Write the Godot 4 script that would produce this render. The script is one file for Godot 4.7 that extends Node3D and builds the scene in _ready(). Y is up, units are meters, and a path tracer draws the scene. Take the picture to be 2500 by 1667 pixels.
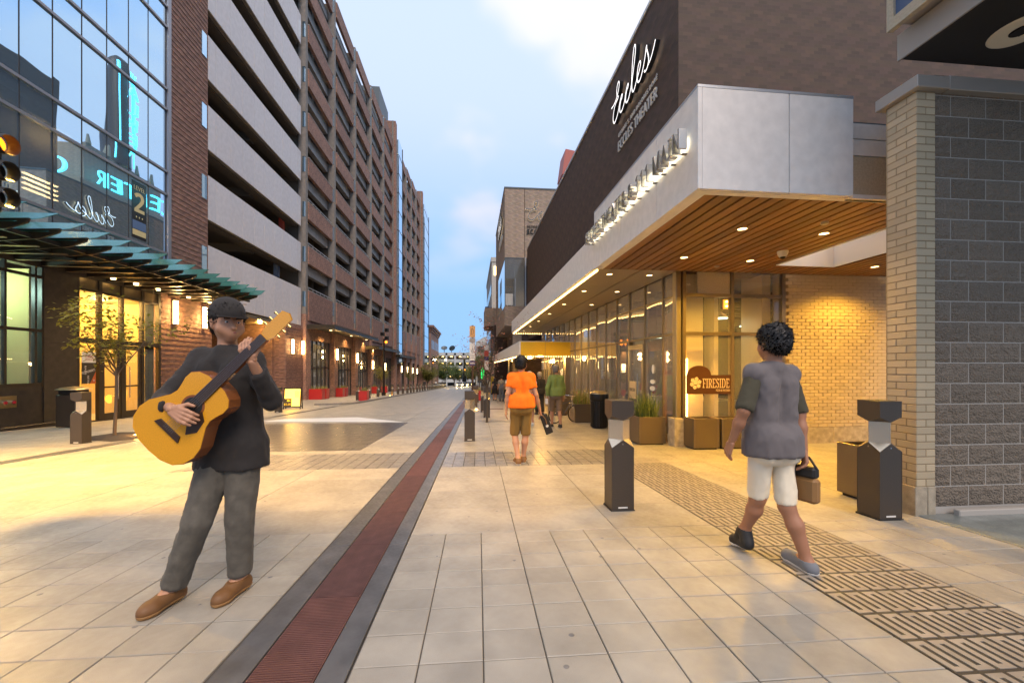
extends Node3D
# Dusk view down a paved pedestrian street: theatre with canopies on one side, parking garage with shops on the other.

const SLOPE := 0.035          # the street falls away from the camera
const YAW := 0.0145           # the paving is laid slightly askew to the facades
var M := {}
var T := {}
var used := {}
var rng := RandomNumberGenerator.new()


func _ready() -> void:
	rng.seed = 7
	_camera_and_light()
	_textures()
	_materials()
	_ground()
	_theatre()
	_entrance_canopy()
	_lower_canopies()
	_corner_pier_and_wall()
	_left_shops()
	_left_canopy()
	_garage()
	_far_buildings()
	_reflected_city()
	_street_furniture()
	_planting()
	_people()


func _camera_and_light() -> void:
	var cam := Camera3D.new()
	cam.name = "camera"
	cam.projection = Camera3D.PROJECTION_FRUSTUM
	cam.near = 0.05
	cam.far = 2000.0
	cam.size = 0.05 * 2.0 * 0.8335
	cam.frustum_offset = Vector2(0.0, 0.05 * 0.0645)
	cam.position = Vector3(0, 1.35, 0)
	cam.rotation.y = -deg_to_rad(5.54)
	add_child(cam)
	cam.current = true
	var env := Environment.new()
	env.background_mode = Environment.BG_SKY
	var sky := Sky.new()
	var pm := PanoramaSkyMaterial.new()
	pm.panorama = _sky_image()
	sky.sky_material = pm
	env.sky = sky
	env.background_energy_multiplier = 0.70
	env.tonemap_mode = Environment.TONE_MAPPER_LINEAR
	env.tonemap_exposure = 1.8
	env.sdfgi_enabled = true
	env.ssao_enabled = true
	env.ssil_enabled = true
	var we := WorldEnvironment.new()
	we.name = "world_environment"
	we.environment = env
	add_child(we)
	# the last of the daylight: a broad soft glow high behind the camera
	var sun := DirectionalLight3D.new()
	sun.name = "dusk_sun"
	sun.light_energy = 0.5
	sun.light_color = Color(1.0, 0.92, 0.85)
	sun.light_angular_distance = 28.0
	sun.shadow_enabled = true
	sun.rotation_degrees = Vector3(-50, 20, 0)
	add_child(sun)


func _sky_image() -> ImageTexture:
	var w := 1024
	var h := 512
	var im := Image.create(w, h, false, Image.FORMAT_RGBAF)
	var big := FastNoiseLite.new()
	big.seed = 11
	big.noise_type = FastNoiseLite.TYPE_SIMPLEX_SMOOTH
	big.frequency = 1.15
	big.fractal_octaves = 5
	big.fractal_gain = 0.5
	var fine := FastNoiseLite.new()
	fine.seed = 23
	fine.frequency = 3.1
	fine.fractal_octaves = 4
	for y in h:
		var el := (0.5 - (y + 0.5) / h) * PI
		var sy := sin(el)
		var cy := cos(el)
		for x in w:
			var az := (x + 0.5) / w * TAU
			var c := Color(0.30, 0.53, 0.82)
			if sy > 0.0:
				var d := Vector3(cos(az) * cy, sy, sin(az) * cy)
				# clouds lie on a high sheet, so they stretch towards the horizon
				var q := Vector3(d.x / (sy + 0.25), sy * 0.6, d.z / (sy + 0.25)) * 0.8
				var n := big.get_noise_3dv(q) + 0.35 * fine.get_noise_3dv(q)
				var base := Color(0.29, 0.52, 0.84).lerp(Color(0.33, 0.56, 0.95), smoothstep(0.05, 0.5, sy))
				var veil := smoothstep(0.12, 0.55, sy) * 0.66
				var cl := clampf(veil + smoothstep(-0.25, 0.30, n) * smoothstep(0.10, 0.45, sy) * 0.85 - 0.12, 0.0, 1.0)
				var white := Color(0.62, 0.65, 0.80).lerp(Color(0.84, 0.85, 0.92), smoothstep(0.28, 0.66, sy) * 0.75 + 0.25 * smoothstep(0.0, 0.5, n))
				c = base.lerp(white, cl)
			im.set_pixel(x, y, c)
	return ImageTexture.create_from_image(im)


# ---------------------------------------------------------------- shapes
class Sh:
	var v := PackedVector3Array()
	var n := PackedVector3Array()
	var ix := PackedInt32Array()

	func quad(a: Vector3, b: Vector3, c: Vector3, d: Vector3) -> void:  # counter-clockwise seen from its front
		var m := (b - a).cross(c - a)
		if m.length_squared() < 1e-14:
			m = (c - a).cross(d - a)
		m = m.normalized()
		var k := v.size()
		v.append(a); v.append(b); v.append(c); v.append(d)
		for i in 4:
			n.append(m)
		for i in [0, 2, 1, 0, 3, 2]:
			ix.append(k + i)

	func tri(a: Vector3, b: Vector3, c: Vector3) -> void:
		var m := (b - a).cross(c - a).normalized()
		var k := v.size()
		v.append(a); v.append(b); v.append(c)
		for i in 3:
			n.append(m)
		for i in [0, 2, 1]:
			ix.append(k + i)

	func box(a: Vector3, b: Vector3) -> Sh:
		return obox((a + b) * 0.5, (b - a).abs(), Basis.IDENTITY)

	func obox(c: Vector3, s: Vector3, bs: Basis) -> Sh:
		var p := []
		for i in 8:
			p.append(c + bs * Vector3((-0.5 if i & 1 == 0 else 0.5) * s.x, (-0.5 if i & 2 == 0 else 0.5) * s.y, (-0.5 if i & 4 == 0 else 0.5) * s.z))
		quad(p[4], p[5], p[7], p[6]); quad(p[1], p[0], p[2], p[3])
		quad(p[0], p[4], p[6], p[2]); quad(p[5], p[1], p[3], p[7])
		quad(p[2], p[6], p[7], p[3]); quad(p[0], p[1], p[5], p[4])
		return self

	func cbox(a: Vector3, b: Vector3, e: float) -> Sh:  # chamfered box
		var lo := Vector3(minf(a.x, b.x), minf(a.y, b.y), minf(a.z, b.z))
		var hi := Vector3(maxf(a.x, b.x), maxf(a.y, b.y), maxf(a.z, b.z))
		var f := func(i: int, ax: int) -> Vector3:
			var q := Vector3(lo.x if i & 1 == 0 else hi.x, lo.y if i & 2 == 0 else hi.y, lo.z if i & 4 == 0 else hi.z)
			for k in 3:
				if k != ax:
					q[k] += e if i & (1 << k) == 0 else -e
			return q
		for fc in [[4, 5, 7, 6, 2], [1, 0, 2, 3, 2], [0, 4, 6, 2, 0], [5, 1, 3, 7, 0], [2, 6, 7, 3, 1], [0, 1, 5, 4, 1]]:
			quad(f.call(fc[0], fc[4]), f.call(fc[1], fc[4]), f.call(fc[2], fc[4]), f.call(fc[3], fc[4]))
		var mid := (lo + hi) * 0.5
		for ed in [[0, 1, 1, 2], [2, 3, 1, 2], [4, 5, 1, 2], [6, 7, 1, 2], [0, 2, 0, 2], [1, 3, 0, 2], [4, 6, 0, 2], [5, 7, 0, 2], [0, 4, 0, 1], [1, 5, 0, 1], [2, 6, 0, 1], [3, 7, 0, 1]]:
			var q := [f.call(ed[0], ed[2]), f.call(ed[1], ed[2]), f.call(ed[1], ed[3]), f.call(ed[0], ed[3])]
			var out: Vector3 = (q[0] + q[2]) * 0.5 - mid
			if (q[1] - q[0]).cross(q[2] - q[0]).dot(out) > 0:
				quad(q[0], q[1], q[2], q[3])
			else:
				quad(q[3], q[2], q[1], q[0])
		for i in 8:
			var q := [f.call(i, 0), f.call(i, 1), f.call(i, 2)]
			if (q[1] - q[0]).cross(q[2] - q[0]).dot(q[0] - mid) > 0:
				tri(q[0], q[1], q[2])
			else:
				tri(q[2], q[1], q[0])
		return self

	func slab(w: float, d: float, h: float, e: float) -> Sh:  # paver: bevelled top at y = 0, no underside
		var x := w * 0.5
		var z := d * 0.5
		var o := [Vector3(-x, -e, -z), Vector3(-x, -e, z), Vector3(x, -e, z), Vector3(x, -e, -z)]
		var t := [Vector3(-x + e, 0, -z + e), Vector3(-x + e, 0, z - e), Vector3(x - e, 0, z - e), Vector3(x - e, 0, -z + e)]
		quad(t[0], t[1], t[2], t[3])
		for i in 4:
			var j := (i + 1) % 4
			quad(o[i], o[j], t[j], t[i])
			quad(o[i] - Vector3(0, h - e, 0), o[j] - Vector3(0, h - e, 0), o[j], o[i])
		return self

	func tube(pts: Array, radii: Array, sides: int, caps := true) -> Sh:
		var u := Vector3.ZERO
		var k0 := v.size()
		for i in pts.size():
			var p: Vector3 = pts[i]
			var dir: Vector3 = (pts[mini(i + 1, pts.size() - 1)] - pts[maxi(i - 1, 0)]).normalized()
			if i == 0:
				u = dir.cross(Vector3.UP if absf(dir.y) < 0.9 else Vector3.RIGHT).normalized()
			else:
				u = (u - dir * u.dot(dir)).normalized()
			var w := dir.cross(u)
			for s in sides:
				var a := TAU * s / sides
				var q := u * cos(a) + w * sin(a)
				v.append(p + q * float(radii[i]))
				n.append(q)
		for i in pts.size() - 1:
			for s in sides:
				var a := k0 + i * sides + s
				var b := k0 + i * sides + (s + 1) % sides
				for q in [a, b + sides, b, a, a + sides, b + sides]:
					ix.append(q)
		if caps:
			for e in [0, pts.size() - 1]:
				var dir: Vector3 = (pts[0] - pts[1] if e == 0 else pts[e] - pts[e - 1]).normalized()
				var k := v.size()
				v.append(pts[e]); n.append(dir)
				for s in sides:
					v.append(v[k0 + e * sides + s]); n.append(dir)
				for s in sides:
					var a := k + 1 + s
					var b := k + 1 + (s + 1) % sides
					for q in ([k, a, b] if e == 0 else [k, b, a]):
						ix.append(q)
		return self

	func cyl(p: Vector3, q: Vector3, r0: float, r1: float, sides := 12) -> Sh:
		return tube([p, q], [r0, r1], sides)

	func lathe(prof: Array, sides: int, at := Vector3.ZERO) -> Sh:  # prof: Vector2(radius, height) from bottom to top
		var k0 := v.size()
		for i in prof.size():
			var d: Vector2 = prof[mini(i + 1, prof.size() - 1)] - prof[maxi(i - 1, 0)]
			var nr := Vector2(d.y, -d.x).normalized()
			for s in sides:
				var a := TAU * s / sides
				v.append(at + Vector3(prof[i].x * cos(a), prof[i].y, prof[i].x * sin(a)))
				n.append(Vector3(nr.x * cos(a), nr.y, nr.x * sin(a)))
		for i in prof.size() - 1:
			for s in sides:
				var a := k0 + i * sides + s
				var b := k0 + i * sides + (s + 1) % sides
				for q in [a, b, b + sides, a, b + sides, a + sides]:
					ix.append(q)
		return self

	func ball(c: Vector3, r: Vector3, seg := 10) -> Sh:
		var k0 := v.size()
		for i in seg + 1:
			var t := PI * i / seg
			for s in seg * 2:
				var a := TAU * s / (seg * 2)
				var q := Vector3(sin(t) * cos(a), -cos(t), sin(t) * sin(a))
				v.append(c + q * r)
				n.append((q / r).normalized())
		for i in seg:
			for s in seg * 2:
				var a := k0 + i * seg * 2 + s
				var b := k0 + i * seg * 2 + (s + 1) % (seg * 2)
				for q in [a, b, b + seg * 2, a, b + seg * 2, a + seg * 2]:
					ix.append(q)
		return self

	func prism(poly: PackedVector2Array, fr: Transform3D, z0: float, z1: float) -> Sh:  # polygon in fr's xy plane, from z0 to z1
		var t := Geometry2D.triangulate_polygon(poly)
		var cw := Geometry2D.is_polygon_clockwise(poly)
		for i in range(0, t.size(), 3):
			var a := poly[t[i]]; var b := poly[t[i + 1]]; var c := poly[t[i + 2]]
			if (b - a).cross(c - a) < 0:
				var s := b; b = c; c = s
			tri(fr * Vector3(a.x, a.y, z1), fr * Vector3(b.x, b.y, z1), fr * Vector3(c.x, c.y, z1))
			tri(fr * Vector3(c.x, c.y, z0), fr * Vector3(b.x, b.y, z0), fr * Vector3(a.x, a.y, z0))
		for i in poly.size():
			var a := poly[i]
			var b := poly[(i + 1) % poly.size()]
			if cw:
				var s := a; a = b; b = s
			quad(fr * Vector3(a.x, a.y, z0), fr * Vector3(b.x, b.y, z0), fr * Vector3(b.x, b.y, z1), fr * Vector3(a.x, a.y, z1))
		return self

	func mesh() -> ArrayMesh:
		var a := []
		a.resize(Mesh.ARRAY_MAX)
		a[Mesh.ARRAY_VERTEX] = v
		a[Mesh.ARRAY_NORMAL] = n
		a[Mesh.ARRAY_INDEX] = ix
		var m := ArrayMesh.new()
		m.add_surface_from_arrays(Mesh.PRIMITIVE_TRIANGLES, a)
		return m


func bx(a: Vector3, b: Vector3) -> Sh:
	return Sh.new().box(a, b)


func lin(r: float, g: float, b: float) -> Color:  # a colour from linear values
	return Color(r, g, b).linear_to_srgb()


func gy(z: float) -> float:
	return SLOPE * z


func gp(x: float, z: float, up := 0.0) -> Vector3:
	return Vector3(x, SLOPE * z + up, z)


func numbered(n: String) -> String:
	used[n] = used.get(n, -1) + 1
	return n if used[n] == 0 else "%s_%03d" % [n, used[n]]


func tag(o: Node3D, label: String, category: String, group := "") -> void:
	o.set_meta("label", label)
	o.set_meta("category", category)
	if group:
		o.set_meta("group", group)


func thing(called: String, label: String, category: String, at := Vector3.ZERO, turn := 0.0, group := "") -> Node3D:
	var o := Node3D.new()
	o.name = numbered(called)
	o.position = at
	o.rotation.y = turn
	add_child(o)
	tag(o, label, category, group)
	return o


func setting(called: String, at := Vector3.ZERO) -> Node3D:
	var o := Node3D.new()
	o.name = numbered(called)
	o.position = at
	add_child(o)
	o.set_meta("kind", "structure")
	return o


# a part whose shape is given in world coordinates (as if its thing stood unturned)
func part(called: String, s, m: Material, parent: Node3D, sub := false) -> MeshInstance3D:
	var o := MeshInstance3D.new()
	o.name = called
	o.mesh = s.mesh() if s is Sh else s
	o.material_override = m
	if not sub:
		o.position = -parent.position
	parent.add_child(o, true)
	return o


# a part whose shape is given in the parent's own coordinates
func piece(called: String, me: Mesh, m: Material, parent: Node3D, at := Vector3.ZERO, bs := Basis.IDENTITY) -> MeshInstance3D:
	var o := MeshInstance3D.new()
	o.name = called
	o.mesh = me
	o.material_override = m
	o.transform = Transform3D(bs, at)
	parent.add_child(o, true)
	return o


func copy(src: Node3D, at: Vector3, turn := 0.0, label := "") -> Node3D:
	var c: Node3D = src.duplicate()
	c.name = numbered(src.get_meta("base_name", str(src.name)))
	c.position = at
	c.rotation.y = turn
	add_child(c)
	if label:
		c.set_meta("label", label)
	return c


func omni(parent: Node3D, at: Vector3, energy: float, col: Color, size := 0.05, reach := 30.0) -> void:
	var l := OmniLight3D.new()
	l.name = "light"
	l.light_energy = energy
	l.light_color = col
	l.light_size = size
	l.omni_range = reach
	l.omni_attenuation = 2.0
	l.shadow_enabled = true
	l.position = at
	parent.add_child(l, true)


func spot(parent: Node3D, at: Vector3, towards: Vector3, energy: float, col: Color, angle := 60.0, size := 0.05) -> void:
	var l := SpotLight3D.new()
	l.name = "light"
	l.light_energy = energy
	l.light_color = col
	l.light_size = size
	l.spot_range = 30.0
	l.spot_attenuation = 2.0
	l.spot_angle = angle
	l.spot_angle_attenuation = 0.6
	l.shadow_enabled = true
	parent.add_child(l, true)
	l.transform = Transform3D(Basis.looking_at(towards, Vector3.UP if absf(towards.normalized().y) < 0.99 else Vector3.RIGHT), at)


func words(text: String, height: float, depth: float, serif := false, bold := false, fit := 0.0) -> ArrayMesh:
	# lettering in the xy plane, left end at x = 0, baseline at y = 0, front towards +z; scaled to width fit when given
	var f := SystemFont.new()
	f.font_names = PackedStringArray(["Droid Serif" if serif else "Droid Sans"])
	if bold:
		f.font_weight = 700
	var t := TextMesh.new()
	t.font = f
	t.text = text
	t.font_size = 64
	t.pixel_size = 0.01
	t.depth = 1.0
	t.curve_step = 1.0
	var box := t.get_aabb()
	var a := t.surface_get_arrays(0)
	var m := ArrayMesh.new()
	var sy := height / maxf(box.size.y, 0.001)
	var sx := fit / maxf(box.size.x, 0.001) if fit > 0.0 else sy
	for k in t.get_surface_count():
		a = t.surface_get_arrays(k)
		var vs: PackedVector3Array = a[Mesh.ARRAY_VERTEX]
		for i in vs.size():
			vs[i] = Vector3((vs[i].x - box.position.x) * sx, (vs[i].y - box.position.y) * sy, (vs[i].z - box.position.z) / maxf(box.size.z, 0.001) * depth)
		a[Mesh.ARRAY_VERTEX] = vs
		m.add_surface_from_arrays(Mesh.PRIMITIVE_TRIANGLES, a)
	return m


# ---------------------------------------------------------------- textures and materials
func _noise(freq: float, octaves: int, dark: float, light: float, seed_: int, kind := FastNoiseLite.TYPE_SIMPLEX_SMOOTH) -> NoiseTexture2D:
	var f := FastNoiseLite.new()
	f.seed = seed_
	f.noise_type = kind
	f.frequency = freq
	f.fractal_octaves = octaves
	var g := Gradient.new()
	g.set_color(0, Color(dark, dark, dark))
	g.set_color(1, Color(light, light, light))
	var t := NoiseTexture2D.new()
	t.width = 512
	t.height = 512
	t.seamless = true
	t.noise = f
	t.color_ramp = g
	return t


func _brick_image(cols: int, rows: int, w: int, h: int, mortar: Color, spread: float, seed_: int) -> ImageTexture:
	# running bond, tone by tone, for walls too far away to tell the bricks apart
	var im := Image.create(w, h, false, Image.FORMAT_RGB8)
	im.fill(mortar)
	var r := RandomNumberGenerator.new()
	r.seed = seed_
	var bw := w / cols
	var bh := h / rows
	for j in rows:
		for i in cols:
			var k := 1.0 - r.randf() * spread
			var c := Color(k, k * (1.0 - 0.05 * r.randf()), k * (1.0 - 0.08 * r.randf()))
			var x0 := i * bw + (bw / 2 if j % 2 else 0)
			for y in range(j * bh + 1, (j + 1) * bh):
				for x in range(x0 + 1, x0 + bw):
					var g := 1.0 - r.randf() * 0.08
					im.set_pixel(x % w, y, c * g)
	return ImageTexture.create_from_image(im)


func _textures() -> void:
	T.speck = _noise(0.35, 3, 0.84, 1.0, 3)
	T.cloud = _noise(0.012, 6, 0.82, 1.0, 5)
	T.soft = _noise(0.02, 4, 0.93, 1.0, 6)
	T.grain = _noise(0.08, 4, 0.87, 1.0, 9)
	T.stain = _noise(0.02, 4, 0.72, 1.0, 17, FastNoiseLite.TYPE_PERLIN)
	T.rock = _noise(0.03, 6, 0.0, 1.0, 21)
	T.bump = _noise(0.2, 4, 0.0, 1.0, 27)
	T.wave = _noise(0.006, 2, 0.0, 1.0, 31)
	T.rough = _noise(0.015, 5, 0.55, 1.0, 35)
	T.brick = _brick_image(4, 8, 128, 128, Color(0.74, 0.72, 0.70), 0.14, 4)
	T.brickd = _brick_image(4, 8, 128, 128, Color(0.92, 0.9, 0.88), 0.24, 8)
	T.brickr = _brick_image(4, 8, 128, 128, Color(0.96, 0.95, 0.94), 0.22, 12)


func mt(key: String, r: float, g: float, b: float, rough := 0.7, o := {}) -> StandardMaterial3D:
	# r, g, b: linear base colour
	var m := StandardMaterial3D.new()
	m.resource_name = key
	var c := Color(r, g, b).linear_to_srgb()
	c.a = o.get("alpha", 1.0)
	m.albedo_color = c
	m.roughness = rough
	m.metallic = o.get("metal", 0.0)
	m.metallic_specular = o.get("spec", 0.5)
	if o.get("alpha", 1.0) < 1.0:
		m.transparency = BaseMaterial3D.TRANSPARENCY_ALPHA
	if o.has("tex"):
		m.albedo_texture = T[o.tex]
		m.uv1_triplanar = true
		m.uv1_world_triplanar = o.get("world", true)
		var s = o.get("scale", 1.0)
		m.uv1_scale = s if s is Vector3 else Vector3(s, s, s)
		m.uv1_triplanar_sharpness = 8.0
	if o.has("bump"):
		m.heightmap_enabled = true
		m.heightmap_texture = T[o.bump]
		m.heightmap_scale = o.get("bump_cm", 0.1)
	if o.has("rtex"):
		m.roughness_texture = T[o.rtex]
	if o.has("coarse"):
		m.detail_enabled = true
		m.detail_albedo = T[o.coarse]
		m.detail_blend_mode = BaseMaterial3D.BLEND_MODE_MUL
		m.detail_uv_layer = BaseMaterial3D.DETAIL_UV_2
		m.uv2_triplanar = true
		m.uv2_world_triplanar = true
		var s2: float = o.get("coarse_scale", 0.23)
		m.uv2_scale = Vector3(s2, s2, s2)
	if o.has("glow"):
		m.emission_enabled = true
		m.emission = o.glow
		m.emission_energy_multiplier = o.get("power", 1.0)
	if o.get("coat", 0.0) > 0.0:
		m.clearcoat_enabled = true
		m.clearcoat = o.coat
		m.clearcoat_roughness = 0.1
	if o.has("rim"):
		m.rim_enabled = true
		m.rim = o.rim
		m.rim_tint = 0.5
	if o.has("back"):
		m.backlight_enabled = true
		m.backlight = o.back
	M[key] = m
	return m


func _materials() -> void:
	var stone := {"tex": "speck", "scale": 1.7, "coarse": "cloud", "coarse_scale": 0.29, "rtex": "rough", "bump": "bump", "bump_cm": 0.05}
	for i in 4:
		var k: float = [1.0, 0.95, 1.04, 0.91][i]
		mt("paver_%d" % i, 0.47 * k, 0.425 * k, 0.355 * k, 0.62, stone)
		mt("road_%d" % i, 0.47 * k, 0.42 * k, 0.345 * k, 0.62, stone)
	mt("joint", 0.10, 0.085, 0.07, 0.9, {"tex": "speck", "scale": 3.0})
	mt("border", 0.155, 0.15, 0.15, 0.5, {"tex": "speck", "scale": 3.1, "coarse": "stain", "coarse_scale": 0.5, "rtex": "rough"})
	mt("grate", 0.20, 0.083, 0.068, 0.55, {"tex": "grain", "scale": 2.0, "coarse": "stain", "coarse_scale": 0.6})
	mt("grate_b", 0.165, 0.073, 0.064, 0.6, {"tex": "grain", "scale": 2.0, "coarse": "stain", "coarse_scale": 0.9})
	mt("fret_dark", 0.045, 0.038, 0.033, 0.55, {"tex": "speck", "scale": 3.0})
	mt("fret_light", 0.42, 0.36, 0.29, 0.55, {"tex": "speck", "scale": 2.6, "coarse": "cloud", "coarse_scale": 0.7})
	mt("setts", 0.30, 0.28, 0.265, 0.45, {"tex": "speck", "scale": 3.0, "coarse": "stain", "coarse_scale": 0.7, "rtex": "rough"})
	mt("setts_b", 0.34, 0.315, 0.29, 0.45, {"tex": "speck", "scale": 3.0, "coarse": "stain", "coarse_scale": 0.7, "rtex": "rough"})
	mt("dark_paving", 0.16, 0.145, 0.135, 0.42, {"tex": "speck", "scale": 4.0, "coarse": "stain", "coarse_scale": 0.35, "rtex": "rough"})
	mt("white_paint", 0.80, 0.78, 0.74, 0.5, {"tex": "grain", "scale": 1.2})
	mt("kerb", 0.30, 0.27, 0.24, 0.6, {"tex": "speck", "scale": 2.0, "coarse": "cloud", "coarse_scale": 0.5})
	mt("polished", 0.30, 0.33, 0.31, 0.16, {"tex": "grain", "scale": 1.0, "coarse": "cloud", "coarse_scale": 0.6})
	mt("asphalt", 0.06, 0.058, 0.056, 0.75, {"tex": "speck", "scale": 1.0})
	mt("earth", 0.14, 0.13, 0.12, 0.9, {"tex": "stain", "scale": 0.02})
	mt("soil", 0.05, 0.035, 0.025, 0.95, {"tex": "speck", "scale": 4.0})
	# theatre
	mt("dark_brick", 0.105, 0.062, 0.041, 0.75, {"tex": "brickd", "scale": Vector3(1.25, 1.667, 1.25), "coarse": "soft", "coarse_scale": 0.2})
	mt("tan_brick", 0.42, 0.33, 0.25, 0.75, {"tex": "brick", "scale": Vector3(1.25, 1.667, 1.25), "coarse": "soft", "coarse_scale": 0.2})
	mt("fascia", 0.74, 0.70, 0.665, 0.5, {"tex": "soft", "scale": 0.5})
	mt("fascia_gap", 0.12, 0.11, 0.10, 0.8)
	mt("coping", 0.45, 0.46, 0.48, 0.35, {"metal": 0.6})
	mt("well_white", 0.80, 0.79, 0.78, 0.6)
	for i in 3:
		var k: float = [1.0, 0.82, 1.15][i]
		mt("wood_%d" % i, 0.30 * k, 0.135 * k, 0.045 * k, 0.42, {"tex": "grain", "scale": Vector3(5.0, 5.0, 0.35), "coarse": "grain", "coarse_scale": 0.8})
	mt("black_gap", 0.012, 0.010, 0.008, 0.9)
	mt("bronze", 0.30, 0.23, 0.14, 0.32, {"metal": 0.75, "tex": "grain", "scale": 0.6})
	mt("bronze_soffit", 0.42, 0.32, 0.18, 0.30, {"metal": 0.55, "tex": "grain", "scale": 0.4})
	mt("beige_panel", 0.50, 0.42, 0.30, 0.5, {"tex": "grain", "scale": 0.7})
	mt("steel", 0.62, 0.60, 0.56, 0.22, {"metal": 0.95})
	mt("steel_dark", 0.16, 0.15, 0.145, 0.35, {"metal": 0.8})
	mt("street_glass", 0.60, 0.57, 0.53, 0.02, {"alpha": 0.14, "metal": 0.60})
	mt("shop_glass", 0.60, 0.58, 0.52, 0.02, {"alpha": 0.10, "metal": 0.10})
	mt("sky_glass", 0.52, 0.78, 1.0, 0.01, {"alpha": 0.10, "metal": 0.90})
	mt("clear_glass", 0.8, 0.9, 0.9, 0.02, {"alpha": 0.06, "metal": 0.05})
	mt("yellow_metal", 0.88, 0.52, 0.012, 0.45, {"tex": "grain", "scale": 0.5})
	for i in 4:
		var k: float = [1.0, 0.95, 1.05, 0.9][i]
		mt("cream_brick_%d" % i, 0.70 * k, 0.56 * k, 0.365 * k, 0.8, {"tex": "grain", "scale": 6.0, "coarse": "speck", "coarse_scale": 3.0, "bump": "bump", "bump_cm": 0.08})
		mt("block_%d" % i, 0.37 * k, 0.295 * k, 0.22 * k, 0.9, {"tex": "rock", "scale": 2.2, "coarse": "speck", "coarse_scale": 2.0})
	for i in 4:
		M["block_%d" % i].albedo_texture = T.speck
		M["block_%d" % i].heightmap_enabled = true
		M["block_%d" % i].heightmap_texture = T.rock
		M["block_%d" % i].heightmap_scale = 3.0
	mt("mortar_cream", 0.36, 0.27, 0.16, 0.95, {"tex": "speck", "scale": 3.0})
	mt("mortar_grey", 0.50, 0.45, 0.39, 0.95, {"tex": "speck", "scale": 3.0})
	mt("limestone", 0.60, 0.50, 0.36, 0.75, {"tex": "grain", "scale": 2.0, "coarse": "stain", "coarse_scale": 0.8})
	mt("cap_metal", 0.36, 0.32, 0.28, 0.5, {"metal": 0.3})
	mt("black_paint", 0.014, 0.012, 0.011, 0.6)
	mt("sign_blue", 0.10, 0.16, 0.30, 0.25, {"tex": "grain", "scale": 8.0, "bump": "bump", "bump_cm": 0.3})
	mt("lamp_white", 0.75, 0.66, 0.5, 0.5)
	# left side
	mt("red_brick", 0.44, 0.25, 0.19, 0.8, {"tex": "brickr", "scale": Vector3(1.25, 1.667, 1.25), "coarse": "cloud", "coarse_scale": 0.15})
	mt("red_brick_b", 0.385, 0.215, 0.165, 0.8, {"tex": "brickr", "scale": Vector3(1.25, 1.667, 1.25), "coarse": "cloud", "coarse_scale": 0.25})
	mt("white_panel", 0.62, 0.58, 0.58, 0.45, {"tex": "soft", "scale": 0.3})
	mt("white_panel_b", 0.60, 0.56, 0.56, 0.45, {"tex": "soft", "scale": 0.3})
	mt("concrete", 0.30, 0.265, 0.235, 0.8, {"tex": "grain", "scale": 0.6, "coarse": "cloud", "coarse_scale": 0.3})
	mt("beam", 0.46, 0.425, 0.40, 0.75, {"tex": "grain", "scale": 0.5, "coarse": "cloud", "coarse_scale": 0.2})
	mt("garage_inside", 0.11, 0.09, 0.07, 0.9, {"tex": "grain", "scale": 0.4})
	mt("rail", 0.55, 0.55, 0.55, 0.4, {"metal": 0.7})
	mt("mullion", 0.30, 0.29, 0.31, 0.35, {"metal": 0.7})
	mt("frame_dark", 0.045, 0.034, 0.026, 0.4, {"metal": 0.4})
	mt("dark_panel", 0.07, 0.05, 0.034, 0.5, {"tex": "grain", "scale": 0.8, "coarse": "stain", "coarse_scale": 0.5})
	mt("louver", 0.05, 0.19, 0.165, 0.15, {"metal": 0.3})
	mt("canopy_dark", 0.035, 0.03, 0.024, 0.45, {"metal": 0.4})
	mt("lobby_wall", 0.55, 0.40, 0.14, 0.8)
	mt("lobby_floor", 0.45, 0.42, 0.36, 0.3)
	mt("lobby_ceiling", 0.50, 0.36, 0.18, 0.7)
	mt("teal_room", 0.42, 0.60, 0.58, 0.8)
	mt("far_white", 0.55, 0.55, 0.53, 0.7, {"tex": "grain", "scale": 0.2})
	mt("far_blue", 0.52, 0.53, 0.52, 0.7, {"tex": "grain", "scale": 0.2})
	mt("far_glass", 0.10, 0.13, 0.15, 0.1, {"metal": 0.5})
	mt("dark_window", 0.03, 0.03, 0.032, 0.12)
	mt("grey_metal", 0.10, 0.12, 0.13, 0.5, {"metal": 0.3, "tex": "grain", "scale": 0.3})
	mt("red_roof", 0.40, 0.10, 0.075, 0.6)
	# things
	mt("bollard", 0.085, 0.066, 0.05, 0.42, {"metal": 0.35, "tex": "grain", "scale": 2.0, "world": false})
	mt("bollard_neck", 0.66, 0.58, 0.46, 0.25, {"metal": 0.85})
	mt("planter_steel", 0.24, 0.19, 0.135, 0.34, {"metal": 0.8, "tex": "grain", "scale": 1.5})
	mt("planter_red", 0.42, 0.022, 0.02, 0.38)
	mt("leaf_grass", 0.17, 0.19, 0.035, 0.6, {"back": Color(0.4, 0.45, 0.1)})
	mt("leaf_grass_b", 0.28, 0.20, 0.06, 0.6, {"back": Color(0.4, 0.35, 0.1)})
	mt("leaf_tree", 0.15, 0.135, 0.018, 0.55, {"back": Color(0.45, 0.42, 0.06)})
	mt("leaf_dark", 0.05, 0.085, 0.02, 0.6, {"back": Color(0.2, 0.3, 0.05)})
	mt("leaf_far", 0.13, 0.12, 0.02, 0.6, {"back": Color(0.35, 0.35, 0.05)})
	mt("leaf_pink", 0.30, 0.14, 0.10, 0.6, {"back": Color(0.4, 0.2, 0.15)})
	mt("bark", 0.10, 0.07, 0.045, 0.85, {"tex": "grain", "scale": 4.0})
	mt("black_metal", 0.02, 0.018, 0.016, 0.35, {"metal": 0.5})
	mt("bin_brown", 0.055, 0.038, 0.026, 0.45, {"metal": 0.3})
	mt("lid_metal", 0.36, 0.30, 0.20, 0.35, {"metal": 0.8})
	mt("chrome", 0.7, 0.7, 0.72, 0.12, {"metal": 1.0})
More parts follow.
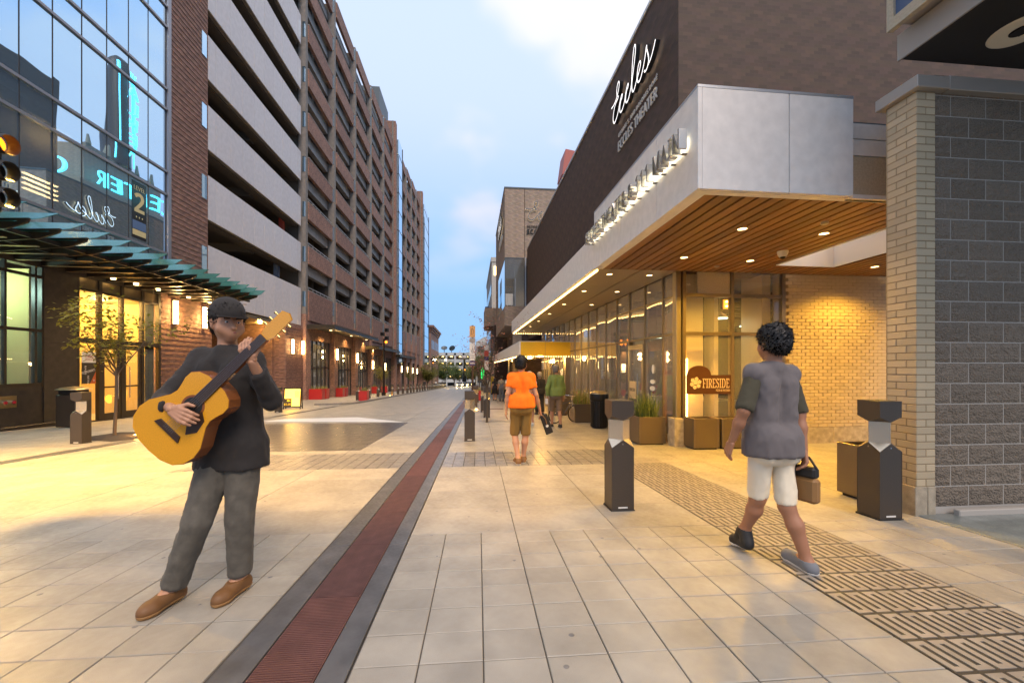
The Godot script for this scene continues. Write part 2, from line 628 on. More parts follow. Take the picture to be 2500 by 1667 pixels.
	mt("red_cap", 0.5, 0.01, 0.02, 0.4)
	mt("brass_plate", 0.4, 0.3, 0.15, 0.35, {"metal": 0.8})
	mt("paper", 0.75, 0.72, 0.68, 0.6)
	mt("ink", 0.05, 0.04, 0.04, 0.6)
	mt("ink_red", 0.35, 0.05, 0.03, 0.6)
	mt("poster_dark", 0.06, 0.045, 0.03, 0.5, {"tex": "stain", "scale": 6.0})
	mt("poster_orange", 0.55, 0.12, 0.03, 0.5)
	mt("film_dark", 0.07, 0.025, 0.008, 0.3)
	mt("film_text", 0.62, 0.45, 0.25, 0.5)
	mt("tan_print", 0.62, 0.50, 0.24, 0.6)
	mt("sign_white", 0.72, 0.68, 0.62, 0.5)
	mt("sign_orange", 0.62, 0.33, 0.12, 0.5)
	mt("sign_purple", 0.05, 0.03, 0.12, 0.5)
	mt("sign_red", 0.5, 0.06, 0.03, 0.5)
	mt("sign_yellow", 0.65, 0.48, 0.03, 0.5)
	mt("banner_green", 0.0, 0.30, 0.14, 0.5)
	mt("pole_brown", 0.06, 0.035, 0.025, 0.45, {"metal": 0.3})
	# light-giving
	var warm := Color(1.0, 0.72, 0.33)
	mt("tube_glow", 1, 0.9, 0.7, 0.5, {"glow": lin(1.0, 0.72, 0.34), "power": 7.0})
	mt("bulb_glow", 1, 0.8, 0.5, 0.5, {"glow": lin(1.0, 0.60, 0.20), "power": 6.0})
	mt("down_glow", 1, 0.85, 0.6, 0.5, {"glow": lin(1.0, 0.68, 0.28), "power": 5.0})
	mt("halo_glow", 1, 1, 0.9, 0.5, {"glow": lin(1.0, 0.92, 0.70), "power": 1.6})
	mt("sign_face_glow", 0.9, 0.9, 0.9, 0.5, {"glow": Color(1, 0.97, 0.95), "power": 0.75})
	mt("cyan_glow", 0.6, 1, 1, 0.5, {"glow": Color(0.25, 0.9, 1.0), "power": 1.5})
	mt("neon_orange", 1, 0.5, 0.1, 0.5, {"glow": lin(1.0, 0.28, 0.02), "power": 0.8})
	mt("lamp_glow", 1, 0.8, 0.5, 0.5, {"glow": lin(1.0, 0.60, 0.2), "power": 20.0})
	mt("pendant_glow", 1, 1, 0.9, 0.5, {"glow": Color(0.85, 1.0, 0.92), "power": 4.0})
	mt("garage_lamp_glow", 1, 0.9, 0.6, 0.5, {"glow": Color(1.0, 0.82, 0.5), "power": 4.0})
	mt("head_lamp_glow", 1, 0.9, 0.7, 0.5, {"glow": Color(1.0, 0.85, 0.55), "power": 12.0})
	mt("amber_glow", 1, 0.5, 0.1, 0.5, {"glow": Color(1.0, 0.5, 0.06), "power": 2.5})
	mt("green_glow", 0.1, 1, 0.5, 0.5, {"glow": Color(0.02, 0.9, 0.35), "power": 1.2})
	mt("board_glow", 1, 0.85, 0.3, 0.5, {"glow": Color(1.0, 0.70, 0.12), "power": 1.6})
	# people
	mt("skin", 0.42, 0.21, 0.12, 0.55)
	mt("skin_b", 0.33, 0.15, 0.08, 0.55)
	mt("hair_black", 0.012, 0.009, 0.008, 0.55)
	mt("hair_grey", 0.34, 0.30, 0.26, 0.6)
	mt("cloth_black", 0.022, 0.018, 0.016, 0.9, {"rim": 0.3})
	mt("jeans", 0.155, 0.135, 0.105, 0.9, {"tex": "speck", "scale": 4.0, "coarse": "stain", "coarse_scale": 1.6, "rim": 0.3})
	mt("cloth_grey", 0.155, 0.135, 0.135, 0.9, {"tex": "speck", "scale": 6.0, "rim": 0.3})
	mt("cloth_olive", 0.055, 0.048, 0.028, 0.9, {"rim": 0.2})
	mt("cloth_cream", 0.72, 0.63, 0.48, 0.9, {"rim": 0.2})
	mt("cloth_orange", 0.95, 0.17, 0.0, 0.85, {"rim": 0.2})
	mt("cloth_khaki", 0.25, 0.14, 0.03, 0.9, {"tex": "speck", "scale": 5.0})
	mt("cloth_green", 0.22, 0.30, 0.075, 0.85, {"tex": "grain", "scale": 2.0})
	mt("cloth_taupe", 0.20, 0.135, 0.09, 0.9)
	mt("cloth_white", 0.65, 0.62, 0.58, 0.9)
	mt("cloth_emerald", 0.01, 0.24, 0.09, 0.8)
	mt("cloth_slate", 0.16, 0.165, 0.18, 0.9)
	mt("leather_brown", 0.16, 0.07, 0.02, 0.6)
	mt("shoe_white", 0.55, 0.52, 0.48, 0.6)
	mt("eye_white", 0.7, 0.68, 0.65, 0.3)
	mt("lips", 0.35, 0.11, 0.08, 0.5)
	mt("bag_tan", 0.26, 0.13, 0.04, 0.6)
	mt("guitar_top", 0.80, 0.36, 0.02, 0.16, {"tex": "grain", "scale": 3.0, "world": false, "coat": 0.6})
	mt("guitar_side", 0.22, 0.07, 0.02, 0.25, {"coat": 0.6})
	mt("guitar_dark", 0.04, 0.02, 0.012, 0.35)
	mt("brass", 0.6, 0.42, 0.16, 0.25, {"metal": 1.0})


# ---------------------------------------------------------------- ground
func _pave(parent: Node3D, mesh_cache: Dictionary, called: String, x0: float, x1: float, z0: float, z1: float, mats: Array, gap := 0.006, e := 0.003) -> void:
	var w := absf(x1 - x0) - gap
	var d := absf(z1 - z0) - gap
	var key := "%.3f %.3f" % [w, d]
	if not mesh_cache.has(key):
		mesh_cache[key] = Sh.new().slab(w, d, 0.02, e).mesh()
	piece(called, mesh_cache[key], mats[rng.randi() % mats.size()], parent, Vector3((x0 + x1) * 0.5, rng.randf_range(-0.001, 0.001), (z0 + z1) * 0.5))


func _frame_ground(o: Node3D) -> void:
	o.transform = Transform3D(Basis(Vector3.UP, -YAW) * Basis(Vector3.RIGHT, -atan(SLOPE)), Vector3.ZERO)


func _sheet(x0: float, x1: float, z0: float, z1: float, y := 0.0) -> Sh:
	var s := Sh.new()
	s.quad(Vector3(x0, y, z0), Vector3(x0, y, z1), Vector3(x1, y, z1), Vector3(x1, y, z0))
	return s


func _ground() -> void:
	var mc := {}
	var base := setting("ground")
	_frame_ground(base)
	piece("earth", _sheet(-400, 400, -600, 60, -0.06).mesh(), M.earth, base)
	var pav := [M.paver_0, M.paver_1, M.paver_2, M.paver_3, M.paver_0]
	var roa := [M.road_0, M.road_1, M.road_2, M.road_3, M.road_0]
	# --- sidewalk in front of the theatre
	var sw := setting("sidewalk")
	_frame_ground(sw)
	piece("bed", _sheet(-0.6, 9.0, -170, 8, -0.009).mesh(), M.joint, sw)
	var cols := []
	for k in 9:
		cols.append([-0.595 + 0.31 * k, -0.595 + 0.31 * (k + 1)])
	for k in 4:
		cols.append([3.12 + 0.32 * k, 3.12 + 0.32 * (k + 1)])
	for c in cols:
		for j in 12:
			_pave(sw, mc, "paver", c[0], c[1], -3.69 + 0.2425 * j, -3.69 + 0.2425 * (j + 1), pav)
	var big := [[-0.595, 0.335], [0.335, 1.265], [1.265, 2.195]]
	for c in big + [[3.12, 3.76], [3.76, 4.40]]:
		for j in 4:
			_pave(sw, mc, "slab", c[0], c[1], -3.69 - 0.7275 * (j + 1), -3.69 - 0.7275 * j, pav)
	for c in [[4.4, 5.6], [5.6, 6.8], [6.8, 8.0], [8.0, 9.0]]:
		for j in 4:
			_pave(sw, mc, "slab", c[0], c[1], -3.69 - 1.2 * (j + 1), -3.69 - 1.2 * j, pav)
	# band of small setts crossing the walk
	for i in 18:
		for j in 6:
			_pave(sw, mc, "sett", -0.595 + 0.1772 * i, -0.595 + 0.1772 * (i + 1), -6.60 - 0.235 * (j + 1), -6.60 - 0.235 * j, [M.setts, M.setts_b, M.setts], 0.008)
	for c in [[2.595, 3.5], [3.5, 4.4]]:
		for j in 2:
			_pave(sw, mc, "slab", c[0], c[1], -6.60 - 0.705 * (j + 1), -6.60 - 0.705 * j, pav)
	var row := 0
	var z := -8.01
	while z > -25.0:
		# bands of red setts beside the tree pits
		var red := (absf(z + 13.6) < 0.4) or absf(z + 20.4) < 0.4
		for c in big + [[2.195, 3.12], [3.12, 4.05], [4.05, 5.2]]:
			if red and c[1] < 1.4:
				_pave(sw, mc, "slab", c[0], c[1], z - 0.7275, z, [M.grate_b, M.setts])
			else:
				_pave(sw, mc, "slab", c[0], c[1], z - 0.7275, z, pav)
		z -= 0.7275
		row += 1
	var far := Sh.new()
	while z > -165.0:
		for i in 8:
			far.quad(Vector3(-0.59 + 0.93 * i, 0, z - 0.72), Vector3(-0.59 + 0.93 * i, 0, z), Vector3(0.325 + 0.93 * i, 0, z), Vector3(0.325 + 0.93 * i, 0, z - 0.72))
		z -= 0.7275
	var fs := piece("far_slabs", far.mesh(), M.paver_1, sw)
	fs.set_meta("kind", "stuff")
	# --- strip of fret-patterned pavers
	var fr := setting("fret_paving_strip")
	_frame_ground(fr)
	piece("dark_bed", _sheet(2.2, 3.115, -7.1, -0.7, -0.002).mesh(), M.fret_dark, fr)
	var ring := Sh.new()
	var rw := 0.1145
	var rz := 0.2425
	var ox := rw * 0.5 - 0.012
	var oz := rz * 0.5 - 0.012
	var ixx := 0.013
	var izz := oz - 0.030
	for q in [[-ox, ox, -oz, -izz], [-ox, ox, izz, oz], [-ox, -ixx, -izz, izz], [ixx, ox, -izz, izz]]:
		ring.box(Vector3(q[0], -0.01, q[2]), Vector3(q[1], 0.0, q[3]))
	var ring_mesh := ring.mesh()
	for j in 26:
		for i in 8:
			piece("fret_paver", ring_mesh, M.fret_light, fr, Vector3(2.2 + rw * (i + 0.5), 0.001 + rng.randf() * 0.001, -7.05 + rz * (j + 0.5)))
	# --- slot drain with red grates
	var dr := setting("slot_drain")
	_frame_ground(dr)
	piece("bed", _sheet(-1.235, -0.6, -150, 6, -0.02).mesh(), M.joint, dr)
	var grate := Sh.new()
	grate.slab(0.31, 0.834, 0.02, 0.002)
	for k in 52:
		grate.box(Vector3(-0.148, -0.002, -0.415 + 0.016 * k), Vector3(0.148, 0.005, -0.406 + 0.016 * k))
	var gm := grate.mesh()
	var gm2 := Sh.new().slab(0.31, 0.834, 0.02, 0.002).mesh()
	var bl := Sh.new().slab(0.166, 1.674, 0.02, 0.003).mesh()
	var br := Sh.new().slab(0.136, 1.674, 0.02, 0.003).mesh()
	for k in 70:
		var zz := 1.12 - 0.84 * k
		piece("grate", gm if k < 16 else gm2, M.grate if rng.randf() < 0.6 else M.grate_b, dr, Vector3(-0.901, -0.004, zz))
		if k % 2 == 0:
			piece("border_stone", bl, M.border, dr, Vector3(-1.145, 0, zz - 0.42))
			piece("border_stone", br, M.border, dr, Vector3(-0.672, 0, zz - 0.42))
	# --- roadway on the other side of the drain
	var rd := setting("road")
	_frame_ground(rd)
	piece("bed", _sheet(-8.0, -1.235, -170, 8, -0.009).mesh(), M.joint, rd)
	var xs := [-1.24, -1.501]
	for k in 19:
		xs.append(-1.501 - 0.343 * (k + 1))
	for k in xs.size() - 1:
		for j in 11:
			var zc := -3.8 + 0.27 * (j + 0.5)
			if absf(xs[k]) < 1.35 * absf(zc) + 1.2:
				_pave(rd, mc, "paver", xs[k + 1], xs[k], zc - 0.135, zc + 0.135, roa)
	var bxs := [-1.24, -2.53, -3.559, -4.588, -5.617, -6.646, -7.95]
	for k in bxs.size() - 1:
		for j in 4:
			_pave(rd, mc, "slab", bxs[k + 1], bxs[k], -3.8 - 0.7 * (j + 1), -3.8 - 0.7 * j, roa)
	for i in 26:
		for j in 6:
			if i < 19:
				_pave(rd, mc, "sett", -1.24 - 0.18 * (i + 1), -1.24 - 0.18 * i, -6.60 - 0.235 * (j + 1), -6.60 - 0.235 * j, [M.setts_b, M.setts, M.setts_b], 0.008)
	for c in [[-5.7, -4.66], [-6.8, -5.7], [-7.95, -6.8]]:
		for j in 2:
			_pave(rd, mc, "slab", c[0], c[1], -6.60 - 0.705 * (j + 1), -6.60 - 0.705 * j, roa)
	z = -8.01
	while z > -30.0:
		for k in bxs.size() - 1:
			_pave(rd, mc, "slab", bxs[k + 1], bxs[k], z - 0.8, z, roa)
		z -= 0.8
	far = Sh.new()
	while z > -165.0:
		for k in bxs.size() - 1:
			far.quad(Vector3(bxs[k + 1] + 0.006, 0, z - 0.79), Vector3(bxs[k + 1] + 0.006, 0, z), Vector3(bxs[k] - 0.006, 0, z), Vector3(bxs[k] - 0.006, 0, z - 0.79))
		z -= 0.8
	fs = piece("far_slabs", far.mesh(), M.road_1, rd)
	fs.set_meta("kind", "stuff")
	# dark paving field of the driveway crossing, with a white painted wedge behind it
	var dp := Sh.new()
	var cell := 0.2
	for i in 26:
		for j in 28:
			var cx := -7.35 + cell * (i + 0.5)
			var cz := -14.0 + cell * (j + 0.5)
			var left := lerpf(-7.3, -4.1, clampf((cz + 14.0) / 5.4, 0, 1))
			if cx > left and cx < -2.42 and cz < -8.4:
				dp.box(Vector3(cx - 0.097, 0.0, cz - 0.097), Vector3(cx + 0.097, 0.004 + 0.0015 * rng.randf(), cz + 0.097))
	var dpp := piece("dark_setts", dp.mesh(), M.dark_paving, rd)
	dpp.set_meta("kind", "stuff")
	var wedge := Sh.new()
	wedge.prism(PackedVector2Array([Vector2(-7.55, 14.95), Vector2(-2.55, 14.25), Vector2(-4.7, 16.4), Vector2(-7.2, 15.9)]), Transform3D(Basis(Vector3.RIGHT, -PI / 2), Vector3.ZERO), 0.0, 0.005)
	piece("white_marking", wedge.mesh(), M.white_paint, rd)
	# --- sidewalk along the shops and the garage
	var lw := setting("sidewalk")
	_frame_ground(lw)
	piece("bed", _sheet(-30.0, -8.0, -170, 8, -0.009).mesh(), M.joint, lw)
	var kb := Sh.new().slab(0.30, 1.39, 0.02, 0.004).mesh()
	for k in 44:
		if not (k > 12 and k < 18):
			piece("edge_stone", kb, M.border, lw, Vector3(-8.12, 0.004, 0.5 - 1.4 * k))
	z = -3.0
	while z > -50.0:
		for k in 5:
			_pave(lw, mc, "slab", -8.28 - 1.2 * (k + 1), -8.28 - 1.2 * k, z - 1.3, z, pav)
		z -= 1.3
	far = Sh.new()
	far.quad(Vector3(-14.28, 0, -165), Vector3(-14.28, 0, -50.2), Vector3(-8.28, 0, -50.2), Vector3(-8.28, 0, -165))
	far.quad(Vector3(-30, -0.004, -165), Vector3(-30, -0.004, 0), Vector3(-14.3, -0.004, 0), Vector3(-14.3, -0.004, -165))
	piece("walk_sheet", far.mesh(), M.paver_3, lw)
	# raised kerb between walk and road where the driveway ends
	var k2 := setting("kerb")
	var arc := []
	for i in 9:
		var a := PI * 0.5 * i / 8.0
		arc.append(Vector2(-9.4 + 2.0 * sin(a), -25.5 - 2.0 * (1.0 - cos(a))))
	arc.append(Vector2(-7.4, -40))
	arc.append(Vector2(-7.2, -60))
	arc.append(Vector2(-6.9, -118))
	for i in arc.size() - 1:
		var a: Vector2 = arc[i]
		var b: Vector2 = arc[i + 1]
		var nn := (b - a).orthogonal().normalized() * 0.09
		var s := Sh.new()
		var p := [gp(a.x - nn.x, a.y - nn.y), gp(b.x - nn.x, b.y - nn.y), gp(b.x + nn.x, b.y + nn.y), gp(a.x + nn.x, a.y + nn.y)]
		var up := Vector3(0, 0.11, 0)
		s.quad(p[0] + up, p[1] + up, p[2] + up, p[3] + up)
		for q in 4:
			s.quad(p[q], p[(q + 1) % 4], p[(q + 1) % 4] + up, p[q] + up)
		part("kerb_stone", s, M.kerb, k2)
	# old chewing gum and flecks trodden into the near paving
	var gum := Sh.new()
	for i in 150:
		var c := Vector3(rng.randf_range(-5.0, 4.2), 0.0015, rng.randf_range(-8.0, -1.7))
		if c.x < -0.55 and c.x > -1.25 or c.x > 2.15 and c.x < 3.15:
			continue
		var r := rng.randf_range(0.006, 0.017)
		gum.lathe([Vector2(r, -0.001), Vector2(r * 0.8, 0.0008), Vector2(0.0, 0.0012)], 8, c)
	var gs := piece("gum_flecks", gum.mesh(), M.setts, sw)
	gs.set_meta("kind", "stuff")
	# polished floor slab of the near shop
	var ps := setting("shop_floor_slab")
	var fs2 := Sh.new().cbox(Vector3(4.43, -0.3, -3.70), Vector3(12, 0.012, 4), 0.01)
	part("slab", fs2, M.polished, ps)
	ps.rotation.x = -atan(SLOPE)
	# ground-set lamps
	for q in [[-8.73, -11.61], [0.20, -20.57], [-8.6, -44.0]]:
		var l := thing("ground_lamp", ["small round lamp set in the paving beside the leafy young tree", "small round lamp set in the paving behind the bare young tree", "small round lamp set in the paving near the signal pole"][used.get("ground_lamp", -1) + 1], "lamp", gp(q[0], q[1]), 0, "ground lamps")
		piece("rim", Sh.new().lathe([Vector2(0.11, -0.01), Vector2(0.11, 0.012), Vector2(0.085, 0.016)], 20).mesh(), M.steel, l)
		piece("lens", Sh.new().lathe([Vector2(0.085, 0.012), Vector2(0.04, 0.022), Vector2(0.0, 0.024)], 16).mesh(), M.bulb_glow, l)
		omni(l, Vector3(0, 0.1, 0), 0.25, Color(1, 0.7, 0.35))


# ---------------------------------------------------------------- theatre side
const PIV := Vector3(4.3, 0, -8.2)
const TURN := 0.011


func _pane(parent: Node3D, called: String, m: Material, c: Vector3, w: float, h: float, facing: Vector3, wob := 0.004) -> MeshInstance3D:
	# an upright pane centred at c, w wide and h high, its face towards facing; glass is never quite flat
	var s := Sh.new()
	var side := Vector3.UP.cross(facing).normalized()
	var nx := 6
	var ny := 4
	var ph := rng.randf() * TAU
	var ph2 := rng.randf() * TAU
	var tilt := rng.randf_range(-wob, wob)
	var tilt2 := rng.randf_range(-wob, wob)
	var at := func(i: int, j: int) -> Vector3:
		var x := (float(i) / nx - 0.5)
		var y := (float(j) / ny - 0.5)
		return c + side * x * w + Vector3.UP * y * h
	var nr := func(i: int, j: int) -> Vector3:
		var x := float(i) / nx
		var y := float(j) / ny
		return (facing + side * (tilt + wob * sin(x * 4.0 + ph)) + Vector3.UP * (tilt2 + wob * cos(y * 3.5 + ph2))).normalized()
	for j in ny + 1:
		for i in nx + 1:
			s.v.append(at.call(i, j)); s.n.append(nr.call(i, j))
	for j in ny:
		for i in nx:
			var k := j * (nx + 1) + i
			for q in [k, k + nx + 2, k + 1, k, k + nx + 1, k + nx + 2]:
				s.ix.append(q)
	return part(called, s, m, parent)


func _script_sign(parent: Node3D, origin: Vector3, right: Vector3, width: float, out: Vector3, lit_face: bool) -> void:
	# handwritten theatre name: ribbon letters standing off the wall, glowing backwards onto it
	var raw := [[[0.0, 2.75], [0.5, 2.68], [1.1, 2.75], [1.7, 3.05], [2.1, 3.55], [2.12, 3.95], [1.88, 4.1], [1.6, 3.9], [1.5, 3.45], [1.62, 3.0], [1.9, 2.72], [1.75, 2.62], [1.2, 2.5], [0.75, 2.15], [0.5, 1.6], [0.55, 1.1], [0.9, 0.82], [1.4, 0.95], [1.9, 1.35], [2.35, 1.95], [2.75, 2.3], [2.95, 2.25], [2.85, 2.0], [2.6, 1.95], [2.35, 1.6], [2.3, 1.15], [2.55, 0.85], [3.0, 0.9], [3.5, 1.3], [3.85, 1.95], [4.2, 2.3], [4.4, 2.25], [4.3, 2.0], [4.05, 1.95], [3.8, 1.6], [3.75, 1.15], [4.0, 0.85], [4.4, 0.9], [4.9, 1.4], [5.4, 2.3], [5.85, 3.5], [6.0, 4.25], [5.85, 4.6], [5.6, 4.4], [5.35, 3.5], [5.2, 2.3], [5.2, 1.35], [5.4, 0.9], [5.75, 0.9], [6.2, 1.3], [6.75, 1.7], [7.05, 2.1], [6.95, 2.4], [6.65, 2.35], [6.4, 1.9], [6.35, 1.35], [6.55, 0.95], [6.95, 0.88], [7.45, 1.3], [7.9, 2.0], [8.2, 2.75], [8.25, 2.4], [8.5, 1.8], [8.6, 1.3], [8.35, 0.9], [7.95, 0.85], [7.75, 1.05]], [[8.45, 1.0], [9.0, 1.15], [9.5, 1.6], [9.8, 2.0]]]
	var k := width / 9.8
	var faces := Sh.new()
	var sides := Sh.new()
	var backs := Sh.new()
	for stroke in raw:
		var cv := Curve2D.new()
		for i in stroke.size():
			var p := Vector2(stroke[i][0], stroke[i][1])
			var a := Vector2(stroke[maxi(i - 1, 0)][0], stroke[maxi(i - 1, 0)][1])
			var b := Vector2(stroke[mini(i + 1, stroke.size() - 1)][0], stroke[mini(i + 1, stroke.size() - 1)][1])
			cv.add_point(p, -(b - a) / 6.0, (b - a) / 6.0)
		cv.bake_interval = 0.12
		var pts := cv.get_baked_points()
		var hw := 0.075
		for i in pts.size() - 1:
			var q := []
			for e in 2:
				var d := (pts[mini(i + e + 1, pts.size() - 1)] - pts[maxi(i + e - 1, 0)]).normalized().orthogonal() * hw
				for sg in [-1.0, 1.0]:
					var pp: Vector2 = pts[i + e] + d * sg
					q.append(origin + right * (pp.x * k) + Vector3.UP * ((pp.y - 0.8) * k * 1.02))
			var f := out * (0.17 if lit_face else 0.14)
			var bk := out * 0.06
			faces.quad(q[0] + f, q[2] + f, q[3] + f, q[1] + f)
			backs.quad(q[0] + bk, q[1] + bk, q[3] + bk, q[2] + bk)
			var f2 := f - out * 0.002
			sides.quad(q[0] + bk, q[2] + bk, q[2] + f2, q[0] + f2)
			sides.quad(q[3] + bk, q[1] + bk, q[1] + f2, q[3] + f2)
	part("script_sign_face", faces, M.sign_face_glow if lit_face else M.steel_dark, parent)
	part("script_sign_return", sides, M.black_paint, parent)
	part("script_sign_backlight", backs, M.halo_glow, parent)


func _wall_words(parent: Node3D, text: String, origin: Vector3, right: Vector3, height: float, fit: float, depth: float, m: Material, off := 0.03, called := "lettering", bold := false) -> MeshInstance3D:
	var me := words(text, height, depth, false, bold, fit)
	var o := piece(called, me, m, parent)
	var fz := right.cross(Vector3.UP)
	o.transform = Transform3D(Basis(right, Vector3.UP, fz), origin + fz * off - parent.position)
	return o


func _theatre() -> void:
	var t := thing("theater_building", "dark brown brick theatre with handwritten lit sign over a glazed ground floor", "building", PIV, TURN)
	# upper walls
	part("upper_wall", Sh.new().box(Vector3(4.3, 3.42, -30.2), Vector3(5.0, 10.1, -8.2)), M.dark_brick, t)
	part("front_wall", Sh.new().box(Vector3(4.302, 3.42, -8.9), Vector3(16, 13.0, -8.198)), M.dark_brick, t)
	part("coping", Sh.new().cbox(Vector3(4.26, 10.1, -30.2), Vector3(5.0, 10.2, -8.9), 0.01), M.coping, t)
	part("roof", bx(Vector3(4.9, 9.6, -30), Vector3(15.5, 9.8, -8.9)), M.grey_metal, t)
	# script sign and its two lines
	var W := Vector3(0, 0, 1)
	_script_sign(t, Vector3(4.3, 8.42, -11.75), W, 2.85, Vector3(-1, 0, 0), true)
	_wall_words(t, "GEORGE S. AND DOLORES DORÉ", Vector3(4.3, 8.03, -11.55), W, 0.14, 2.45, 0.02, M.sign_white, 0.02)
	_wall_words(t, "ECCLES THEATER", Vector3(4.3, 7.62, -11.55), W, 0.27, 2.45, 0.03, M.sign_white, 0.02)
	# street glazing
	var zs := [-8.30, -8.85, -9.80, -10.77]
	for k in 14:
		zs.append(-11.73 - 0.96 * k)
	var ys := [2.07, 2.88, 3.40]
	for i in zs.size() - 1:
		var zc: float = (zs[i] + zs[i + 1]) * 0.5
		var w: float = absf(zs[i + 1] - zs[i]) - 0.05
		var y0 := gy(zc) + (0.20 if i < 3 else 0.12)
		for r in 3:
			var a: float = y0 if r == 0 else ys[r - 1] + 0.025
			var b: float = ys[r] - 0.025
			if i == 2 and r == 0:
				continue
			_pane(t, "pane", M.street_glass, Vector3(4.30, (a + b) * 0.5, zc), w, b - a, Vector3(-1, 0, 0), 0.010)
		part("mullion", bx(Vector3(4.27, gy(zs[i]), zs[i] - 0.02), Vector3(4.37, 3.42, zs[i] + 0.02)), M.bronze, t)
	for r in 2:
		part("transom", bx(Vector3(4.285, ys[r] - 0.022, -24.2), Vector3(4.35, ys[r] + 0.022, -8.32)), M.bronze, t)
	part("sill", Sh.new().box(Vector3(4.26, -1.2, -24.3), Vector3(4.45, -0.30, -8.25)), M.limestone, t)
	# glazed door with a pale metal frame
	var door := part("door", _frame_shape(Vector3(4.24, gy(-10.3), -10.75), Vector3(4.30, 1.95, -9.82), 0.075), M.lid_metal, t)
	var dp := _pane(t, "door_pane", M.street_glass, Vector3(4.27, 0.78, -10.285), 0.78, 2.2, Vector3(-1, 0, 0), 0.006)
	dp.name = "door_pane"
	part("door_handle", Sh.new().cyl(Vector3(4.17, 0.4, -9.98), Vector3(4.17, 1.2, -9.98), 0.015, 0.015, 8), M.steel, t)
	var dn := part("door_notice", bx(Vector3(4.222, 0.55, -10.62), Vector3(4.228, 1.0, -10.2)), M.film_text, t)
	_wall_words(t, "FIRESIDE", Vector3(4.222, 0.74, -10.60), W, 0.08, 0.36, 0.004, M.ink, 0.0)
	# corner post
	part("corner_post", Sh.new().cbox(Vector3(4.24, gy(-8.3), -8.34), Vector3(4.36, 3.42, -8.19), 0.01), M.lid_metal, t)
	part("corner_plinth", Sh.new().cbox(Vector3(4.17, -0.7, -8.40), Vector3(4.40, 0.30, -8.12), 0.008), M.limestone, t)
	# front glazing beside the brick recess
	var xs := [4.38, 5.49, 6.66]
	for i in 2:
		for r in 3:
			var a: float = -0.22 if r == 0 else ys[r - 1] + 0.03
			var b: float = ys[r] - 0.03
			if i == 0 and r == 2:
				part("spandrel_panel", bx(Vector3(4.72, a, -8.23), Vector3(xs[1] - 0.04, b, -8.19)), M.beige_panel, t)
				_pane(t, "pane", M.shop_glass, Vector3(4.53, (a + b) * 0.5, -8.21), 0.30, b - a, Vector3(0, 0, 1), 0.003)
				continue
			_pane(t, "pane", M.shop_glass, Vector3((xs[i] + xs[i + 1]) * 0.5, (a + b) * 0.5, -8.21), xs[i + 1] - xs[i] - 0.05, b - a, Vector3(0, 0, 1), 0.003)
	for x in [4.41, 5.49, 6.66]:
		part("mullion", bx(Vector3(x - 0.035, -0.5, -8.27), Vector3(x + 0.035, 3.42, -8.16)), M.bronze, t)
	for y in [2.07, 2.88]:
		part("transom", bx(Vector3(4.4, y - 0.035, -8.26), Vector3(6.66, y + 0.035, -8.17)), M.bronze, t)
	part("sill", bx(Vector3(4.4, -0.8, -8.30), Vector3(6.7, -0.22, -8.165)), M.dark_panel, t)
	# film on the window: restaurant name
	var film := part("window_film", bx(Vector3(4.46, 0.80, -8.178), Vector3(5.46, 1.20, -8.172)), M.film_dark, t)
	var dome := Sh.new()
	var pl := PackedVector2Array()
	for i in 13:
		pl.append(Vector2(0.27 * cos(PI * i / 12.0), 0.20 * sin(PI * i / 12.0)))
	dome.prism(pl, Transform3D(Basis.IDENTITY, Vector3(4.74, 1.2, -8.175)), -0.003, 0.003)
	part("window_film", dome, M.film_dark, t)
	_flat_words(t, "FIRESIDE", Vector3(4.82, 0.93, -8.172), 0.20, 0.60, M.film_text, true)
	_flat_words(t, "PIZZA & PASTARIA", Vector3(5.12, 0.855, -8.172), 0.045, 0.32, M.film_text, false)
	var em := Sh.new()
	var hub := Vector3(4.665, 1.03, -8.170)
	for i in 6:
		var a := TAU * i / 6.0 + 0.3
		var pp := PackedVector2Array()
		for q in 5:
			pp.append(Vector2(0.047 * cos(a + TAU * q / 5.0), 0.047 * sin(a + TAU * q / 5.0)))
		em.prism(pp, Transform3D(Basis.IDENTITY, hub + Vector3(cos(a) * 0.088, sin(a) * 0.088, 0)), -0.001, 0.002)
	em.prism(PackedVector2Array([Vector2(-0.035, -0.03), Vector2(0.035, -0.03), Vector2(0.05, 0.01), Vector2(0.0, 0.09), Vector2(-0.05, 0.01)]), Transform3D(Basis.IDENTITY, hub), -0.001, 0.002)
	part("window_emblem", em, M.film_text, t)
	# small stickers by the door
	for q in [[1.32, -9.35, 0.07], [1.02, -9.38, 0.09], [0.86, -9.38, 0.10]]:
		var s := Sh.new()
		var pp := PackedVector2Array()
		for i in 14:
			pp.append(Vector2(q[2] * (1.0 if q[2] < 0.08 else 1.4) * cos(TAU * i / 14.0), q[2] * sin(TAU * i / 14.0) * (1.6 if q[2] < 0.08 else 0.6)))
		s.prism(pp, Transform3D(Basis(W, Vector3.UP, Vector3(-1, 0, 0)), Vector3(4.285, q[0], q[1])), 0.0, 0.003)
		part("window_sticker", s, M.paper, t)
	# inside: floor, ceiling, back wall, columns
	part("interior_floor", bx(Vector3(4.46, -0.9, -24), Vector3(14, -0.34, -8.32)), M.lobby_floor, t)
	part("interior_ceiling", bx(Vector3(4.46, 3.46, -24), Vector3(14, 3.6, -8.95)), M.dark_panel, t)
	part("interior_back_wall", bx(Vector3(13.8, -0.3, -24), Vector3(14, 3.5, -8.95)), M.dark_panel, t)
	part("interior_end_wall", bx(Vector3(4.5, -0.9, -24.3), Vector3(14, 3.5, -24.05)), M.dark_panel, t)
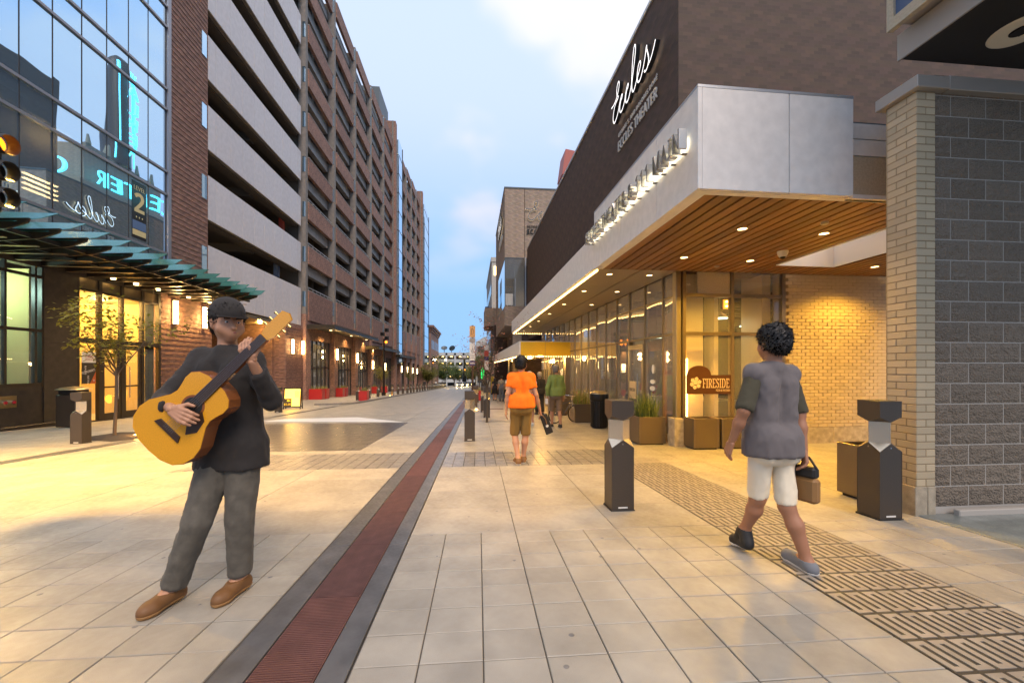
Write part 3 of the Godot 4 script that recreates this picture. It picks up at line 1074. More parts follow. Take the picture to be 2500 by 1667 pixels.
	for q in [[4.55, 5.10, -9.3, -8.62], [5.36, 5.46, -9.0, -8.62], [6.42, 6.62, -9.2, -8.5], [5.2, 5.6, -13.1, -12.6], [5.2, 5.6, -16.4, -15.9], [5.2, 5.6, -19.7, -19.2]]:
		part("interior_column", bx(Vector3(q[0], -0.34, q[2]), Vector3(q[1], 3.46, q[3])), M.beige_panel, t)
	for k in 7:
		part("ceiling_duct", Sh.new().cyl(Vector3(4.8, 3.2 + 0.05 * (k % 2), -9.6 - 0.7 * k), Vector3(13.5, 3.2, -9.9 - 0.7 * k), 0.10, 0.10, 8), M.frame_dark, t)
	for k in 5:
		part("counter", Sh.new().cbox(Vector3(6.2 + k * 1.3, -0.34, -11.2 + 0.3 * k), Vector3(7.1 + k * 1.3, 0.45, -10.4 + 0.3 * k), 0.02), M.steel_dark, t)
	# glowing orange column inside the corner
	part("orange_panel", bx(Vector3(4.47, 0.05, -8.52), Vector3(4.62, 1.75, -8.46)), M.neon_orange, t)
	part("neon_tube_light", Sh.new().cyl(Vector3(4.60, 0.05, -8.40), Vector3(4.60, 1.55, -8.40), 0.018, 0.018, 8), M.tube_glow, t)
	omni(t, Vector3(4.62, 0.9, -8.40) - PIV, 0.5, lin(1.0, 0.5, 0.1), 0.1)
	# pendant lamps and ceiling lights
	var n := 0
	for q in [[6.0, 2.55, -9.4], [5.6, 2.3, -10.6], [5.6, 2.25, -11.9], [5.7, 2.2, -13.6], [7.6, 2.5, -10.6]]:
		var s := Sh.new().lathe([Vector2(0.22, 0.0), Vector2(0.20, 0.03), Vector2(0.10, 0.10), Vector2(0.03, 0.16), Vector2(0.012, 0.2), Vector2(0.008, 3.42 - q[1])], 16, Vector3(q[0], q[1], q[2]))
		var p := part("pendant_lamp", s, M.steel_dark, t)
		part("lamp_disc", Sh.new().lathe([Vector2(0.0, -0.004), Vector2(0.20, 0.004)], 16, Vector3(q[0], q[1], q[2])), M.pendant_glow, p, true)
		omni(t, Vector3(q[0], q[1] - 0.08, q[2]) - PIV, 0.07, lin(1.0, 0.7, 0.35), 0.15)
	part("bulb_cluster_sign", bx(Vector3(6.25, 2.82, -9.65), Vector3(6.5, 3.05, -9.6)), M.neon_orange, t)
	for i in 6:
		part("bulb_light", Sh.new().ball(Vector3(6.30 + 0.075 * (i % 3), 2.88 + 0.11 * (i / 3), -9.57), Vector3.ONE * 0.028, 5), M.bulb_glow, t)
	# brick-lined recess: cream brick wall with stone base
	_brick_recess()
	# overhanging volume with corner window
	_overhang_building()


func _flat_words(parent: Node3D, text: String, origin: Vector3, height: float, fit: float, m: Material, serif := false) -> void:
	var me := words(text, height, 0.004, serif, false, fit)
	var o := piece("lettering", me, m, parent)
	o.position = origin - parent.position


func _frame_shape(a: Vector3, b: Vector3, w: float) -> Sh:
	# an upright rectangular frame in the plane x = const
	var s := Sh.new()
	s.box(Vector3(a.x, a.y, a.z), Vector3(b.x, b.y, a.z + w))
	s.box(Vector3(a.x, a.y, b.z - w), Vector3(b.x, b.y, b.z))
	s.box(Vector3(a.x, b.y - w * 1.6, a.z + w), Vector3(b.x, b.y, b.z - w))
	s.box(Vector3(a.x, a.y, a.z + w), Vector3(b.x, a.y + w * 1.8, b.z - w))
	return s


func _brick_recess() -> void:
	var t := thing("brick_recess_wall", "warmly lit cream brick wall on a stone base inside the entrance recess", "wall", Vector3(6.7, gy(-8.2), -8.3))
	part("core", bx(Vector3(6.72, -0.6, -8.6), Vector3(10.2, 3.42, -8.272)), M.mortar_cream, t)
	for k in 3:
		part("base_stone", Sh.new().cbox(Vector3(6.71 + 1.16 * k, -0.6, -8.3), Vector3(7.865 + 1.16 * k, 0.06, -8.24), 0.004), M.limestone, t)
	part("corner_trim", bx(Vector3(6.695, -0.5, -8.28), Vector3(6.715, 3.42, -8.2)), M.bronze, t)
	var bw := 0.203
	var bh := 0.0735
	var brick := Sh.new().cbox(Vector3(-bw * 0.5 + 0.004, -bh * 0.5 + 0.004, -0.03), Vector3(bw * 0.5 - 0.004, bh * 0.5 - 0.004, 0.0), 0.004)
	var bm := brick.mesh()
	var rest := Sh.new()
	var made := 0
	for j in 45:
		for i in 12:
			var x := 6.82 + bw * i + (bw * 0.5 if j % 2 else 0.0)
			var y := 0.10 + bh * j
			if x > 9.2 or y > 3.40:
				continue
			var zz := -8.25 + rng.randf() * 0.004
			# bricks behind the walking man and beyond the pier show least
			if made < 300 and x < 8.85 and not (x < 7.05 and y < 1.2):
				piece("brick", bm, M["cream_brick_%d" % (rng.randi() % 4)], t, Vector3(x, y, zz) - t.position)
				made += 1
			else:
				rest.box(Vector3(x - bw * 0.5 + 0.004, y - bh * 0.5 + 0.004, zz - 0.03), Vector3(x + bw * 0.5 - 0.004, y + bh * 0.5 - 0.004, zz))
	var o := part("more_bricks", rest, M.cream_brick_0, t)
	o.set_meta("kind", "stuff")


func _overhang_building() -> void:
	var t := thing("overhanging_theater_wing", "tall tan brick theatre wing jutting over the walk with a glazed corner bay", "building", Vector3(2.5, gy(-31), -31))
	var L := 2.45
	part("upper_wall", bx(Vector3(L, 9.75, -42.5), Vector3(14, 15.0, -31)), M.tan_brick, t)
	part("lower_band", bx(Vector3(L, 4.55, -42.5), Vector3(14, 6.05, -31)), M.tan_brick, t)
	part("back_wall", bx(Vector3(4.2, 6.05, -42.5), Vector3(14, 9.75, -33.5)), M.dark_brick, t)
	part("coping", bx(Vector3(L - 0.04, 15.0, -42.5), Vector3(14, 15.1, -30.96)), M.grey_metal, t)
	part("movement_joint", bx(Vector3(3.95, 9.75, -31.0), Vector3(3.99, 15.0, -30.985)), M.dark_brick, t)
	_pane(t, "street_window", M.sky_glass, Vector3(L + 0.03, 7.9, -35.3), 8.4, 3.7, Vector3(-1, 0, 0), 0.001)
	part("street_wall", bx(Vector3(L, 6.05, -42.5), Vector3(L + 0.4, 9.75, -39.6)), M.tan_brick, t)
	_pane(t, "front_window", M.shop_glass, Vector3(3.25, 7.9, -31.03), 1.5, 3.7, Vector3(0, 0, 1), 0.001)
	part("window_frame", bx(Vector3(L, 6.05, -31.08), Vector3(L + 0.06, 9.75, -31.0)), M.grey_metal, t)
	part("window_frame", bx(Vector3(4.0, 6.05, -31.08), Vector3(4.1, 9.75, -30.99)), M.coping, t)
	part("window_frame", bx(Vector3(2.51, 9.69, -31.08), Vector3(4.0, 9.75, -30.995)), M.grey_metal, t)
	part("interior_partition", bx(Vector3(3.3, 6.05, -33.0), Vector3(3.36, 8.3, -31.6)), M.coping, t)
	part("interior_back", bx(Vector3(3.4, 6.05, -33.4), Vector3(4.2, 9.7, -33.2)), M.beige_panel, t)
	part("inner_rail", Sh.new().cyl(Vector3(2.7, 6.9, -31.5), Vector3(3.3, 7.0, -31.5), 0.02, 0.02, 6).cyl(Vector3(2.7, 6.06, -31.5), Vector3(2.7, 6.9, -31.5), 0.015, 0.015, 6).cyl(Vector3(3.0, 6.06, -31.5), Vector3(3.0, 6.9, -31.5), 0.015, 0.015, 6), M.rail, t)
	# piers below
	part("base_wall", bx(Vector3(3.6, -2, -42), Vector3(14, 4.55, -29.6)), M.dark_brick, t)
	part("base_pier", bx(Vector3(3.0, -1.2, -30.6), Vector3(3.6, 4.55, -29.8)), M.tan_brick, t)
	# signs on its two faces
	_script_sign(t, Vector3(4.05, 12.6, -31.0), Vector3(1, 0, 0), 4.2, Vector3(0, 0, 1), false)
	_wall_words(t, "GEORGE S. AND DOLORES DORÉ", Vector3(4.15, 12.05, -31.0), Vector3(1, 0, 0), 0.22, 3.6, 0.05, M.black_paint)
	_wall_words(t, "ECCLES THEATER", Vector3(4.15, 11.55, -31.0), Vector3(1, 0, 0), 0.36, 3.6, 0.08, M.black_paint, 0.03, "lettering", true)
	_script_sign(t, Vector3(L, 12.6, -36.3), Vector3(0, 0, 1), 4.2, Vector3(-1, 0, 0), true)
	_wall_words(t, "GEORGE S. AND DOLORES DORÉ", Vector3(L, 12.05, -36.0), Vector3(0, 0, 1), 0.22, 3.6, 0.05, M.sign_white)
	_wall_words(t, "ECCLES THEATER", Vector3(L, 11.55, -36.0), Vector3(0, 0, 1), 0.36, 3.6, 0.08, M.sign_white, 0.03, "lettering", true)


func _entrance_canopy() -> void:
	var t := thing("entrance_canopy", "big white box canopy with timber slat soffit over the theatre entrance", "canopy", PIV, TURN)
	var y0 := 3.34
	var y1 := 4.47
	var X0 := 2.45
	var zn := -4.34
	var zf := -8.1
	# fascia panels: three along the street, two across the front
	var cuts := [zn, -5.35, -6.65, -7.75, zf]
	part("core", bx(Vector3(X0 + 0.06, y0 + 0.12, zf + 0.05), Vector3(4.3, y1 - 0.06, zn - 0.06)), M.fascia_gap, t)
	for i in 4:
		part("fascia_panel", Sh.new().cbox(Vector3(X0, y0, cuts[i + 1] + 0.004), Vector3(X0 + 0.05, y1, cuts[i] - (0.004 if i else 0.0)), 0.004), M.fascia, t)
	for q in [[X0 + 0.052, 3.55], [3.558, 4.36]]:
		part("fascia_panel", Sh.new().cbox(Vector3(q[0], y0, zn - 0.052), Vector3(q[1], y1, zn - 0.002), 0.004), M.fascia, t)
	part("end_panel", bx(Vector3(X0 + 0.052, y0 + 0.02, zf), Vector3(4.3, y1, zf + 0.04)), M.fascia, t)
	part("top_sheet", bx(Vector3(X0, y1, zf), Vector3(4.36, y1 + 0.03, zn)), M.coping, t)
	part("edge_trim", bx(Vector3(X0 + 0.05, y0, zf + 0.05), Vector3(X0 + 0.17, y0 + 0.05, zn - 0.06)), M.fascia, t)
	part("edge_trim", bx(Vector3(X0 + 0.17, y0, zn - 0.15), Vector3(9.5, y0 + 0.05, zn - 0.06)), M.fascia, t)
	# fascia over the recess, set a little back
	var yy := [3.34, 3.86, 4.06, 4.25]
	for i in 3:
		part("recess_fascia_panel", Sh.new().cbox(Vector3(4.365, yy[i] + (0.006 if i else 0.0), zn - 0.14), Vector3(4.95, yy[i + 1] - 0.004, zn - 0.09), 0.003), M.beige_panel if i == 0 else M.fascia, t)
		part("recess_fascia_panel", Sh.new().cbox(Vector3(4.955, yy[i] + (0.006 if i else 0.0), zn - 0.14), Vector3(9.5, yy[i + 1] - 0.004, zn - 0.09), 0.003), M.cap_metal if i == 0 else M.fascia, t)
	# soffit
	var hole := [5.90, 7.10, -7.40, -5.30]
	part("soffit_board", bx(Vector3(X0 + 0.17, y0 + 0.06, zf + 0.05), Vector3(hole[0] - 0.02, y0 + 0.10, zn - 0.15)), M.black_gap, t)
	part("soffit_board", bx(Vector3(hole[1] + 0.02, y0 + 0.06, zf + 0.05), Vector3(9.5, y0 + 0.10, zn - 0.15)), M.black_gap, t)
	part("soffit_board", bx(Vector3(hole[0] - 0.02, y0 + 0.06, zf + 0.05), Vector3(hole[1] + 0.02, y0 + 0.10, hole[2] - 0.02)), M.black_gap, t)
	part("soffit_board", bx(Vector3(hole[0] - 0.02, y0 + 0.06, hole[3] + 0.02), Vector3(hole[1] + 0.02, y0 + 0.10, zn - 0.15)), M.black_gap, t)
	var x := X0 + 0.18
	while x < 9.3:
		var m: Material = M["wood_%d" % (rng.randi() % 3)]
		var x1 := x + 0.135
		var d := rng.randf() * 0.003
		if x1 < hole[0] - 0.01 or x > hole[1] + 0.01:
			part("slat", Sh.new().cbox(Vector3(x, y0 + d, zf + 0.06), Vector3(x1, y0 + 0.025, zn - 0.16), 0.003), m, t)
		else:
			part("slat", Sh.new().cbox(Vector3(x, y0 + d, zf + 0.06), Vector3(x1, y0 + 0.025, hole[2] - 0.04), 0.003), m, t)
			part("slat", Sh.new().cbox(Vector3(x, y0 + d, hole[3] + 0.04), Vector3(x1, y0 + 0.025, zn - 0.16), 0.003), m, t)
		x += 0.170
	part("soffit_end_trim", bx(Vector3(X0 + 0.05, y0 + 0.002, zf + 0.042), Vector3(9.5, y0 + 0.05, zf + 0.058)), M.bronze, t)
	# light well
	part("light_well_side", bx(Vector3(hole[0] - 0.02, y0, hole[2]), Vector3(hole[0], 4.4, hole[3])), M.well_white, t)
	part("light_well_side", bx(Vector3(hole[1], y0, hole[2]), Vector3(hole[1] + 0.02, 4.4, hole[3])), M.well_white, t)
	part("light_well_end", bx(Vector3(hole[0] - 0.02, y0, hole[2] - 0.02), Vector3(hole[1] + 0.02, 4.4, hole[2])), M.well_white, t)
	part("light_well_end", bx(Vector3(hole[0] - 0.02, y0, hole[3]), Vector3(hole[1] + 0.02, 4.4, hole[3] + 0.02)), M.well_white, t)
	for q in [[4.35, hole[0] - 0.02, zf, zn - 0.15], [hole[1] + 0.02, 9.5, zf, zn - 0.15]]:
		part("recess_roof", bx(Vector3(q[0], 4.26, q[2]), Vector3(q[1], 4.30, q[3])), M.grey_metal, t)
	# recessed downlights
	for q in [[3.82, -5.52], [5.16, -5.58], [3.79, -7.05], [5.13, -7.13], [7.88, -7.29], [7.88, -5.6]]:
		var c := Vector3(q[0], y0 - 0.002, q[1])
		var r := part("downlight_ring", Sh.new().lathe([Vector2(0.062, -0.004), Vector2(0.085, -0.004), Vector2(0.085, 0.01)], 18, c), M.bronze, t)
		part("downlight_lens", Sh.new().lathe([Vector2(0.0, -0.001), Vector2(0.064, 0.0)], 16, c), M.down_glow, r, true)
		spot(t, c + Vector3(0, -0.02, 0) - PIV, Vector3(0, -1, 0), 5.4, lin(1.0, 0.55, 0.06), 72.0, 0.06)
	# dome camera and sensors
	var dc := part("dome_camera", Sh.new().lathe([Vector2(0.05, -0.10), Vector2(0.075, -0.06), Vector2(0.085, -0.02), Vector2(0.085, 0.0)], 16, Vector3(5.26, y0, -6.5)), M.sign_white, t)
	part("camera_eye", Sh.new().ball(Vector3(5.26, y0 - 0.09, -6.5), Vector3.ONE * 0.045, 7), M.black_metal, dc, true)
	for q in [[4.74, -7.55], [4.76, -5.15]]:
		part("sensor_disc", Sh.new().lathe([Vector2(0.0, -0.03), Vector2(0.045, -0.028), Vector2(0.05, 0.0)], 14, Vector3(q[0], y0, q[1])), M.cap_metal, t)
	# standing letters, lit from behind
	_wall_words(t, "ECCLES THEATER & 111 MAIN", Vector3(X0, 3.84, -8.18), Vector3(0, 0, 1), 0.23, 3.72, 0.10, M.steel, 0.06, "lettering")
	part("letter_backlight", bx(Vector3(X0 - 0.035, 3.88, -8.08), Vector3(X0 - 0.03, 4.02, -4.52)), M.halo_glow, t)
	for k in 15:
		part("letter_bracket", bx(Vector3(X0 - 0.06, 3.835, -8.1 + 0.25 * k), Vector3(X0, 3.843, -8.06 + 0.25 * k)), M.steel_dark, t)


func _lower_canopies() -> void:
	# long fascia with a string of bulbs over the glazing
	var t := thing("bulb_lit_canopy", "long white fascia canopy edged with warm bulbs over the theatre windows", "canopy", PIV, TURN)
	var y0 := 3.37
	var ze := -23.75
	var z := -8.1
	while z > ze + 0.1:
		var z2 := maxf(z - 0.92, ze)
		part("fascia_panel", Sh.new().cbox(Vector3(2.45, y0, z2 + 0.003), Vector3(2.50, 4.05, z - 0.003), 0.003), M.fascia, t)
		z = z2
	part("end_panel", bx(Vector3(2.502, y0, ze), Vector3(4.3, 4.05, ze + 0.05)), M.fascia, t)
	part("core", bx(Vector3(2.51, y0 + 0.05, ze + 0.06), Vector3(4.28, 4.03, -8.12)), M.fascia_gap, t)
	for k in 9:
		part("soffit_panel", bx(Vector3(2.58, y0, -8.14 - 1.73 * (k + 1)), Vector3(4.26, y0 + 0.02, -8.146 - 1.73 * k)), M.bronze_soffit, t)
	part("soffit_trim", bx(Vector3(3.45, y0 - 0.012, ze + 0.1), Vector3(3.50, y0 + 0.01, -8.14)), M.bronze, t)
	part("bulb_rail", bx(Vector3(2.50, y0 - 0.01, ze + 0.05), Vector3(2.57, y0 + 0.02, -8.12)), M.bronze, t)
	var bulb := Sh.new().ball(Vector3.ZERO, Vector3(0.018, 0.026, 0.018), 5).mesh()
	var k := 0
	z = -8.16
	while z > ze + 0.1:
		piece("bulb_light", bulb, M.bulb_glow, t, Vector3(2.535, y0 - 0.035, z) - PIV)
		z -= 0.105
		k += 1
	for i in 16:
		piece("bulb_light", bulb, M.bulb_glow, t, Vector3(2.62 + 0.105 * i, y0 - 0.035, ze + 0.07) - PIV)
	for q in [-8.6, -10.54, -12.79, -15.11, -17.48, -19.8, -22.1]:
		for x in [2.95, 3.85]:
			if x > 3.0 and q < -13.0:
				continue
			var c := Vector3(x, y0 - 0.003, q)
			var r := part("downlight_ring", Sh.new().lathe([Vector2(0.062, -0.004), Vector2(0.085, -0.004), Vector2(0.085, 0.01)], 16, c), M.bronze, t)
			part("downlight_lens", Sh.new().lathe([Vector2(0.0, -0.001), Vector2(0.064, 0.0)], 14, c), M.down_glow, r, true)
		spot(t, Vector3(3.1, y0 - 0.03, q) - PIV, Vector3(0, -1, 0), 5.5 if q == -15.11 else 1.1, lin(1.0, 0.56, 0.12), 74.0, 0.08)
	# yellow low canopy further down
	var y := thing("yellow_canopy", "low canopy with a bright yellow end face and bulbs along its edge", "canopy", Vector3(2.05, gy(-17.3), -17.3))
	part("yellow_face", Sh.new().cbox(Vector3(2.05, 1.87, -17.35), Vector3(4.22, 2.46, -17.3), 0.006), M.yellow_metal, y)
	part("face_seam", bx(Vector3(3.10, 1.87, -17.3), Vector3(3.112, 2.46, -17.296)), M.bronze, y)
	part("corner_strip", bx(Vector3(1.98, 1.87, -17.35), Vector3(2.045, 2.46, -17.3)), M.fascia, y)
	z = -17.36
	while z > -40.0:
		part("fascia_panel", bx(Vector3(1.98, 1.87, z - 1.5), Vector3(2.03, 2.46, z - 0.01)), M.fascia, y)
		z -= 1.51
	part("soffit", bx(Vector3(2.04, 1.88, -40), Vector3(4.2, 1.93, -17.36)), M.bronze_soffit, y)
	part("roof", bx(Vector3(2.0, 2.46, -40), Vector3(4.2, 2.5, -17.36)), M.coping, y)
	for i in 20:
		piece("bulb_light", bulb, M.bulb_glow, y, Vector3(2.05 + 0.11 * i, 1.84, -17.33) - y.position)
	for i in 120:
		piece("bulb_light", bulb, M.bulb_glow, y, Vector3(2.01, 1.84, -17.42 - 0.17 * i) - y.position)
	for q in [-18.6, -22, -26, -31]:
		part("soffit_lamp", Sh.new().lathe([Vector2(0.0, -0.02), Vector2(0.14, -0.015), Vector2(0.16, 0.0)], 14, Vector3(3.1, 1.875, q)), M.lamp_glow if q == -26 else M.down_glow, y)
		omni(y, Vector3(3.1, 1.78, q) - y.position, 2.6, lin(1.0, 0.55, 0.13), 0.12)
	part("post", Sh.new().box(Vector3(4.0, -0.8, -17.6), Vector3(4.25, 1.87, -17.36)), M.bronze, y)
	part("post", Sh.new().cyl(Vector3(2.4, -1.0, -27), Vector3(2.4, 1.88, -27), 0.05, 0.05, 10), M.steel_dark, y)


func _corner_pier_and_wall() -> void:
	# cream brick pier
	var t := thing("brick_pier", "cream brick pier with metal cap at the corner of the recess", "pier", Vector3(4.42, gy(-3.8), -3.8))
	part("core", bx(Vector3(4.4245, -0.3, -3.985), Vector3(4.63, 4.12, -3.6845)), M.mortar_cream, t)
	for q in [[4.40, 4.535], [4.54, 4.63]]:
		part("base_stone", Sh.new().cbox(Vector3(q[0], -0.3, -4.0), Vector3(q[1], 0.16, -3.672), 0.006), M.limestone, t)
	part("cap", Sh.new().cbox(Vector3(4.36, 4.12, -4.05), Vector3(4.72, 4.24, -3.62), 0.006), M.cap_metal, t)
	var long := Sh.new().cbox(Vector3(0, 0, 0), Vector3(0.012, 0.0645, 0.190), 0.003).mesh()
	var short := Sh.new().cbox(Vector3(0, 0, 0), Vector3(0.012, 0.0645, 0.090), 0.003).mesh()
	var fr := Sh.new().cbox(Vector3(0, 0, 0), Vector3(0.205, 0.0645, 0.012), 0.003).mesh()
	var fr2 := Sh.new().cbox(Vector3(0, 0, 0), Vector3(0.0975, 0.0645, 0.012), 0.003).mesh()
	for j in 53:
		var y := 0.166 + 0.0745 * j
		if y > 4.06:
			break
		var p := func() -> Material: return M["cream_brick_%d" % (rng.randi() % 4)]
		if j % 2:
			piece("brick", long, p.call(), t, Vector3(4.42, y, -3.872) - t.position)
			piece("brick", short, p.call(), t, Vector3(4.42, y, -3.972) - t.position)
			piece("brick", fr, p.call(), t, Vector3(4.424, y, -3.692) - t.position)
		else:
			piece("brick", short, p.call(), t, Vector3(4.42, y, -3.772) - t.position)
			piece("brick", long, p.call(), t, Vector3(4.42, y, -3.972) - t.position)
			piece("brick", fr2, p.call(), t, Vector3(4.424, y, -3.692) - t.position)
			piece("brick", fr2, p.call(), t, Vector3(4.5315, y, -3.692) - t.position)
	# split-face block wall
	var w := thing("block_wall", "dark split-face concrete block wall with pale joints", "wall", Vector3(4.63, gy(-3.7), -3.72))
	part("core", bx(Vector3(4.632, -0.3, -3.96), Vector3(10, 4.14, -3.7045)), M.mortar_grey, w)
	part("recess_side", bx(Vector3(4.64, -0.3, -3.98), Vector3(10, 4.14, -3.962)), M.cream_brick_0, w)
	var shapes := []
	for v in 6:
		shapes.append(_split_block(0.392, 0.197, v).mesh())
	var half := []
	for v in 3:
		half.append(_split_block(0.186, 0.197, 20 + v).mesh())
	for j in 21:
		var y := -0.05 + 0.208 * j
		var x := 4.64
		if j % 2:
			piece("block", half[rng.randi() % 3], M["block_%d" % (rng.randi() % 4)], w, Vector3(x, y, -3.715) - w.position)
			x += 0.197
		while x < 8.6:
			piece("block", shapes[rng.randi() % 6], M["block_%d" % (rng.randi() % 4)], w, Vector3(x, y, -3.715) - w.position)
			x += 0.404
	part("cap", Sh.new().cbox(Vector3(4.73, 4.12, -4.05), Vector3(10, 4.26, -3.63), 0.006), M.cap_metal, w)
	part("base_kerb", Sh.new().cbox(Vector3(4.8, -0.14, -3.66), Vector3(10, -0.06, -3.60), 0.008), M.mortar_grey, w)
	# dark sign box and canopy above the near shop
	var s := thing("overhead_sign_box", "dark overhead canopy with ring lamp and blue panelled sign above", "sign", Vector3(4.45, 4.6, -3.9))
	part("canopy_slab", bx(Vector3(4.50, 4.60, -3.90), Vector3(9, 4.86, -0.5)), M.black_paint, s)
	part("canopy_edge", bx(Vector3(4.48, 4.59, -3.92), Vector3(4.50, 4.86, -0.5)), M.cap_metal, s)
	part("sign_body", bx(Vector3(4.36, 4.88, -3.80), Vector3(9, 7.5, -0.5)), M.cap_metal, s)
	part("sign_frame", bx(Vector3(4.30, 4.84, -3.87), Vector3(4.36, 4.95, -0.5)), M.beige_panel, s)
	part("sign_frame", bx(Vector3(4.30, 4.95, -3.87), Vector3(4.36, 7.5, -3.80)), M.beige_panel, s)
	part("blue_panel", bx(Vector3(4.325, 4.95, -3.80), Vector3(4.355, 7.5, -2.75)), M.sign_blue, s)
	part("white_panel", bx(Vector3(4.322, 4.86, -2.70), Vector3(4.355, 7.5, -0.6)), M.well_white, s)
	part("ring_lamp", Sh.new().lathe([Vector2(0.085, 4.595), Vector2(0.21, 4.585), Vector2(0.23, 4.60)], 32, Vector3(5.27, 0, -3.45)), M.lamp_white, s)
	part("ring_centre", bx(Vector3(5.21, 4.59, -3.51), Vector3(5.33, 4.6, -3.39)), M.black_metal, s)


func _split_block(w: float, h: float, seed_: int) -> Sh:
	# a block with a rough broken face
	var f := FastNoiseLite.new()
	f.seed = seed_
	f.frequency = 9.0
	f.fractal_octaves = 3
	var s := Sh.new()
	var nx := 10 if w > 0.3 else 5
	var ny := 5
	var pt := func(i: int, j: int) -> Vector3:
		var x := w * i / nx
		var y := h * j / ny
		var edge := 0.0 if i == 0 or j == 0 or i == nx or j == ny else 1.0
		return Vector3(x, y, 0.012 + edge * (0.014 + 0.022 * f.get_noise_2d(x * 1.4, y * 1.4) + 0.008 * f.get_noise_2d(x * 6.0, y * 6.0)))
	for j in ny:
		for i in nx:
			var a: Vector3 = pt.call(i, j)
			var b: Vector3 = pt.call(i + 1, j)
			var c: Vector3 = pt.call(i + 1, j + 1)
			var d: Vector3 = pt.call(i, j + 1)
			s.tri(a, b, c)
			s.tri(a, c, d)
	for q in [[Vector3(0, 0, 0), Vector3(w, 0, 0), Vector3(w, 0, 0.012), Vector3(0, 0, 0.012)], [Vector3(0, h, 0.012), Vector3(w, h, 0.012), Vector3(w, h, 0), Vector3(0, h, 0)], [Vector3(0, 0, 0), Vector3(0, 0, 0.012), Vector3(0, h, 0.012), Vector3(0, h, 0)], [Vector3(w, 0, 0.012), Vector3(w, 0, 0), Vector3(w, h, 0), Vector3(w, h, 0.012)]]:
		s.quad(q[0], q[1], q[2], q[3])
	return s


# ---------------------------------------------------------------- shop building, left
const LX := -13.3


func _sconce(at: Vector3, group_label: String, h := 1.05, w := 0.2, light := true) -> void:
	var t := thing("wall_sconce", group_label, "wall lamp", at, 0, "tall wall lamps")
	piece("back_plate", Sh.new().cbox(Vector3(0, -h * 0.5 - 0.03, -w * 0.5 - 0.02), Vector3(0.03, h * 0.5 + 0.03, w * 0.5 + 0.02), 0.004).mesh(), M.bronze, t)
	piece("tube_light", Sh.new().cbox(Vector3(0.03, -h * 0.5, -w * 0.42), Vector3(0.15, h * 0.5, w * 0.42), 0.012).mesh(), M.tube_glow, t)
	for s in [-1, 1]:
		piece("end_cap", Sh.new().cbox(Vector3(0.03, s * h * 0.5 - 0.012, -w * 0.45), Vector3(0.158, s * h * 0.5 + 0.012, w * 0.45), 0.003).mesh(), M.bronze, t)
	if light:
		for k in 2:
			omni(t, Vector3(0.22, (k - 0.5) * h * 0.5, 0), 0.85, lin(1.0, 0.60, 0.2), 0.1)


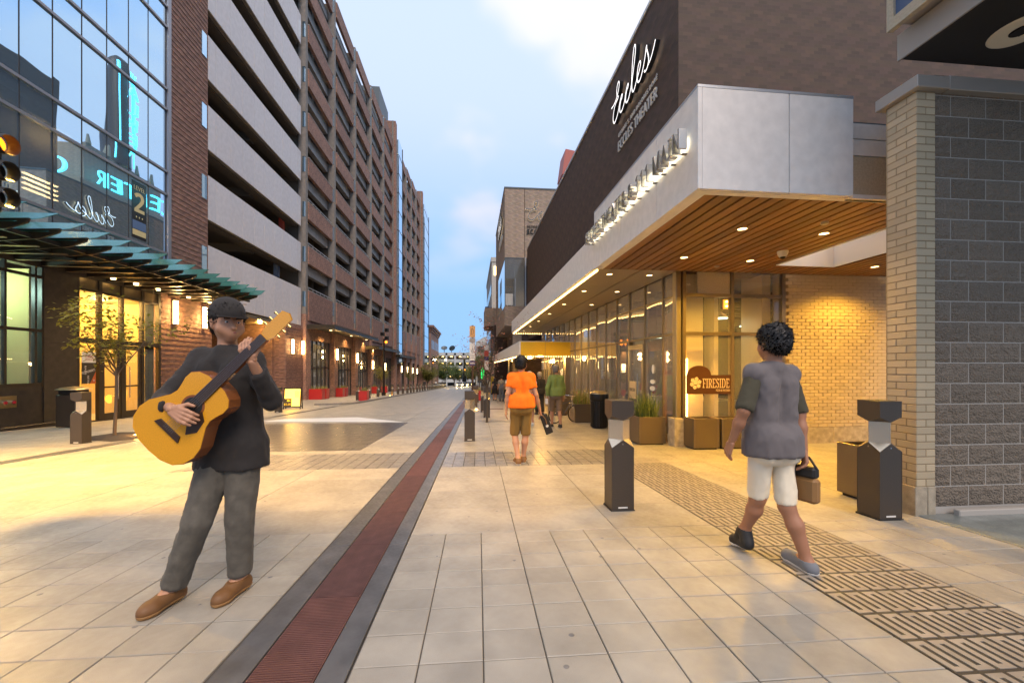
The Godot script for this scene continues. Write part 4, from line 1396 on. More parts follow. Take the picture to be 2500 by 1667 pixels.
func _left_shops() -> void:
	var t := thing("glass_fronted_shop", "shop building with blue mirrored curtain wall and dark storefront below", "building", Vector3(LX, gy(-15), -15))
	var zs := [-8.6, -9.56, -10.52, -11.48, -12.44, -13.40, -14.37, -15.35, -16.31, -17.26, -18.23, -19.19]
	var ys := [5.15, 5.75, 6.33, 8.9, 9.9, 12.6, 13.5, 16.2, 17.1, 19.8, 20.7, 23.4]
	for i in zs.size() - 1:
		for j in ys.size() - 1:
			_pane(t, "pane", M.sky_glass, Vector3(LX, (ys[j] + ys[j + 1]) * 0.5, (zs[i] + zs[i + 1]) * 0.5), 0.94, ys[j + 1] - ys[j] - 0.02, Vector3(1, 0, 0), 0.0022)
		part("mullion", bx(Vector3(LX - 0.05, 5.15, zs[i + 1] - 0.012), Vector3(LX + 0.012, 23.4, zs[i + 1] + 0.012)), M.frame_dark, t)
	for y in ys:
		part("transom", bx(Vector3(LX - 0.02, y - 0.045, -19.2), Vector3(LX + 0.07, y + 0.045, -8.6)), M.mullion, t)
	part("end_frame", bx(Vector3(LX - 0.05, 5.0, -19.40), Vector3(LX + 0.10, 23.6, -19.22)), M.mullion, t)
	# rooms behind the glass
	part("room_back", bx(Vector3(-19, 5.2, -19.3), Vector3(-18.8, 23.4, -8.6)), M.beige_panel, t)
	for y in [5.2, 9.3, 13.0, 16.6, 20.2]:
		part("room_floor", bx(Vector3(-18.8, y - 0.15, -19.3), Vector3(LX - 0.1, y + 0.15, -8.6)), M.dark_panel, t)
	for k in 4:
		part("room_tube_light", bx(Vector3(-16.0, 8.3 - 0.18 * k, -17.4), Vector3(-15.9, 8.34 - 0.18 * k, -16.2)), M.tube_glow, t)
	omni(t, Vector3(-15.5, 8.2, -16.5) - t.position, 4.0, lin(1.0, 0.65, 0.2), 0.4)
	# level sign on the glass
	var R := Vector3(0, 0, -1)
	part("window_film", bx(Vector3(LX + 0.008, 6.5, -18.12), Vector3(LX + 0.012, 8.75, -17.42)), M.dark_window, t)
	_wall_words(t, "LEVEL", Vector3(LX, 8.42, -17.5), R, 0.16, 0.55, 0.003, M.tan_print, 0.014)
	_wall_words(t, "2", Vector3(LX, 7.55, -17.52), R, 0.78, 0.5, 0.003, M.tan_print, 0.014, "lettering", true)
	_wall_words(t, "• • •", Vector3(LX, 7.32, -17.6), R, 0.07, 0.34, 0.003, M.tan_print, 0.014)
	part("film_band", bx(Vector3(LX + 0.013, 6.86, -18.1), Vector3(LX + 0.016, 7.2, -17.44)), M.sign_blue, t)
	part("film_band", bx(Vector3(LX + 0.013, 6.62, -18.1), Vector3(LX + 0.016, 6.84, -17.44)), M.tan_print, t)
	# brick pier beside the glass
	part("brick_pier", bx(Vector3(LX - 0.6, -1, -22.0), Vector3(LX + 0.03, 40, -19.40)), M.red_brick_b, t)
	var courses := Sh.new()
	for k in 150:
		courses.box(Vector3(LX, 4.9 + 0.229 * k, -21.98), Vector3(LX + 0.05, 4.965 + 0.229 * k, -19.41))
	var co := part("brick_courses", courses, M.red_brick, t)
	co.set_meta("kind", "stuff")
	var low := Sh.new()
	for k in 26:
		low.box(Vector3(LX, -0.7 + 0.22 * k, -22.3), Vector3(LX + 0.055, -0.64 + 0.22 * k, -18.9))
	part("brick_pier", bx(Vector3(LX - 0.6, -1.2, -22.32), Vector3(LX + 0.032, 4.9, -18.88)), M.red_brick, t)
	co = part("brick_courses", low, M.red_brick_b, t)
	co.set_meta("kind", "stuff")
	# storefront below the canopy
	part("header", bx(Vector3(LX - 0.3, 4.45, -18.88), Vector3(LX + 0.02, 5.15, -8.6)), M.dark_panel, t)
	part("knee_wall", bx(Vector3(LX - 0.2, -0.6, -14.05), Vector3(LX + 0.03, 0.80, -9)), M.dark_panel, t)
	part("knee_wall_base", Sh.new().cbox(Vector3(LX - 0.1, -0.8, -15.1), Vector3(LX + 0.08, -0.36, -9), 0.01), M.frame_dark, t)
	part("pillar", bx(Vector3(LX - 0.3, -0.6, -15.12), Vector3(LX + 0.06, 4.45, -14.05)), M.dark_panel, t)
	part("pillar_joint", bx(Vector3(LX + 0.06, 2.14, -15.12), Vector3(LX + 0.064, 2.155, -14.05)), M.frame_dark, t)
	for q in [[-13.04, -12.98], [-13.86, -13.80], [-14.05, -14.0], [-11.9, -11.85], [-10.9, -10.85]]:
		part("window_frame", bx(Vector3(LX - 0.06, 0.80, q[0]), Vector3(LX + 0.05, 4.45, q[1])), M.frame_dark, t)
	for y in [0.80, 2.45, 4.1]:
		part("window_frame", bx(Vector3(LX - 0.05, y, -14.0), Vector3(LX + 0.045, y + 0.09, -9)), M.frame_dark, t)
	for q in [[-13.80, -13.04], [-12.98, -11.9], [-11.85, -10.9]]:
		for y in [[0.9, 2.44], [2.55, 4.09]]:
			_pane(t, "pane", M.clear_glass, Vector3(LX, (y[0] + y[1]) * 0.5, (q[0] + q[1]) * 0.5), absf(q[1] - q[0]) - 0.02, y[1] - y[0], Vector3(1, 0, 0), 0.003)
	part("window_room_wall", bx(Vector3(-15.3, 0.3, -14.0), Vector3(-15.2, 4.4, -9)), M.teal_room, t)
	part("window_room_floor", bx(Vector3(-15.2, 0.2, -14.0), Vector3(LX - 0.2, 0.3, -9)), M.lobby_floor, t)
	part("window_room_side", bx(Vector3(-15.3, 0.3, -14.02), Vector3(LX - 0.3, 4.4, -13.98)), M.lobby_wall, t)
	omni(t, Vector3(-14.3, 3.8, -12.9) - t.position, 2.6, Color(0.80, 1.0, 0.95), 0.3)
	# string lights inside the window
	for k in 16:
		part("string_bulb_light", Sh.new().ball(Vector3(-13.9, 2.95 - 0.012 * absf(k - 6), -13.05 - 0.05 * k), Vector3.ONE * 0.009, 4), M.bulb_glow, t)
		part("string_bulb_light", Sh.new().ball(Vector3(-13.9, 1.62, -13.05 - 0.05 * k), Vector3.ONE * 0.009, 4), M.bulb_glow, t)
	for k in 4:
		part("room_screen_bar", bx(Vector3(-14.62, 0.4, -13.12 - 0.11 * k), Vector3(-14.58, 1.95, -13.08 - 0.11 * k)), M.frame_dark, t)
	part("curved_chair_arm", Sh.new().tube([Vector3(-14.1, 0.35, -13.0), Vector3(-14.1, 0.6, -13.15), Vector3(-14.1, 1.0, -13.24), Vector3(-14.1, 1.5, -13.27)], [0.02, 0.02, 0.02, 0.02], 8), M.tan_print, t)
	# fire department inlet plate
	var pl := part("inlet_plate", Sh.new().cbox(Vector3(LX + 0.03, 0.20, -13.30), Vector3(LX + 0.05, 0.54, -12.2), 0.004), M.brass_plate, t)
	for k in 4:
		part("inlet_pipe", Sh.new().cyl(Vector3(LX + 0.04, 0.36, -13.12 + 0.22 * k), Vector3(LX + 0.16, 0.36, -13.12 + 0.22 * k), 0.065, 0.06, 12), M.chrome, pl, true)
		part("inlet_cap", Sh.new().cyl(Vector3(LX + 0.16, 0.36, -13.12 + 0.22 * k), Vector3(LX + 0.18, 0.36, -13.12 + 0.22 * k), 0.045, 0.04, 12), M.red_cap, pl, true)
	# lobby
	part("lobby_back_wall", bx(Vector3(-20, -0.8, -19), Vector3(-19.9, 4.4, -15.1)), M.lobby_wall, t)
	part("lobby_end_wall", bx(Vector3(-19.9, -0.8, -19.0), Vector3(LX - 0.25, 4.4, -18.88)), M.lobby_wall, t)
	part("lobby_side_wall", bx(Vector3(-19.9, -0.8, -15.12), Vector3(LX - 0.3, 4.4, -15.0)), M.lobby_wall, t)
	part("lobby_soffit_drop", bx(Vector3(-19.8, 3.2, -18.86), Vector3(-17.6, 3.7, -15.14)), M.paper, t)
	part("lobby_ceiling", bx(Vector3(-20, 4.05, -18.86), Vector3(LX - 0.3, 4.2, -15.14)), M.lobby_ceiling, t)
	part("lobby_floor", bx(Vector3(-20, -0.9, -18.86), Vector3(LX + 0.1, -0.575, -15.14)), M.lobby_floor, t)
	for q in [[-14.6, -16.0], [-16.3, -16.4], [-14.6, -17.6], [-16.3, -18.0]]:
		part("ceiling_lamp", Sh.new().lathe([Vector2(0.0, -0.03), Vector2(0.14, -0.025), Vector2(0.16, 0.0)], 16, Vector3(q[0], 4.05, q[1])), M.down_glow, t)
		omni(t, Vector3(q[0], 3.9, q[1]) - t.position, 3.6, lin(1.0, 0.64, 0.17), 0.15)
	# lobby glazing: posts, transoms, panes, two doors
	for z in [-15.16, -16.02, -16.95, -17.92, -18.80]:
		part("door_post", bx(Vector3(LX - 0.09, -0.7, z - 0.06), Vector3(LX + 0.05, 4.45, z + 0.06)), M.frame_dark, t)
	for y in [4.00, 2.22]:
		part("door_transom", bx(Vector3(LX - 0.08, y, -18.8), Vector3(LX + 0.04, y + (0.08 if y > 3 else 0.16), -15.16)), M.frame_dark, t)
	for i in 4:
		var z0: float = [-15.22, -16.08, -17.01, -17.98][i]
		var z1: float = [-15.96, -16.89, -17.86, -18.74][i]
		_pane(t, "pane", M.clear_glass, Vector3(LX, 3.19, (z0 + z1) * 0.5), z0 - z1, 1.6, Vector3(1, 0, 0), 0.002)
		part("top_panel", bx(Vector3(LX - 0.02, 4.09, z1), Vector3(LX, 4.44, z0)), M.bronze, t)
		_pane(t, "pane", M.clear_glass, Vector3(LX - 0.01, 0.82, (z0 + z1) * 0.5), z0 - z1 - 0.16, 2.6, Vector3(1, 0, 0), 0.002)
		if i == 1 or i == 2:
			var d := part("door", _frame_shape(Vector3(LX - 0.045, -0.62, z1 + 0.01), Vector3(LX + 0.03, 2.2, z0 - 0.01), 0.10), M.frame_dark, t)
			part("door_kick_plate", bx(Vector3(LX - 0.03, -0.60, z1 + 0.1), Vector3(LX + 0.034, -0.30, z0 - 0.1)), M.frame_dark, d, true)
			var hz: float = z1 + 0.2 if i == 1 else z0 - 0.2
			part("door_handle", Sh.new().cyl(Vector3(LX + 0.09, 0.2, hz), Vector3(LX + 0.09, 1.4, hz), 0.018, 0.018, 8), M.steel, d, true)
			part("door_bar", bx(Vector3(LX + 0.035, 0.62, z1 + 0.1), Vector3(LX + 0.055, 0.68, z0 - 0.1)), M.frame_dark, d, true)
		else:
			part("sill", bx(Vector3(LX - 0.05, -0.7, z1), Vector3(LX + 0.03, -0.50, z0)), M.frame_dark, t)
	# poster in the side light
	var po := part("poster", bx(Vector3(LX + 0.006, 0.80, -15.86), Vector3(LX + 0.014, 1.53, -15.34)), M.poster_dark, t)
	part("poster_head", bx(Vector3(LX + 0.006, 1.53, -15.86), Vector3(LX + 0.015, 1.90, -15.34)), M.paper, t)
	var tr := Sh.new()
	tr.prism(PackedVector2Array([Vector2(0.30, 0.0), Vector2(0.52, 0.0), Vector2(0.52, 0.42)]), Transform3D(Basis(R, Vector3.UP, Vector3(1, 0, 0)), Vector3(LX + 0.014, 0.80, -15.34)), 0.0, 0.002)
	part("poster_corner", tr, M.poster_orange, t)
	_wall_words(t, "COMING", Vector3(LX, 1.70, -15.46), R, 0.10, 0.30, 0.003, M.ink_red, 0.015)
	_wall_words(t, "SPRING 2017", Vector3(LX, 1.62, -15.46), R, 0.045, 0.30, 0.003, M.ink_red, 0.015)
	var rt := _wall_words(t, "RESTAURANTS", Vector3(LX, 1.13, -15.35), R, 0.085, 0.50, 0.003, M.paper, 0.0155)
	rt.transform.basis = Basis(Vector3(1, 0, 0), 0.24) * rt.transform.basis
	for w in [["BARS", 1.42, -15.44], ["RETAIL", 1.08, -15.54]]:
		var o := _wall_words(t, w[0], Vector3(LX, w[1], w[2]), R, 0.06, 0.30, 0.003, M.paper, 0.0155)
		o.transform.basis = Basis(Vector3(1, 0, 0), -PI / 2) * o.transform.basis
	_wall_words(t, "R", Vector3(LX, 0.88, -15.76), R, 0.06, 0.05, 0.003, M.paper, 0.0175)
	for q in [[-19.6, "nearer the lobby doors"], [-21.6, "beside the garage driveway"]]:
		_sconce(Vector3(LX + 0.055, 3.82, q[0]), "tall glowing wall lamp on the brick pier %s" % q[1])


func _left_canopy() -> void:
	var t := thing("louvered_canopy", "dark steel canopy with overlapping teal glass louvres over the shop doors", "canopy", Vector3(LX, 4.9, -15))
	var z := -7.9
	for k in 19:
		# glass blade rising away from the street's near end, cut to a point at its outer end
		var y := 4.86
		var s := Sh.new()
		var a := Vector3(-13.2, y, z)
		var b := Vector3(-10.95, y, z)
		var c := Vector3(-10.62, y + 0.19, z - 0.30)
		var d := Vector3(-10.62, y + 0.46, z - 0.72)
		var e := Vector3(-13.2, y + 0.46, z - 0.72)
		var th := Vector3(0, 0.016, 0)
		for p in [[a, b, c], [a, c, d], [a, d, e]]:
			s.tri(p[0] + th, p[1] + th, p[2] + th)
			s.tri(p[2], p[1], p[0])
		for p in [[a, b], [b, c], [c, d], [d, e]]:
			s.quad(p[0], p[1], p[1] + th, p[0] + th)
		part("louver_blade", s, M.louver, t)
		# tapered bracket under its near edge
		var br := Sh.new()
		br.prism(PackedVector2Array([Vector2(-13.25, 4.50), Vector2(-11.15, 4.70), Vector2(-10.70, 4.86), Vector2(-10.66, 4.97), Vector2(-13.25, 4.85)]), Transform3D(Basis.IDENTITY, Vector3(0, 0, z - 0.06)), -0.03, 0.03)
		part("bracket", br, M.canopy_dark, t)
		part("bracket_flange", bx(Vector3(-13.2, 4.49, z - 0.11), Vector3(-11.2, 4.51, z - 0.01)), M.bronze, t)
		z -= 0.755
	for x in [-13.15, -12.3, -11.35]:
		part("purlin", bx(Vector3(x - 0.04, 4.70, -22.1), Vector3(x + 0.04, 4.80, -7.9)), M.canopy_dark, t)
	for q in [-15.9, -16.9, -18.0, -19.8, -21.3]:
		var c := Vector3(-12.75, 4.52, q)
		part("downlight_lens", Sh.new().lathe([Vector2(0.0, -0.03), Vector2(0.07, -0.02), Vector2(0.08, 0.06)], 14, c), M.down_glow, t)
		spot(t, c + Vector3(0, -0.08, 0) - t.position, Vector3(0.1, -1, 0), 4.0, lin(1.0, 0.62, 0.2), 60.0, 0.07)


# ---------------------------------------------------------------- parking garage, left
func _garage() -> void:
	var t := thing("parking_garage", "tall brick and white panel parking garage with open decks stepping down the street", "parking garage", Vector3(LX, gy(-22), -22))
	var F := []
	for k in 9:
		F.append(7.53 + 3.53 * k)
	# --- white panel bay
	var pz := [-22.02, -22.65, -23.91, -25.15, -26.41, -27.65, -28.91, -30.14, -31.37, -32.64, -33.25]
	var panel_cache := {}
	for k in 9:
		var y1: float = F[k]
		var y0: float = y1 - (2.87 if k == 0 else 2.22)
		for i in pz.size() - 1:
			var w: float = pz[i] - pz[i + 1] - 0.022
			var key := "%.2f %.2f" % [w, y1 - y0]
			if not panel_cache.has(key):
				panel_cache[key] = Sh.new().cbox(Vector3(-0.06, -(y1 - y0) * 0.5, -w * 0.5), Vector3(0.0, (y1 - y0) * 0.5, w * 0.5), 0.006).mesh()
			piece("white_panel", panel_cache[key], M.white_panel if rng.randf() < 0.6 else M.white_panel_b, t, Vector3(LX + 0.04 + 0.003 * rng.randf(), (y0 + y1) * 0.5, (pz[i] + pz[i + 1]) * 0.5) - t.position)
		part("panel_backing", bx(Vector3(LX - 0.25, y0 + 0.05, -33.2), Vector3(LX - 0.03, y1 - 0.04, -22.06)), M.concrete, t)
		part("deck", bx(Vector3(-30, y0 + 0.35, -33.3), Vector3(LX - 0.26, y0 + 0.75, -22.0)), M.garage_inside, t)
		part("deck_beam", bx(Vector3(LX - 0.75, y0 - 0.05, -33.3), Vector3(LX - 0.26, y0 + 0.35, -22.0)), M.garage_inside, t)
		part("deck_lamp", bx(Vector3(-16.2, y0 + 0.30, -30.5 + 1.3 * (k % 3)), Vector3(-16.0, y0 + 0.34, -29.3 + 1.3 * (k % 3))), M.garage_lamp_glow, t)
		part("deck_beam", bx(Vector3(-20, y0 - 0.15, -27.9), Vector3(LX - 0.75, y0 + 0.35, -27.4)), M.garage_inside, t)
	part("corner_column", bx(Vector3(LX - 0.9, 4.6, -22.02), Vector3(LX - 0.05, 40, -21.86)), M.frame_dark, t)
	part("corner_strip", bx(Vector3(LX - 0.3, 4.6, -21.99), Vector3(LX - 0.02, 40, -21.9)), M.concrete, t)
	for k in 9:
		part("return_window", bx(Vector3(LX + 0.03, F[k] - 1.3, -21.86), Vector3(LX + 0.075, F[k] - 0.15, -21.5)), M.sky_glass, t)
	part("back_wall", bx(Vector3(-30.2, -2, -86), Vector3(-29.9, 36, -22)), M.garage_inside, t)
	part("blue_column", bx(Vector3(-14.4, 8.0, -31.6), Vector3(-14.1, 10.4, -31.3)), M.sign_blue, t)
	part("red_column", bx(Vector3(-14.4, 11.6, -32.4), Vector3(-14.1, 13.9, -32.1)), M.sign_red, t)
	# --- brick bays
	var z0 := -33.6
	var X := -13.05
	for b in 10:
		var tower := b == 5
		var len_: float = 4.4 if b > 5 else (4.2 if tower else 5.95)
		var z1 := z0 - len_
		if tower:
			_stair_tower(t, X, z0, z1, 38.7)
		else:
			part("column", bx(Vector3(X - 0.55, 3.0, z0 - 0.42), Vector3(X, F[8] + 0.1, z0)), M.concrete, t)
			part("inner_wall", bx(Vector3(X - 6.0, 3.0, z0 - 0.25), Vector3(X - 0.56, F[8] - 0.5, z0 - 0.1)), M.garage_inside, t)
			for k in 9:
				var y1: float = F[k]
				var hgt := 1.42 if k else 2.4 + 0.28 * b * (0.6 if b < 6 else 0.45)
				part("spandrel", Sh.new().cbox(Vector3(X - 0.16, y1 - hgt, z1 + 0.02), Vector3(X + 0.10, y1 - 0.05, z0 - 0.42), 0.01), M.red_brick if (k + b) % 3 else M.red_brick_b, t)
				part("spandrel_cap", bx(Vector3(X - 0.17, y1 - 0.05, z1 + 0.02), Vector3(X + 0.115, y1, z0 - 0.42)), M.beam, t)
				if k:
					part("deck_beam", bx(Vector3(X - 0.75, y1 - 2.15, z1), Vector3(X - 0.35, y1 - 1.38, z0 - 0.43)), M.beam, t)
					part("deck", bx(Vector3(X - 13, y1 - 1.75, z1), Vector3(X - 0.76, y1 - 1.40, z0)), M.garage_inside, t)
					part("deck_lamp", bx(Vector3(X - 3.2, y1 - 1.80, z0 - 2.0 - 0.7 * ((k + b) % 3)), Vector3(X - 3.05, y1 - 1.76, z0 - 0.9 - 0.7 * ((k + b) % 3))), M.garage_lamp_glow, t)
					part("far_column", bx(Vector3(X - 1.6, y1 - 3.5, z1 + 1.0), Vector3(X - 1.2, y1 - 1.76, z1 + 1.5)), M.garage_inside, t)
				part("return_window", bx(Vector3(X - 0.24, y1 - 1.35, z0), Vector3(X - 0.01, y1 - 0.15, z0 + 0.02)), M.sky_glass, t)
				if k < 3 and b < 6:
					var r := Sh.new().cyl(Vector3(X, y1 + 0.24, z0 - 0.45), Vector3(X, y1 + 0.24, z1 + 0.1), 0.028, 0.028, 6)
					for q in 7:
						r.cyl(Vector3(X, y1, z0 - 0.6 - q * (len_ - 0.8) / 6.0), Vector3(X, y1 + 0.24, z0 - 0.6 - q * (len_ - 0.8) / 6.0), 0.015, 0.015, 5)
					part("rail", r, M.rail, t)
			# ground floor
			var gz := gy((z0 + z1) * 0.5)
			var top := F[0] - 2.3 as float
			part("brick_pier", bx(Vector3(X - 0.7, gz - 0.6, z0 - 0.95), Vector3(X + 0.02, 5.6, z0 + 0.02)), M.red_brick, t)
			part("shop_header", bx(Vector3(X - 0.5, gz + 4.9, z1 + 0.03), Vector3(X - 0.01, 5.7, z0 - 0.95)), M.red_brick_b, t)
			part("shop_back", bx(Vector3(X - 5.2, gz - 0.5, z1), Vector3(X - 5.0, 5.4, z0)), M.dark_panel, t)
			part("shop_ceiling", bx(Vector3(X - 5.0, gz + 4.9, z1), Vector3(X - 0.5, gz + 5.0, z0)), M.dark_panel, t)
			var nn := 5
			for i in nn + 1:
				var zz := lerpf(z0 - 1.0, z1 + 0.06, float(i) / nn)
				part("shop_mullion", bx(Vector3(X - 0.32, gz - 0.3, zz - 0.05), Vector3(X - 0.18, gz + 4.9, zz + 0.05)), M.frame_dark, t)
				if i < nn:
					var zb := lerpf(z0 - 1.0, z1 + 0.06, float(i + 1) / nn)
					for yy in [[gz, gz + 2.6], [gz + 2.7, gz + 4.85]]:
						_pane(t, "shop_pane", M.street_glass, Vector3(X - 0.25, (yy[0] + yy[1]) * 0.5, (zz + zb) * 0.5), absf(zb - zz) - 0.1, yy[1] - yy[0], Vector3(1, 0, 0), 0.012)
			part("shop_transom", bx(Vector3(X - 0.31, gz + 2.6, z1 + 0.06), Vector3(X - 0.19, gz + 2.7, z0 - 1.0)), M.frame_dark, t)
			if b >= 1:
				_sconce(Vector3(X + 0.02, gz + 4.1 - (0.0 if b < 3 else 0.5), z0 - 0.5), "tall glowing wall lamp on a brick pier between the garage shops", 1.05, 0.2, b < 4)
		z0 = z1
		X += 0.25
	_stair_tower(t, X + 0.15, z0, z0 - 9.0, 37.5)
	# --- driveway opening under the white panels
	part("drive_pier", bx(Vector3(LX - 0.8, -2, -33.6), Vector3(LX + 0.03, 4.66, -30.6)), M.red_brick, t)
	var lo := Sh.new()
	for k in 27:
		lo.box(Vector3(LX + 0.03, -1.4 + 0.22 * k, -33.58), Vector3(LX + 0.075, -1.34 + 0.22 * k, -30.62))
		lo.box(Vector3(LX - 0.78, -1.4 + 0.22 * k, -30.6), Vector3(LX + 0.02, -1.34 + 0.22 * k, -30.56))
	var co := part("brick_courses", lo, M.red_brick_b, t)
	co.set_meta("kind", "stuff")
	part("drive_ceiling", bx(Vector3(-28, 4.4, -30.6), Vector3(LX - 0.1, 4.6, -22.3)), M.bronze_soffit, t)
	part("drive_wall", bx(Vector3(-28, -2, -30.62), Vector3(LX - 0.8, 4.4, -30.5)), M.red_brick_b, t)
	part("drive_wall", bx(Vector3(-28, -2, -22.32), Vector3(LX - 0.6, 4.4, -22.2)), M.red_brick_b, t)
	part("drive_back", bx(Vector3(-24.1, -2, -30.5), Vector3(-24, 4.4, -22.3)), M.dark_panel, t)
	for q in [[-14.4, -23.2], [-14.4, -29.4]]:
		part("drive_lamp", Sh.new().lathe([Vector2(0.0, -0.03), Vector2(0.12, -0.02), Vector2(0.13, 0.0)], 14, Vector3(q[0], 4.4, q[1])), M.down_glow, t)
		omni(t, Vector3(q[0], 4.2, q[1]) - t.position, 2.2, lin(1.0, 0.6, 0.15), 0.12)
	_sconce(Vector3(LX + 0.08, 2.92, -31.5), "tall glowing wall lamp on the driveway pier, towards the opening")
	_sconce(Vector3(LX + 0.08, 2.92, -33.3), "tall glowing wall lamp on the driveway pier, towards the shops")
	# roof plant
	part("roof_plant", bx(Vector3(-17, 35, -66), Vector3(-13.2, 41.5, -60)), M.grey_metal, t)
	part("roof_plant", bx(Vector3(-15.5, 33, -90), Vector3(-11.8, 36.5, -82)), M.grey_metal, t)
	part("roof_deck", bx(Vector3(-30, 33.2, -86), Vector3(-14, 33.6, -22)), M.garage_inside, t)
	# --- flat dark canopies over the shops
	var spec := [[-33.8, -49.2, 4.55, "over the red planters"], [-49.3, -63.5, 3.68, "past the signal pole"], [-63.6, -92.0, 3.12, "at the far end of the garage"]]
	for q in spec:
		var c := thing("shop_canopy", "flat dark steel shop canopy %s" % q[3], "canopy", Vector3(-12.9, q[2], q[0]), 0, "flat dark shop canopies")
		var xw: float = -13.1 + (q[0] + 33.8) * -0.042
		part("deck", bx(Vector3(xw, q[2] + 0.05, q[1]), Vector3(-10.95, q[2] + 0.10, q[0])), M.canopy_dark, c)
		part("front_fascia", bx(Vector3(xw, q[2] - 0.12, q[0] - 0.05), Vector3(-10.90, q[2] + 0.22, q[0])), M.canopy_dark, c)
		part("edge_beam", bx(Vector3(-10.97, q[2] - 0.1, q[1]), Vector3(-10.90, q[2] + 0.14, q[0] - 0.06)), M.canopy_dark, c)
		var n: int = int((q[0] - q[1]) / 0.7)
		for i in n:
			part("louver_blade", Sh.new().obox(Vector3(-12.0, q[2] + 0.20, q[0] - 0.4 - 0.7 * i), Vector3(2.1, 0.02, 0.6), Basis(Vector3.RIGHT, 0.35)), M.canopy_dark, c)
		for i in int((q[0] - q[1]) / 6.0) + 1:
			var z := q[0] - 3.0 - 6.0 * i as float
			if z < q[1]:
				continue
			part("soffit_lamp", Sh.new().lathe([Vector2(0.0, -0.03), Vector2(0.10, -0.02), Vector2(0.11, 0.0)], 12, Vector3(-12.2, q[2] + 0.05, z)), M.down_glow, c)
			if z > -62:
				spot(c, Vector3(-12.2, q[2] - 0.02, z) - c.position, Vector3(0, -1, 0), 5.0, lin(1.0, 0.62, 0.2), 65.0, 0.08)


func _stair_tower(t: Node3D, X: float, z0: float, z1: float, top: float) -> void:
	part("stair_brick_fin", bx(Vector3(X - 3.5, -3, z0 - 1.1), Vector3(X + 0.25, top, z0)), M.red_brick, t)
	part("stair_concrete_edge", bx(Vector3(X - 0.3, 3, z0), Vector3(X - 0.05, top, z0 + 0.06)), M.concrete, t)
	part("stair_glass", bx(Vector3(X - 2.0, 2.0, z1), Vector3(X + 0.55, top - 2.2, z0 - 1.1)), M.sky_glass, t)
	for k in 12:
		part("stair_mullion", bx(Vector3(X - 1.95, 2.2 + 2.9 * k, z1 - 0.02), Vector3(X + 0.58, 2.28 + 2.9 * k, z0 - 1.08)), M.frame_dark, t)
	part("stair_edge", bx(Vector3(X + 0.5, 2.0, z1 - 0.1), Vector3(X + 0.62, top - 2.1, z1)), M.frame_dark, t)


